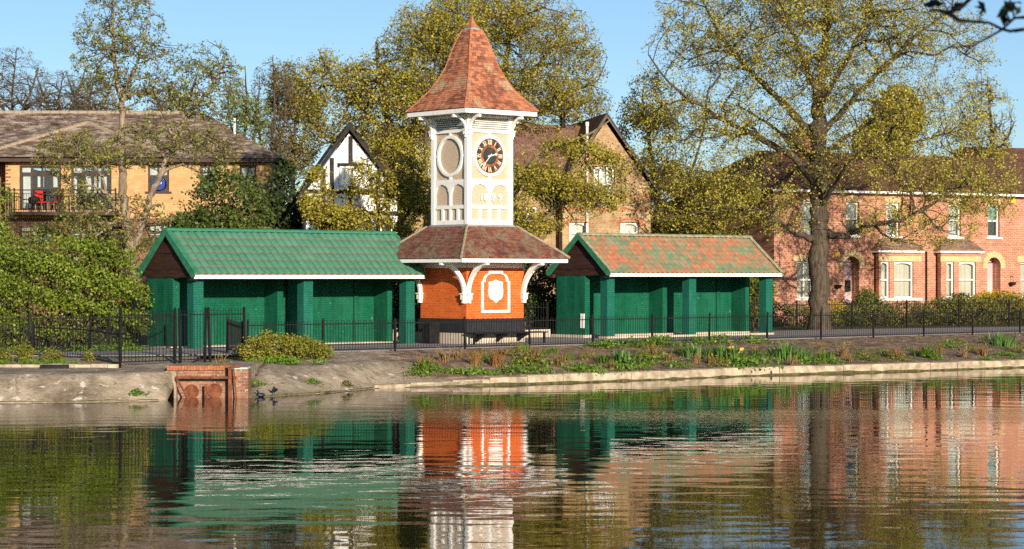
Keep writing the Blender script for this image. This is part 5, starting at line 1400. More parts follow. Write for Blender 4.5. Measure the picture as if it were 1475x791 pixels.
for s, ex_ in ((-1, gl - 0.3), (1, gr + 0.3)):
    sl_ = (zp - zb_) / ((gr - gc) if s > 0 else (gc - gl)); zlow = zp - sl_ * abs(ex_ - gc)
    MB().prism([(ex_, zlow + 0.06), (ex_, zlow + 0.22), (gc, zp + 0.36), (gc, zp + 0.16)][::s], -0.34, -0.28).build('bargeboard', 'brown_paint', M_)
    rr = MB().quad((ex_, -0.38, zlow + 0.23), (gc, -0.38, zp + 0.37), (gc, 8.5, zp + 0.37), (ex_, 8.5, zlow + 0.23)).quad((ex_, -0.38, zlow + 0.16), (gc, -0.38, zp + 0.30), (gc, 8.5, zp + 0.30), (ex_, 8.5, zlow + 0.16)).build('roof', 'mid_tiles', M_)
MB().tube([(A(845), -0.10, 0), (A(845), -0.10, Z(845, 182))], 0.055, 8).tube([(A(845), -0.10, Z(845, 182)), (A(845), -0.10, Z(845, 176))], 0.075, 8).build('soil_pipe', 'old_white_paint', M_)
ch = MB().box(A(926), A(942), 3, 3.8, zb_, Z(930, 232)).build('chimney', 'stock_brick', M_)
for x in (A(930), A(937)): MB().lathe([(0.11, 0), (0.10, 0.4), (0.13, 0.42), (0.13, 0.5)], 8).build('pot', 'old_white_paint', ch, loc=(x, 3.4, Z(930, 232)))
# lower range to its left with a long tiled roof
wl0, wl1 = A(738), gl - 0.02; ze3 = Z(770, 262)
wl_ = (A(763), A(779), Z(770, 318), Z(770, 297))
wall_holes(MB(), wl0, wl1, -0.02, ze3, [wl_], 0.3, 0.8).quad((wl0, 1.1, 0), (wl0, 8, 0), (wl0, 8, ze3), (wl0, 1.1, ze3)).quad((wl0, 8, 0), (wl1, 8, 0), (wl1, 8, ze3), (wl0, 8, ze3)).build('side_wall', 'stock_brick', M_)
sash(M_, wl_[0], wl_[1], wl_[2], wl_[3], y=0.92, curtain=None, sill=False)
zr3 = Z(800, 183) + 0.35
rr = MB().quad((wl0 - 0.4, 0.4, ze3 - 0.1), (gc, 0.4, ze3 - 0.1), (gc, 4.2, zr3), (wl0 - 0.4, 4.2, zr3)).quad((wl0 - 0.4, 8.2, ze3 - 0.1), (gc, 8.2, ze3 - 0.1), (gc, 4.2, zr3), (wl0 - 0.4, 4.2, zr3)).build('side_roof', 'mid_tiles', M_)
mb = MB(); tile_patch(mb, (wl0 - 0.4, 0.38, ze3 - 0.09), (gc - 1.0, 0.38, ze3 - 0.09), (wl0 - 0.4, 4.2, zr3 + 0.02), (gc - 0.3, 4.2, zr3 + 0.02), 0.2, 0.27, jit=0.008, thick=0.025); stuff(mb.build('roof_tiles', 'mid_tiles', rr))
MB().box(A(836), A(842), 4.0, 4.5, zr3 - 0.3, zr3 + 0.55).build('side_chimney', 'beam_black', M_)
# ------------------------------------------------------------------ vegetation
SUNF = (0.22, -0.62, 0.25)               # new leaves turn a little towards the light
class Tubes:
    """many tapering tubes collected into one mesh"""
    def __init__(s): s.V = []; s.F = []; s.n = 0
    def add(s, P, r, sides):
        k = len(P)
        T = np.empty_like(P); T[1:-1] = P[2:] - P[:-2] if k > 2 else 0; T[0] = P[1] - P[0]; T[-1] = P[-1] - P[-2]
        T /= np.linalg.norm(T, axis=1)[:, None] + 1e-9
        ref = np.array((0.31, 0.95, 0.05)) if abs(T[0, 1]) < 0.75 else np.array((0.95, 0.1, 0.3))
        A = np.cross(T, ref); A /= np.linalg.norm(A, axis=1)[:, None] + 1e-9
        B = np.cross(T, A)
        an = np.arange(sides) * (2 * pi / sides)
        ring = P[:, None, :] + r[:, None, None] * (np.cos(an)[None, :, None] * A[:, None, :] + np.sin(an)[None, :, None] * B[:, None, :])
        s.V.append(ring.reshape(-1, 3))
        i = np.arange(k - 1)[:, None] * sides; j = np.arange(sides)[None, :]; j2 = (j + 1) % sides
        s.F.append(np.stack([i + j, i + j2, i + sides + j2, i + sides + j], -1).reshape(-1, 4) + s.n)
        s.n += k * sides
    def build(s, name, mat, parent):
        return link(name, np_mesh(name, np.concatenate(s.V), np.concatenate(s.F), 4, mat, True), parent)
def leaf_mesh(name, C, size, mat, rng, up=0.25, jit=0.55, long=1.0, face=None):
    n = len(C)
    nr = rng.normal(size=(n, 3)); nr[:, 2] += up * 2
    if face is not None: nr += np.array(face) * 1.0
    nr /= np.linalg.norm(nr, axis=1)[:, None] + 1e-9
    t = np.cross(nr, rng.normal(size=(n, 3))); t /= np.linalg.norm(t, axis=1)[:, None] + 1e-9
    b = np.cross(nr, t)
    sz = size * (1 + jit * rng.uniform(-1, 1, n))[:, None]
    V = np.empty((n, 4, 3))
    V[:, 0] = C - t * sz * long * 0.5; V[:, 1] = C + b * sz * 0.36 + nr * sz * 0.08; V[:, 2] = C + t * sz * long * 0.5; V[:, 3] = C - b * sz * 0.36 + nr * sz * 0.08
    return np_mesh(name, V.reshape(-1, 3), np.arange(4 * n).reshape(n, 4), 4, mat)
def clump(P, f=0.9, ph=0.0):
    return (np.sin(P[:, 0] * f * 1.7 + ph) * np.sin(P[:, 1] * f * 1.3 + 1.3 * ph + 0.7 * P[:, 2] * f) + np.sin(P[:, 2] * f * 2.1 + 2.1 * ph + P[:, 0] * f * 0.6)) * 0.5
def tree(name, label, D, base_px, limbs, envs, seed, n=(40, 260, 2600), leaf='leaf_gold', nleaf=9, lsize=0.13, bark='bark', twig='twig_brown', cat='tree', group=None, spread=0.16, gap=-0.15, up=0.12, rtip=0.0075, sparse_top=0.0, leaf2=None, frac2=0.0, cf=0.9, twig_r=0.012):
    """limbs: lists of (px, py, depth offset, radius); envs: (px, py, rx px, ry px, depth radius m, depth offset m)"""
    rng = np.random.default_rng(seed)
    s = FPX / D; bx = xat(base_px, D); bz = gz(bx, D) if D < 100 else 0.9
    Tn = thing(name, label, cat, (bx, D, bz), 0.0, group)
    def L3(px, py, dy): return ((px - CX) / s - bx, dy, HC - (py - HOR) / s - bz)
    tb, tw = Tubes(), Tubes()
    NP, ND, NR = [], [], []
    def put(P, r, keep=1):
        T = np.gradient(P, axis=0); T /= np.linalg.norm(T, axis=1)[:, None] + 1e-9
        NP.append(P[::keep]); ND.append(T[::keep]); NR.append(r[::keep])
    for li, lm in enumerate(limbs):
        q = np.array([L3(*p[:3]) for p in lm]); rr = np.array([p[3] for p in lm])
        m = max(8, int(6 * len(lm)))
        tt = np.linspace(0, len(lm) - 1, m)
        # smooth (Catmull-Rom) through the given points
        i0 = np.clip(tt.astype(int), 0, len(lm) - 2); f = (tt - i0)[:, None]
        p0, p1, p2, p3 = q[np.clip(i0 - 1, 0, None)], q[i0], q[i0 + 1], q[np.clip(i0 + 2, None, len(lm) - 1)]
        P = 0.5 * ((2 * p1) + (-p0 + p2) * f + (2 * p0 - 5 * p1 + 4 * p2 - p3) * f ** 2 + (-p0 + 3 * p1 - 3 * p2 + p3) * f ** 3)
        r = np.interp(tt, np.arange(len(lm)), rr)
        P[1:-1] += rng.normal(size=(m - 2, 3)) * np.minimum(r[1:-1, None] * 0.25, 0.05)
        if li == 0:
            r = r.copy(); hgt = P[:, 2] - P[0, 2]; r *= 1 + 0.35 * np.exp(-hgt / 0.5); P[0, 2] = -0.25
        r = r * (1 + 0.06 * rng.normal(size=m))
        tb.add(P, r, 10 if rr.max() > 0.15 else 7)
        put(P[m // 6 if li else m // 3:], r[m // 6 if li else m // 3:])
    vol = np.array([e[2] * e[3] * e[4] * (e[6] if len(e) > 6 else 1.0) for e in envs], float); vol /= vol.sum()
    def sample(k, bias):
        out = []
        got = 0
        while got < k:
            idx = rng.choice(len(envs), size=k, p=vol)
            d = rng.normal(size=(k, 3)); d /= np.linalg.norm(d, axis=1)[:, None]
            rad = rng.random(k) ** (1 / bias)
            E = np.array([(e[2] / s, e[4], e[3] / s) for e in envs])[idx]
            C0 = np.array([L3(e[0], e[1], e[5] if len(e) > 5 else 0.0) for e in envs])[idx]
            P = C0 + d * rad[:, None] * E
            ok = clump(P, cf, seed) + rng.normal(size=k) * 0.25 > gap
            ok &= P[:, 2] > 0.8
            out.append(P[ok]); got += int(ok.sum())
        return np.concatenate(out)[:k]
    leafpts = []
    lv = [(0.07, 6, 6, 3.2, 1.5), (0.030, 5, 5, 3.0, 0.7), (twig_r, 4, 3, 2.7, 0.4)]
    for level in range(3):
        tg = sample(n[level], lv[level][3])
        A = np.concatenate(NP); AD = np.concatenate(ND); AR = np.concatenate(NR)
        if level == 2:
            cap_r = AR < 0.09
            if cap_r.sum() > 200: A, AD, AR = A[cap_r], AD[cap_r], AR[cap_r]
        for t in tg:
            d = t - A
            dist = np.sqrt((d * d).sum(1))
            cost = dist * (1.0 + 0.45 * np.maximum(0, -d[:, 2]) / (dist + 1e-6)) + (0.25 if level < 2 else 0.0) * (1 - (d * AD).sum(1) / (dist + 1e-6)) * dist
            i = int(cost.argmin()); L = dist[i]
            if L < 0.08 or L > (7.0, 3.5, 1.8)[level]: continue
            k = lv[level][1]
            p = A[i]; dr = AD[i] * 0.55 + d[i] / L * 0.45 + np.array((0, 0, up))
            c1 = p + dr * L * 0.42; c2 = t - (d[i] / L * 0.3 + np.array((0, 0, -up))) * L * 0.3
            u = np.linspace(0, 1, k)[:, None]
            P = (1 - u) ** 3 * p + 3 * (1 - u) ** 2 * u * c1 + 3 * (1 - u) * u ** 2 * c2 + u ** 3 * t
            P[1:-1] += rng.normal(size=(k - 2, 3)) * L * 0.035
            r0 = min(AR[i] * 0.72, lv[level][0] * (0.6 + 0.25 * L))
            r = np.linspace(r0, rtip if level == 2 else max(rtip, r0 * 0.35), k)
            if level < 2:
                tb.add(P, r, lv[level][2]) if level == 0 else tw.add(P, r, 4)
                put(P[1:], r[1:])
            else:
                tw.add(P, r, 3)
                m = rng.poisson(nleaf)
                if m:
                    uu = rng.beta(2.6, 1.0, m)[:, None] * 1.06
                    base = p + (t - p) * uu
                    leafpts.append(base + rng.normal(size=(m, 3)) * spread * 0.62)
    tb.build('trunk', bark, Tn)
    if tw.n: tw.build('branches', twig, Tn)
    if leafpts:
        C = np.concatenate(leafpts)
        if leaf2:
            pick = rng.random(len(C)) < frac2
            link('crown', leaf_mesh('crown', C[~pick], lsize, leaf, rng, 0.0, face=SUNF), Tn)
            link('crown', leaf_mesh('crown', C[pick], lsize, leaf2, rng, 0.0, face=SUNF), Tn)
        else:
            link('crown', leaf_mesh('crown', C, lsize, leaf, rng, 0.0, face=SUNF), Tn)
    return Tn
def bush(name, label, D, envs, nleaf, lsize, leaf, seed, cat='shrub', stem='twig_brown', gap=-0.3, f=2.0, shell=2.2, group=None, base_px=None, bz=None, up=0.3, spray=0.0, leaf2=None, frac2=0.0):
    """a leafy mass: stems from the ground, leaves in tufts through the outer part of the volume"""
    rng = np.random.default_rng(seed)
    s = FPX / D; bx = xat(base_px if base_px is not None else envs[0][0], D)
    if bz is None: bz = gz(bx, D) if D < 100 else 0.9
    B = thing(name, label, cat, (bx, D, bz), 0.0, group)
    def L3(px, py, dy): return ((px - CX) / s - bx, dy, HC - (py - HOR) / s - bz)
    vol = np.array([(e[2] * e[3] * e[4]) ** 0.8 for e in envs], float); vol /= vol.sum()
    E0 = np.array([(e[2] / s, e[4], e[3] / s) for e in envs]); C0 = np.array([L3(e[0], e[1], e[5] if len(e) > 5 else 0.0) for e in envs])
    per = 14; k = max(10, int(nleaf / per)); tuf = []; got = 0
    while got < k:
        idx = rng.choice(len(envs), size=k, p=vol)
        d = rng.normal(size=(k, 3)); d /= np.linalg.norm(d, axis=1)[:, None]
        P = C0[idx] + d * (rng.random(k) ** (1 / (3 * shell)))[:, None] * E0[idx] * (1 + 0.10 * rng.normal(size=k))[:, None]
        ok = (clump(P, f, seed) + 0.3 * rng.normal(size=k) > gap) & (P[:, 2] > 0.03)
        tuf.append(P[ok]); got += int(ok.sum())
    tuf = np.concatenate(tuf)[:k]
    rad = 0.35 * (lsize * 4)
    off = rng.normal(size=(k, per, 3)) * rad * np.array((1, 1, 0.6))
    if spray: off[:, :, 2] -= spray * np.abs(off[:, :, 0])
    C = (tuf[:, None, :] + off).reshape(-1, 3)
    C = C[C[:, 2] > 0.0]
    tb = Tubes(); ns = max(8, min(160, k // 12))
    for i in rng.choice(k, ns, replace=False):
        t = tuf[i]; b0 = np.array((t[0] * 0.45 + rng.normal() * 0.1, t[1] * 0.45 + rng.normal() * 0.1, -0.08))
        u = np.linspace(0, 1, 5)[:, None]
        P = b0 * (1 - u) + t * u + np.array((0, 0, 0.25)) * u * (1 - u) * t[2]
        P[1:-1] += rng.normal(size=(3, 3)) * 0.04
        r0 = 0.008 + 0.006 * t[2]
        tb.add(P, np.linspace(r0, 0.004, 5), 4)
    tb.build('stems', stem, B)
    if leaf2:
        pick = rng.random(len(C)) < frac2
        link('foliage', leaf_mesh('foliage', C[~pick], lsize, leaf, rng, up, face=SUNF), B)
        link('foliage', leaf_mesh('foliage', C[pick], lsize, leaf2, rng, up, face=SUNF), B)
    else: link('foliage', leaf_mesh('foliage', C, lsize, leaf, rng, up, face=SUNF), B)
    return B

# --- the oak
tree('oak_tree', 'large spreading oak with thick dark trunk and new gold green leaves before the terrace', 92.7, 1181,
     [[(1181, 478, 0, .43), (1181, 400, 0, .40), (1180, 330, 0, .40), (1178, 270, 0, .38), (1178, 215, 0, .33), (1179, 160, .1, .28), (1183, 110, .2, .22), (1190, 50, .2, .15), (1194, -20, 0, .09), (1196, -75, 0, .04)],
      [(1178, 268, 0, .20), (1140, 228, -.5, .15), (1090, 200, -1.0, .12), (1030, 172, -1.5, .09), (965, 130, -1.8, .05), (930, 85, -1.8, .025)],
      [(1177, 205, 0, .18), (1135, 150, .8, .14), (1088, 100, 1.5, .10), (1045, 45, 1.8, .07), (1010, -20, 1.8, .03)],
      [(1172, 345, 0, .16), (1140, 334, -.8, .13), (1108, 316, -1.2, .09), (1060, 300, -1.5, .06), (1000, 308, -2, .04), (925, 322, -2.2, .02)],
      [(1188, 336, 0, .17), (1213, 340, -.6, .14), (1240, 326, -1.2, .11), (1282, 320, -1.8, .08), (1322, 300, -2.2, .06), (1372, 272, -2.6, .04), (1432, 290, -2.6, .02)],
      [(1184, 256, 0, .17), (1222, 235, .6, .13), (1272, 214, 1, .10), (1332, 200, 1.2, .06), (1402, 182, 1.2, .03)],
      [(1183, 195, 0, .16), (1232, 140, .5, .12), (1282, 90, .8, .09), (1332, 42, .8, .06), (1382, 8, .8, .03)],
      [(1182, 150, .1, .14), (1214, 90, -.9, .10), (1240, 30, -1.4, .07), (1262, -40, -1.5, .03)],
      [(1180, 140, .1, .13), (1150, 80, -.8, .10), (1125, 20, -1.2, .06), (1105, -45, -1.2, .03)],
      [(1180, 300, 0, .13), (1195, 270, -1.5, .10), (1205, 240, -3.2, .06), (1230, 215, -4.4, .03)],
      [(1180, 240, 0, .14), (1160, 210, 1.8, .10), (1120, 170, 3.4, .06), (1080, 140, 4.6, .03)],
      [(1184, 225, 0, .13), (1235, 190, 2.2, .09), (1290, 160, 3.8, .05), (1330, 150, 4.6, .03)]],
     [(1180, 105, 265, 195, 5.2), (1345, 245, 108, 88, 3.5, -1.2), (1000, 240, 105, 100, 3.5, -1.2), (1235, 20, 150, 90, 4.5), (1090, 20, 150, 100, 4.5), (1310, 315, 110, 48, 2.4, -1.8, 1.6), (1400, 265, 62, 75, 2.6, -1.5, 1.5), (1070, 310, 110, 38, 2.2, -1.8, 1.3)],
     11, (90, 800, 10500), 'leaf_oak', 10, 0.076, 'bark', spread=0.17, gap=-0.5, up=0.06, cf=1.0)
# --- golden trees either side of the tower
tree('golden_tree', 'tall golden leaved tree rising between the timbered house and the tower', 92, 592,
     [[(592, 474, 0, .36), (590, 400, 0, .34), (584, 330, 0, .31), (576, 270, 0, .27), (564, 200, 0, .19), (550, 130, 0, .12), (542, 60, 0, .05)],
      [(576, 285, 0, .15), (530, 240, .8, .11), (482, 205, 1.2, .07), (440, 170, 1.2, .03)],
      [(584, 310, 0, .15), (604, 270, -.8, .12), (616, 200, -1.2, .08), (625, 120, -1.2, .05), (634, 50, -1.2, .03)],
      [(562, 200, 0, .12), (520, 155, -.8, .08), (482, 115, -1.2, .05), (462, 75, -1.2, .02)],
      [(570, 245, 0, .13), (602, 160, 1, .09), (640, 80, 1.6, .05), (660, 20, 1.6, .03)]],
     [(565, 150, 82, 90, 3.4), (478, 140, 58, 75, 2.6), (610, 90, 62, 95, 3.2), (650, 45, 58, 68, 2.8), (596, 250, 34, 80, 1.8, -1, 1.2), (540, 215, 60, 40, 2.0, 0, .6)],
     23, (60, 520, 6200), 'leaf_gold', 8, 0.082, 'bark', spread=0.18, gap=-0.45, cf=1.1)
tree('young_tree', 'small sparse golden tree with drooping branches in front of the timbered house', 79, 560,
     [[(560, 495, 0, .12), (560, 400, 0, .11), (556, 345, 0, .10), (545, 300, 0, .07), (530, 250, 0, .03)],
      [(558, 350, 0, .07), (520, 325, -.5, .055), (480, 316, -.7, .04), (446, 322, -.8, .02)],
      [(558, 345, 0, .07), (585, 310, .4, .05), (600, 260, .5, .02)],
      [(550, 320, 0, .06), (505, 290, .5, .04), (462, 275, .8, .02)]],
     [(500, 305, 70, 34, 1.5, -.3), (585, 285, 34, 60, 1.4, .2, 1.4), (455, 285, 25, 50, 1.2, .2), (540, 250, 40, 40, 1.2, 0, .5)],
     24, (40, 240, 2300), 'leaf_gold', 8, 0.078, 'bark', spread=0.13, gap=-0.1, cf=1.8)
tree('golden_tree', 'tall golden leaved tree with wide arching limbs rising directly behind the clock tower', 97, 742,
     [[(742, 490, 0, .36), (741, 400, 0, .33), (738, 320, 0, .30), (733, 250, 0, .26), (728, 180, 0, .20), (728, 110, 0, .14), (735, 40, 0, .09), (742, -40, 0, .04)],
      [(729, 160, 0, .13), (760, 110, .8, .10), (800, 60, 1.2, .06), (830, 10, 1.2, .03)],
      [(730, 190, 0, .14), (775, 160, 1.4, .10), (820, 130, 2, .06), (862, 112, 2, .03)],
      [(730, 150, 0, .13), (700, 90, -.8, .10), (670, 40, -1.2, .06), (640, -10, -1.2, .03)]],
     [(760, 95, 112, 118, 4.0), (700, 20, 85, 60, 3.2), (830, 135, 55, 75, 2.6)],
     31, (65, 540, 5800), 'leaf_gold', 7, 0.080, 'bark_green', spread=0.18, gap=-0.4, cf=1.1)
tree('young_tree', 'sparse golden tree with one pale arching limb before the stock brick house', 84.5, 752,
     [[(752, 490, 0, .16), (750, 400, 0, .15), (744, 330, 0, .14), (737, 272, 0, .12), (733, 225, 0, .07), (735, 180, 0, .03)],
      [(739, 285, 0, .11), (765, 240, -.5, .10), (795, 215, -.8, .085), (845, 196, -1, .05), (882, 172, -1, .02)],
      [(745, 335, 0, .08), (778, 320, -.5, .07), (812, 294, -.8, .055), (868, 283, -1, .035), (915, 270, -1, .02)]],
     [(815, 262, 95, 66, 1.8, -.5), (772, 300, 48, 45, 1.5, -.4)], 33, (42, 260, 2700), 'leaf_gold', 8, 0.078, 'bark_green', spread=0.14, gap=-0.1, cf=1.6)
tree('golden_tree', 'slender golden tree growing behind the flaking tiled shelter roof', 97, 955,
     [[(955, 478, 0, .20), (955, 400, 0, .18), (952, 330, 0, .16), (945, 260, 0, .12), (935, 200, 0, .08), (925, 140, 0, .04)],
      [(952, 320, 0, .10), (985, 270, .5, .07), (1010, 210, .8, .05), (1020, 160, .8, .02)],
      [(950, 300, 0, .09), (915, 250, -.5, .06), (895, 200, -.8, .03)],
      [(954, 340, 0, .09), (1000, 315, -.8, .06), (1050, 300, -1, .03)]],
     [(950, 280, 80, 62, 2.6), (1030, 300, 75, 52, 2.4), (935, 170, 45, 70, 2.2)],
     37, (36, 260, 2300), 'leaf_gold', 12, 0.088, 'bark', spread=0.15, gap=-0.2, cf=1.3)
# --- twin stemmed tree on the left
tree('twin_stemmed_tree', 'twin stemmed pale barked tree with sparse tawny leaves rising above the large shrub', 77, 190,
     [[(190, 497, 0, .27), (190, 420, 0, .25), (188, 370, 0, .24), (183, 330, 0, .17), (178, 285, 0, .14), (176, 220, 0, .13), (175, 150, 0, .10), (166, 100, 0, .075), (163, 50, 0, .05), (160, -15, 0, .03)],
      [(189, 362, 0, .13), (200, 330, .2, .12), (212, 290, .3, .11), (226, 258, .4, .10), (245, 205, .5, .09), (268, 165, .5, .07), (300, 125, .5, .045), (325, 80, .5, .02)],
      [(181, 305, 0, .06), (165, 285, -.5, .045), (140, 270, -.8, .035), (112, 268, -.9, .02)],
      [(180, 320, 0, .06), (160, 285, -.5, .05), (150, 250, -.9, .035), (120, 220, -1, .02)],
      [(175, 165, 0, .06), (150, 120, .3, .04), (125, 90, .4, .02)],
      [(173, 140, 0, .06), (198, 95, -.3, .045), (212, 50, -.4, .03), (220, 0, -.4, .015)],
      [(250, 200, .5, .05), (290, 195, .2, .035), (320, 215, 0, .02)]],
     [(172, 70, 72, 95, 1.8), (290, 115, 62, 62, 1.6, .4), (120, 225, 70, 40, 1.5, -.6, 1.3), (205, 212, 60, 36, 1.4), (300, 205, 55, 45, 1.5, .3), (175, 325, 75, 48, 1.5), (120, 295, 42, 45, 1.2, -.6), (235, 150, 50, 50, 1.4, .2, .6)],
     41, (90, 520, 4300), 'leaf_tawny', 4.2, 0.078, 'bark_pale', spread=0.10, gap=-0.45, leaf2='leaf_fresh', frac2=0.45, cf=2.2)
# --- thin trees behind the flats
for i, (px, top, lab) in enumerate(((352, 95, 'thin green tinged tree rising behind the hipped end of the flats roof'), (392, 80, 'tall bare thin tree between the flats and the dark evergreen'), (424, 100, 'slim olive leaved tree standing between flats and timbered house'))):
    tree('thin_tree', lab, 112 + 3 * i, px,
         [[(px, 470, 0, .16), (px + 2, 330, 0, .13), (px - 2, 230, 0, .10), (px + 3, 160, 0, .06), (px + 1, top, 0, .02)],
          [(px, 260, 0, .07), (px - 18, 200, .4, .05), (px - 26, 140, .6, .025)],
          [(px, 250, 0, .07), (px + 18, 180, -.4, .05), (px + 24, 110, -.6, .02)]],
         [(px, (top + 220) / 2 + 10, (38, 38, 46)[i], (240 - top) / 2 + (0, 0, 20)[i], 1.8)], 51 + i, (30, 200, (1150, 1150, 2200)[i]), 'leaf_fresh' if i == 0 else 'leaf_tawny', (2.6, 0.8, 7.0)[i], 0.10, spread=0.16, gap=-0.2, up=0.3)
# --- bare trees far behind the flats
for i, (px, top, w, lab) in enumerate(((20, 70, 55, 'bare branched tree with rounded crown above the left end of the flats roof'), (88, 105, 45, 'bare fine twigged tree above the middle of the flats roof'), (132, 112, 40, 'bare low twigged tree just behind the twin stemmed tree'), (250, 118, 40, 'bare fine twigged tree showing above the flats ridge beside its vent'))):
    D = 128 + 4 * i
    tree('bare_tree', lab, D, px,
         [[(px, 455, 0, .20), (px, 300, 0, .17), (px + 3, 200, 0, .13), (px - 3, 150, 0, .07), (px + 4, top, 0, .02)],
          [(px + 2, 190, 0, .12), (px - 28, 140, .8, .07), (px - 42, 100, 1, .03)],
          [(px + 2, 180, 0, .12), (px + 28, 135, -.8, .07), (px + 40, 100, -1, .03)]],
         [(px, (top + 190) / 2, w, (190 - top) / 2 + 5, 2.6)], 61 + i, (50, 420, 2600), 'leaf_tawny', 0.25, 0.1, gap=-0.6, up=0.22, twig_r=0.012, rtip=0.006)
tree('garden_tree', 'dense golden round headed tree above the roof of the red terrace', 124, 1290,
     [[(1290, 455, 0, .3), (1290, 300, 0, .25), (1288, 210, 0, .18), (1292, 150, 0, .06)], [(1290, 220, 0, .1), (1260, 170, 0, .04)], [(1290, 220, 0, .1), (1322, 180, 0, .04)]],
     [(1292, 165, 42, 42, 2.0), (1272, 205, 45, 38, 2.0)], 71, (30, 200, 1200), 'leaf_gold', 10, 0.17, spread=0.2, gap=-0.6)
tree('garden_tree', 'thin bare topped tree beyond the terrace above the farther roof', 121, 1432,
     [[(1432, 455, 0, .2), (1432, 300, 0, .16), (1430, 220, 0, .11), (1425, 150, 0, .06), (1422, 110, 0, .02)], [(1431, 240, 0, .08), (1400, 190, 0, .05), (1380, 150, 0, .02)], [(1430, 230, 0, .08), (1455, 190, 0, .04)]],
     [(1415, 180, 50, 72, 2.2)], 73, (36, 220, 1200), 'leaf_oak', 2.0, 0.12, spread=0.16, gap=-0.5, up=0.3)
# --- evergreens and shrubs in the middle distance
bush('holly_tree', 'dense mid green holly bush standing before the flats windows', 90, [(330, 300, 55, 62, 1.6), (300, 330, 50, 50, 1.5), (352, 350, 45, 60, 1.5), (270, 350, 40, 40, 1.4)], 15000, 0.12, 'leaf_holly', 81, gap=-0.45, f=1.6)
bush('evergreen_tree', 'dark evergreen tree between the flats and the timbered house', 94, [(408, 300, 26, 66, 1.5), (420, 350, 30, 50, 1.5), (388, 350, 38, 60, 1.5)], 10000, 0.14, 'leaf_dark', 83, gap=-0.6, f=1.4, cat='tree')
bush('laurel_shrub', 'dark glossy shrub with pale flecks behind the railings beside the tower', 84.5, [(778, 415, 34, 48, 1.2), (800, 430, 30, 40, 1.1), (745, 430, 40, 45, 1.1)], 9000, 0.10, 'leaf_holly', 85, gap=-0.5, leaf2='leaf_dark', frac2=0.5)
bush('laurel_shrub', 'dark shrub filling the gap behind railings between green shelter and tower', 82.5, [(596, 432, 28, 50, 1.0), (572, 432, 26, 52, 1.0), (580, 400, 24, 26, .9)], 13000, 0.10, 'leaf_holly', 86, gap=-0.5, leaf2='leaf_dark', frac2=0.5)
bush('climbing_shrub', 'ivy covered shrub behind the end pillar of the flaking roof shelter', 93, [(1092, 425, 20, 45, 0.9), (1078, 400, 26, 50, 1.0), (1060, 430, 30, 40, 1.0)], 6500, 0.11, 'leaf_holly', 87, gap=-0.4, leaf2='leaf_euonymus', frac2=0.25)
bush('shrub', 'tawny leaved shrub against the lower windows of the flats', 82, [(120, 345, 62, 30, 1.3), (60, 350, 50, 28, 1.3), (170, 350, 40, 34, 1.2)], 4500, 0.10, 'leaf_tawny', 88, gap=-0.1, f=2.2, leaf2='leaf_fresh', frac2=0.4)
bush('shrub', 'light green leafy branch shrub at the outer corner of the flats', 84, [(2, 300, 14, 60, 0.9), (-12, 360, 26, 60, 1.0)], 2600, 0.10, 'leaf_fresh', 89, gap=-0.1)
bush('large_shrub', 'large billowing yellow green shrub behind the fence left of the green shelter', 69.5, [(50, 432, 92, 78, 1.8), (130, 425, 70, 72, 1.7), (178, 440, 36, 66, 1.4), (-40, 430, 80, 90, 1.8), (95, 375, 72, 36, 1.4), (10, 385, 60, 42, 1.4), (160, 388, 38, 38, 1.2)], 60000, 0.075, 'leaf_shrub', 91, gap=-0.05, f=3.1, shell=1.3, spray=0.5, leaf2='leaf_holly', frac2=0.26, up=0.0)
bush('clipped_hedge', 'brownish green hedge along the terrace fence beside the oak trunk', 98.5, [(1250, 458, 62, 17, 0.8, .6), (1310, 456, 50, 18, 0.8, 1.4), (1130, 458, 60, 18, 0.8, -1.4), (1215, 462, 40, 14, 0.6, 0)], 12000, 0.085, 'leaf_hedge', 93, cat='hedge', gap=-0.7)
bush('clipped_hedge', 'tall clipped brown green hedge in front of the mauve porch', 102, [(1400, 452, 46, 24, 0.9), (1455, 450, 45, 26, 0.9, 1.2), (1360, 450, 40, 22, 0.8, -.6), (1520, 448, 45, 26, 0.9, 2.2)], 14000, 0.085, 'leaf_hedge', 94, cat='hedge', gap=-0.7, leaf2='leaf_euonymus', frac2=0.2)
bush('clipped_bush', 'small dark clipped bush beside the second bay window', 102.5, [(1383, 429, 15, 7, 0.5), (1383, 445, 14, 16, 0.5)], 2600, 0.07, 'leaf_dark', 95, gap=-0.8)
bush('golden_hedge', 'bright gold topped hedge below the mauve porch', 104, [(1440, 427, 36, 6, 0.6), (1415, 428, 18, 5, 0.5), (1440, 440, 36, 12, 0.6)], 4200, 0.075, 'leaf_yellow', 96, cat='hedge', gap=-0.8)
bush('garden_shrub', 'leafy green shrub growing by the first porch of the terrace', 100, [(1250, 438, 20, 20, 0.6), (1243, 425, 10, 14, 0.4), (1262, 450, 22, 14, 0.6)], 3000, 0.085, 'leaf_holly', 97, gap=-0.4)
bush('golden_bush', 'small bright yellow bush just right of the oak trunk', 99, [(1203, 445, 11, 10, 0.4), (1203, 455, 10, 12, 0.4)], 1500, 0.07, 'leaf_yellow', 98, gap=-0.8)
bush('euonymus_shrub', 'golden green rounded shrub on the bank beside the tall fence', 62.6, [(395, 503, 40, 18, 0.75), (432, 505, 34, 15, 0.7, .5), (375, 505, 26, 18, 0.6, -.5), (455, 510, 20, 10, 0.5, .8), (382, 492, 9, 12, 0.25), (408, 490, 12, 10, 0.3), (436, 494, 8, 9, 0.25, .4), (420, 495, 7, 12, .2)], 11500, 0.05, 'leaf_euonymus', 99, gap=-0.55, f=5.0, bz=0.72, spray=-0.4)
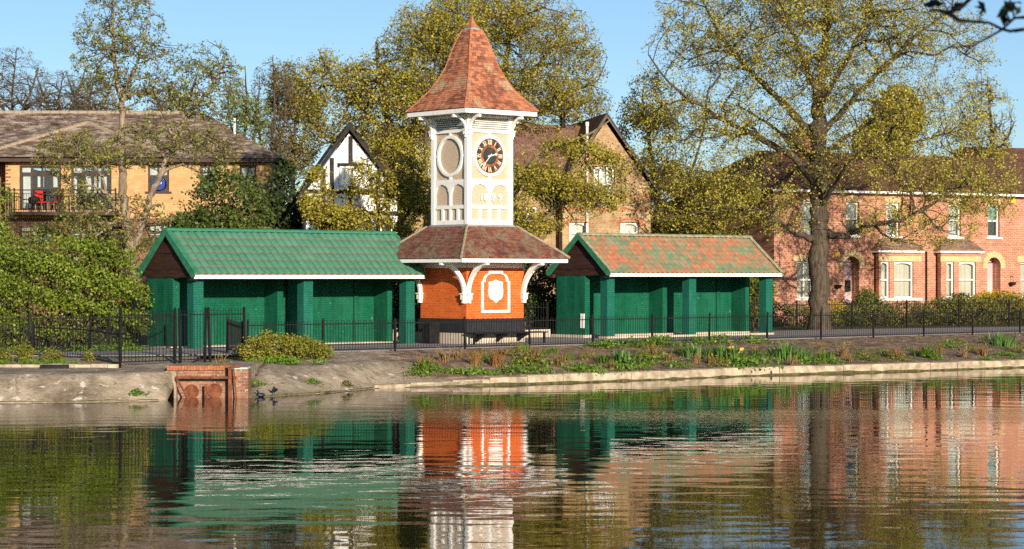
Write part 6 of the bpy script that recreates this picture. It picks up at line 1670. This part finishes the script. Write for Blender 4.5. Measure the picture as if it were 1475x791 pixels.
bush('weeds', 'green leafy weeds at the foot of the golden green shrub', 61.6, [(430, 520, 40, 5, 0.4), (385, 522, 28, 5, 0.35)], 1700, 0.05, 'leaf_bed', 100, cat='plants', gap=-0.3, f=4.0, bz=0.72)
for i, (px, py, rx, ry, lab) in enumerate(((4, 511, 14, 12, 'golden shrub at the outer end of the pale edging blocks'), (36, 509, 13, 12, 'reddish gold small shrub behind the pale edging blocks'), (73, 513, 15, 10, 'spreading light green small shrub beside the rubber block'), (128, 515, 5, 11, 'thin upright golden seedling at the end of the edging blocks'))):
    bush('small_shrub', lab, 60.2, [(px, py, rx, ry, 0.25), (px + 3, py + 4, rx * 0.8, ry * 0.7, 0.25)], (1100, 1300, 1000, 500)[i], 0.045, 'leaf_euonymus', 101 + i, gap=-0.5, f=6, bz=0.70)
wk = bush('low_grass', 'strip of short green grass along the pale edging blocks', 59.5, [(35, 523, 60, 3, 0.3), (95, 524, 22, 3, 0.3)], 1800, 0.045, 'leaf_bed', 107, cat='grass', gap=-0.4, f=5, bz=0.68)
wk = bush('low_plants', 'low green ground cover between the path and the large shrub', 66.2, [(150, 505, 60, 5, 0.5), (70, 507, 60, 4, 0.5), (0, 508, 40, 4, 0.5)], 3200, 0.06, 'leaf_bed', 108, cat='plants', gap=-0.4, f=4, bz=0.9)
rng = np.random.default_rng(5)
# far wood closing the view behind the houses
C = []
for i in range(230):
    x = rng.uniform(-75, 75); y = 150 + rng.uniform(0, 18); h = 4.5 + 3.0 * sin(x * 0.21) + rng.uniform(0, 2.5)
    m = 90
    d = rng.normal(size=(m, 3)); d /= np.linalg.norm(d, axis=1)[:, None]
    C.append(np.array((x, y, h * 0.55 + 0.9)) + d * np.array((2.6, 2.0, h * 0.55)) * rng.uniform(0.6, 1.05, (m, 1)))
C = np.concatenate(C); C = C[C[:, 2] > 0.95]
fw = stuff(link('distant_woodland', leaf_mesh('distant_woodland', C, 0.75, 'leaf_hedge', rng)))
fw['label'] = 'far brownish green woodland closing the gaps between the houses'; fw['category'] = 'woodland'

# --- planting in the lakeside bed
def strap_mesh(name, seed, n, h, spread, mat, w=0.022, droop=0.5):
    rg = np.random.default_rng(seed); V, F = [], []
    for i in range(n):
        a = rg.uniform(0, 2 * pi); r = abs(rg.normal()) * spread * 0.25; L = h * rg.uniform(0.55, 1.1); lean = rg.uniform(0.1, 0.75)
        b = np.array((r * cos(a), r * sin(a), -0.03)); d = np.array((cos(a), sin(a), 0)); sd = np.array((-sin(a), cos(a), 0)) * w * rg.uniform(0.6, 1.2)
        k0 = len(V)
        for t in (0, 0.4, 0.75, 1.0):
            p = b + d * (lean * L * t ** 1.5 * 1.0) + np.array((0, 0, L * (t - droop * lean * t ** 3 * 0.6)))
            wd = (1.0, 0.95, 0.7, 0.08)[(0, 0.4, 0.75, 1.0).index(t)]
            V += [p - sd * wd * 0.5, p + sd * wd * 0.5]
        for q in range(3): F.append((k0 + 2 * q, k0 + 2 * q + 1, k0 + 2 * q + 3, k0 + 2 * q + 2))
    return np_mesh(name, np.array(V), np.array(F), 4, mat)
def stick_mesh(name, seed, n, h, mat):
    rg = np.random.default_rng(seed); tb = Tubes()
    for i in range(n):
        a = rg.uniform(0, 2 * pi); ln = rg.uniform(0.05, 0.7); L = h * rg.uniform(0.5, 1.1)
        p0 = np.array((0.06 * rg.normal(), 0.06 * rg.normal(), -0.03)); p1 = p0 + np.array((cos(a) * ln * L * 0.5, sin(a) * ln * L * 0.5, L * 0.6)); p2 = p1 + np.array((cos(a) * ln * L * 0.5 + 0.04 * rg.normal(), sin(a) * ln * L * 0.5, L * 0.4))
        tb.add(np.array((p0, p1, p2)), np.array((0.010, 0.008, 0.005)), 4)
    return np_mesh(name, np.concatenate(tb.V), np.concatenate(tb.F), 4, mat)
def tuft_mesh(name, seed, n, rx, h, size, mat):
    rg = np.random.default_rng(seed)
    C = rg.normal(size=(n, 3)) * np.array((rx * 0.5, rx * 0.45, 0)); C[:, 2] = np.abs(rg.random(n)) ** 1.2 * h * np.exp(-(C[:, 0] ** 2 + C[:, 1] ** 2) / (rx * rx)) + 0.01
    return leaf_mesh(name, C, size, mat, rg, 0.5)
PV = {}
for v in range(3):
    PV['daff', v] = strap_mesh('leaves', 200 + v, 150, 0.34, 0.95, 'leaf_daffodil', 0.026, 0.9)
    PV['grass', v] = strap_mesh('leaves', 210 + v, 120, 0.30, 0.6, 'leaf_bed', 0.018, 0.9)
    PV['dry', v] = strap_mesh('leaves', 220 + v, 70, 0.36, 0.5, 'leaf_dry', 0.020, 0.9)
    PV['stick', v] = stick_mesh('stems', 230 + v, 34, 0.42, 'leaf_dry')
    PV['rstick', v] = stick_mesh('stems', 240 + v, 40, 0.44, 'leaf_russet')
    PV['weed', v] = tuft_mesh('leaves', 250 + v, 260, 0.42, 0.20, 0.055, 'leaf_bed')
    PV['olive', v] = tuft_mesh('leaves', 260 + v, 240, 0.34, 0.30, 0.05, 'leaf_euonymus')
    PV['flower', v] = tuft_mesh('flowers', 270 + v, 16, 0.5, 0.5, 0.085, 'petal_yellow')
    PV['violet', v] = tuft_mesh('flowers', 280 + v, 14, 0.3, 0.32, 0.05, 'petal_violet')
beds = [  # px, foot row, kind, scale
    (600, 540, 'weed', .7), (612, 535, 'mix', .9), (628, 528, 'dry', .6), (640, 522, 'drystick', 1.0), (652, 538, 'weed', .6), (660, 518, 'drystick', .9), (676, 540, 'weed', .9), (684, 526, 'russet', 1.0),
    (690, 514, 'olive', .6), (706, 540, 'weed', .5), (716, 528, 'russet', 1.1), (732, 537, 'weed', .8), (739, 514, 'olive', .8), (753, 505, 'grass', .7), (764, 526, 'oliveD', 1.1), (772, 538, 'weed', .9), (783, 511, 'weed', .5), (797, 508, 'grass', .6),
    (806, 526, 'drygreen', .9), (832, 532, 'weed', .8), (845, 517, 'olive', .7), (862, 538, 'weed', .9), (882, 531, 'dry', .9), (898, 526, 'daff', 1.25), (915, 538, 'weed', 1.0), (942, 516, 'oliveD', .9), (958, 536, 'weed', 1.2), (946, 533, 'grass', .9),
    (985, 510, 'weed', .8), (1000, 516, 'daff', 1.1), (1002, 524, 'drystick', .8), (1022, 524, 'dry', 1.0), (1038, 515, 'daffF', 1.1), (1060, 520, 'daffF', 1.25), (1075, 528, 'weed', 1.3), (1050, 532, 'weed', 1.1), (1088, 510, 'dry', .9), (1110, 528, 'weed', .9),
    (1130, 516, 'daff', 1.3), (1150, 520, 'daff', 1.0), (1142, 526, 'drystick', .8), (1187, 520, 'grass', 1.1), (1182, 503, 'drystick', .6), (1215, 514, 'drystick', 1.0), (1225, 520, 'dry', .8), (1240, 510, 'olive', .6), (1256, 520, 'olive', .7), (1238, 518, 'weed', .6),
    (1290, 516, 'drygreen', 1.0), (1302, 520, 'olive', .6), (1334, 515, 'grass', 1.2), (1352, 508, 'drystick', .9), (1366, 500, 'violet', .8), (1378, 496, 'olive', .6), (1389, 514, 'drystick', .8), (1415, 512, 'drystick', 1.0), (1440, 498, 'daff', 1.2), (1452, 514, 'weed', .8), (1470, 508, 'olive', .9), (1310, 505, 'weed', .4), (1420, 518, 'weed', .5)] + [(845, 536, 'weed', 1.0), (878, 538, 'weed', .9), (905, 533, 'weed', 1.1), (930, 528, 'weed', 1.0), (975, 530, 'weed', .8), (925, 518, 'olive', .8), (965, 520, 'dry', .8), (1015, 532, 'weed', 1.0), (1035, 528, 'olive', .8), (1092, 522, 'weed', 1.1), (1070, 512, 'dry', .8), (1162, 524, 'weed', .9), (1120, 511, 'dry', .7), (870, 522, 'grass', .8), (818, 519, 'grass', .6), (1205, 524, 'weed', .6), (1275, 512, 'weed', .6), (1320, 512, 'dry', .7), (1345, 518, 'weed', .7), (1400, 506, 'olive', .6), (640, 536, 'weed', .5), (700, 520, 'weed', .6), (745, 534, 'weed', .6), (725, 512, 'dry', .7)]
parts_of = {'weed': ['weed'], 'mix': ['weed', 'stick', 'grass'], 'dry': ['dry'], 'drystick': ['stick', 'dry'], 'russet': ['rstick', 'dry'], 'olive': ['olive'], 'grass': ['grass'], 'oliveD': ['olive', 'stick', 'weed'], 'drygreen': ['stick', 'olive', 'dry'], 'daff': ['daff'], 'daffF': ['daff', 'flower'], 'violet': ['weed', 'violet']}
LB = {'weed': ('weed_clump', 'clump of fresh green weeds'), 'mix': ('weed_clump', 'weeds mixed with dead stalks'), 'dry': ('dead_clump', 'withered straw coloured tuft'),
      'drystick': ('pruned_bush', 'pruned bush of dry sticks'), 'russet': ('pruned_bush', 'pruned bush of russet stems'), 'olive': ('bed_plant', 'olive yellow leaved plant'),
      'grass': ('grass_tuft', 'bright green grassy tuft'), 'oliveD': ('bed_plant', 'olive plant among dry stalks'), 'drygreen': ('bed_plant', 'straggly half dry greenish plant'),
      'daff': ('daffodil_clump', 'blue green strap leaved clump'), 'daffF': ('daffodil_clump', 'strap leaved clump with yellow flowers'), 'violet': ('flower_clump', 'clump with violet flowers')}
SHORT = {'weed': 'green weeds', 'mix': 'mixed weeds', 'dry': 'straw tuft', 'drystick': 'dry sticks', 'russet': 'russet stems', 'olive': 'olive plant', 'grass': 'grassy tuft', 'oliveD': 'stalky plant', 'drygreen': 'straggly plant', 'daff': 'strap leaves', 'daffF': 'yellow flowers', 'violet': 'violet flowers'}
found = []
for i, (px, py, kind, sc_) in enumerate(beds):
    lo, hi = 0.3, 0.86          # find where the view ray meets the sloping soil
    best = None
    for zz_ in np.linspace(0.28, 0.9, 60):
        X, Y = on_plane(px, py, zz_)
        if Y < yw(X) + 0.45 or Y > yf(X) - 0.05: continue
        e = abs(bank_z(X, Y) - zz_)
        if best is None or e < best[0]: best = (e, X, Y, bank_z(X, Y))
    if best is None:
        X = xat(px, 72); Y = yf(X) - 0.6; best = (0, X, Y, bank_z(X, Y))
    opp = [w for lim, w in ((625, 'the green shelter end'), (760, 'the clock tower'), (835, 'the cream dwarf wall'), (1115, 'the flaking roof shelter'), (1200, 'the oak trunk'), (1255, 'the first porch'), (1330, 'the first bay window'), (1405, 'the second bay window'), (3000, 'the gold topped hedge')) if px < lim][0]
    tpos = (best[2] - yw(best[1])) / (yf(best[1]) - yw(best[1]))
    row = 'by the kerb' if tpos < 0.4 else ('by the fence' if tpos > 0.72 else 'mid slope')
    found.append((kind, sc_, best[1:], row, opp, 'small ' if sc_ < 0.75 else ('large ' if sc_ > 1.05 else '')))
labs = ['%s%s %s opposite %s' % (f[5], LB[f[0]][1], f[3], f[4]) for f in found]
for i, (kind, sc_, pos, row, opp, size) in enumerate(found):
    lab = labs[i]
    if labs.count(lab) > 1:      # say what grows beside it
        nb_ = min((q for q in range(len(found)) if found[q][0] != kind), key=lambda q: hypot(found[q][2][0] - pos[0], found[q][2][1] - pos[1]))
        lab = '%s%s %s next to %s opposite %s' % (size, SHORT[kind], row, SHORT[found[nb_][0]], opp)
    P = thing(LB[kind][0], lab, 'plant', pos, rnd.uniform(0, 6.28), 'bed plants: ' + LB[kind][1])
    sc_ *= 1.1 if kind in ('dry', 'drystick', 'russet', 'drygreen') else 1.55
    for j, pk_ in enumerate(parts_of[kind]):
        me = PV[pk_, (i + j) % 3]
        o = link(me.name.split('.')[0], me, P, scale=(sc_ * (1.0 if j == 0 else 0.9),) * 3, rot=(0, 0, j * 1.3))
        if pk_ in ('flower', 'violet'): stuff(o)
# scattered seedlings and crumbs of soil over the bed
C = []; S_ = []
for i in range(1500):
    X = rng.uniform(X_K + 0.3, 24); t = rng.uniform(0.08, 0.97); Y = yw(X) + (yf(X) - yw(X)) * t
    C.append((X, Y, bank_z(X, Y) + 0.015))
C = np.array(C)
keep = clump(C, 1.8, 3.0) > 0.05
sd = stuff(link('seedlings', leaf_mesh('seedlings', np.repeat(C[keep], 5, 0) + rng.normal(size=(5 * int(keep.sum()), 3)) * np.array((0.06, 0.06, 0.008)), 0.05, 'leaf_bed', rng, 0.8)))
sd['label'] = 'scattered green seedlings over the soil of the bed'; sd['category'] = 'seedlings'
mb = MB()
for i in range(1400):
    X = rng.uniform(X_K + 0.2, 24); t = rng.uniform(0.06, 0.98); Y = yw(X) + (yf(X) - yw(X)) * t; z = bank_z(X, Y); r = rng.uniform(0.012, 0.05)
    a = rng.uniform(0, 6.28)
    p = [(X + r * cos(a + q * 2.1), Y + r * sin(a + q * 2.1), z - 0.01) for q in range(3)]; tp = (X, Y, z + r * rng.uniform(0.5, 1.0))
    for q in range(3): mb.quad(p[q], p[(q + 1) % 3], tp)
cl = stuff(mb.build('soil_clods', 'soil'))
cl['label'] = 'loose clods of soil and small stones on the bed'; cl['category'] = 'soil'
# weeds growing from the concrete bank
for px, py, D_, n_, lab in ((197, 568, None, 260, 'bright green weed on the concrete bank near the waterline'), (362, 556, None, 420, 'green weeds in the corner beside the culvert wing'), (450, 553, None, 160, 'tiny weed tuft on the concrete slope'), (470, 568, None, 220, 'dark moss tuft at the waterline of the concrete slope')):
    for zz_ in np.linspace(0.02, 0.7, 40):
        X, Y = on_plane(px, py, zz_)
        if abs(bank_z(X, Y) - zz_) < 0.03 and Y > yw(X): break
    else: X, Y = on_plane(px, py, 0.25); Y = yw(X) + 0.4
    P = thing('weed_clump', lab, 'plant', (X, Y, bank_z(X, Y)))
    link('leaves', tuft_mesh('leaves', px, n_, 0.22 if px != 362 else 0.4, 0.16, 0.05, 'leaf_bed' if px != 470 else 'leaf_hedge'), P)
cs = on_plane(334, 522, 0.8)
P = thing('seedling_shrub', 'spindly seedling growing out of the culvert coping bricks', 'plant', (cs[0], cy + 0.5, 0.78))
link('stems', stick_mesh('stems', 9, 7, 0.42, 'leaf_dry'), P); link('leaves', tuft_mesh('leaves', 12, 120, 0.3, 0.38, 0.05, 'leaf_euonymus'), P)

# --- tree on the near bank whose branch hangs into the top corner
rng = np.random.default_rng(77)
NB = thing('near_tree', 'dark overhanging tree branch with few leaves against the sky, out of focus', 'tree', (3.9, 1.2, 1.5))
D = 9.0
def q3(px, py, D=9.0): return np.array((xat(px, D) - 3.9, D - 1.2, zat(py, D) - 1.5))
tb = Tubes()
tr = np.array([(0, 0, -0.2), (0.02, 0.05, 1.2), (-0.05, 0.1, 2.6), (0.05, 0.0, 4.0), (0.0, 0.1, 5.6), (0.1, 0.1, 7.0)]); tb.add(tr, np.array((.24, .19, .17, .14, .09, .03)), 10)
br = [np.array([(-0.03, 0.1, 2.45), (-0.35, 2.0, 2.95), (-0.9, 4.6, 3.15), tuple(q3(1600, -60, 7.6)), tuple(q3(1480, 42)), tuple(q3(1462, 46))]),
      np.array([tuple(q3(1500, 20, 8.4)), tuple(q3(1475, 25)), tuple(q3(1461, 26)), tuple(q3(1443, 43)), tuple(q3(1420, 56)), tuple(q3(1400, 66)), tuple(q3(1375, 68)), tuple(q3(1357, 68))]),
      np.array([tuple(q3(1475, 42)), tuple(q3(1455, 45)), tuple(q3(1443, 42)), tuple(q3(1425, 33)), tuple(q3(1402, 31)), tuple(q3(1380, 29)), tuple(q3(1368, 20)), tuple(q3(1352, 15)), tuple(q3(1338, 15))]),
      np.array([tuple(q3(1368, 18)), tuple(q3(1385, 10)), tuple(q3(1400, -4)), tuple(q3(1440, -40, 8.2)), tuple(q3(1560, -110, 6.8)), (-0.4, 3.4, 3.3)]),
      np.array([tuple(q3(1461, 26)), tuple(q3(1458, 10)), tuple(q3(1452, -8))]), np.array([tuple(q3(1410, 31)), tuple(q3(1413, 22)), tuple(q3(1417, 12))]), np.array([tuple(q3(1397, 68)), tuple(q3(1390, 77)), tuple(q3(1383, 79)), tuple(q3(1379, 74))]), np.array([tuple(q3(1368, 20)), tuple(q3(1360, 6)), tuple(q3(1355, -6))])]
rs = [(.06, .05, .035, .02, .008, .006), (.010, .009, .008, .007, .006, .005, .004, .003), (.009, .009, .008, .008, .009, .011, .014, .008, .006), (.012, .012, .012, .016, .025, .04), (.006, .005, .004), (.005, .004, .004), (.004, .003, .003, .003), (.006, .005, .004)]
for P, r in zip(br, rs): tb.add(P, np.array(r) * 0.75, 6)
for (a, b) in (((0.0, 0.1, 4.6), (1.6, -1.4, 6.2)), ((0.03, 0.05, 3.4), (1.8, 0.4, 4.9)), ((0.0, 0.0, 5.2), (-1.2, -1.0, 6.8)), ((0.0, 0.0, 5.0), (0.9, 1.2, 6.9)), ((0.0, 0.1, 2.9), (-0.45, 3.2, 3.8)), ((0.0, 0.1, 3.4), (-0.2, 2.4, 4.2))):
    a, b = np.array(a), np.array(b); tb.add(np.array((a, (a + b) / 2 + (0, 0, .2), b)), np.array((.07, .045, .012)), 6)
tb.build('trunk', 'bark', NB)
C = []
for (px, py) in ((1411, 18), (1418, 10), (1414, 14), (1448, 22), (1452, 22), (1449, 27), (1455, 6), (1460, 4), (1466, 3), (1452, 9), (1463, 14), (1458, -2), (1382, 12), (1376, 10), (1350, 5), (1342, 4), (1375, -2)):
    C.append(q3(px, py) + rng.normal(size=3) * 0.006)
C = np.array(C)
link('crown', leaf_mesh('crown', C, 0.044, 'leaf_near_shaded', rng, face=(0, -1.5, 0), long=1.2), NB)
C = np.concatenate([rng.normal(size=(260, 3)) * 0.55 + np.array(p) for p in ((1.6, -1.4, 6.2), (1.8, 0.4, 4.9), (-1.2, -1.0, 6.8), (0.9, 1.2, 6.9), (0.1, 0.1, 7.1))] + [rng.normal(size=(900, 3)) * np.array((0.45, 0.6, 0.3)) + np.array(p) for p in ((-0.45, 3.2, 3.8), (-0.2, 2.2, 4.1))])  # unseen leaves; the dense clusters are added to keep sun off the branch
C = C[(C[:, 1] < 4.3)]
link('crown', leaf_mesh('crown', C, 0.08, 'leaf_near_shaded', rng), NB)
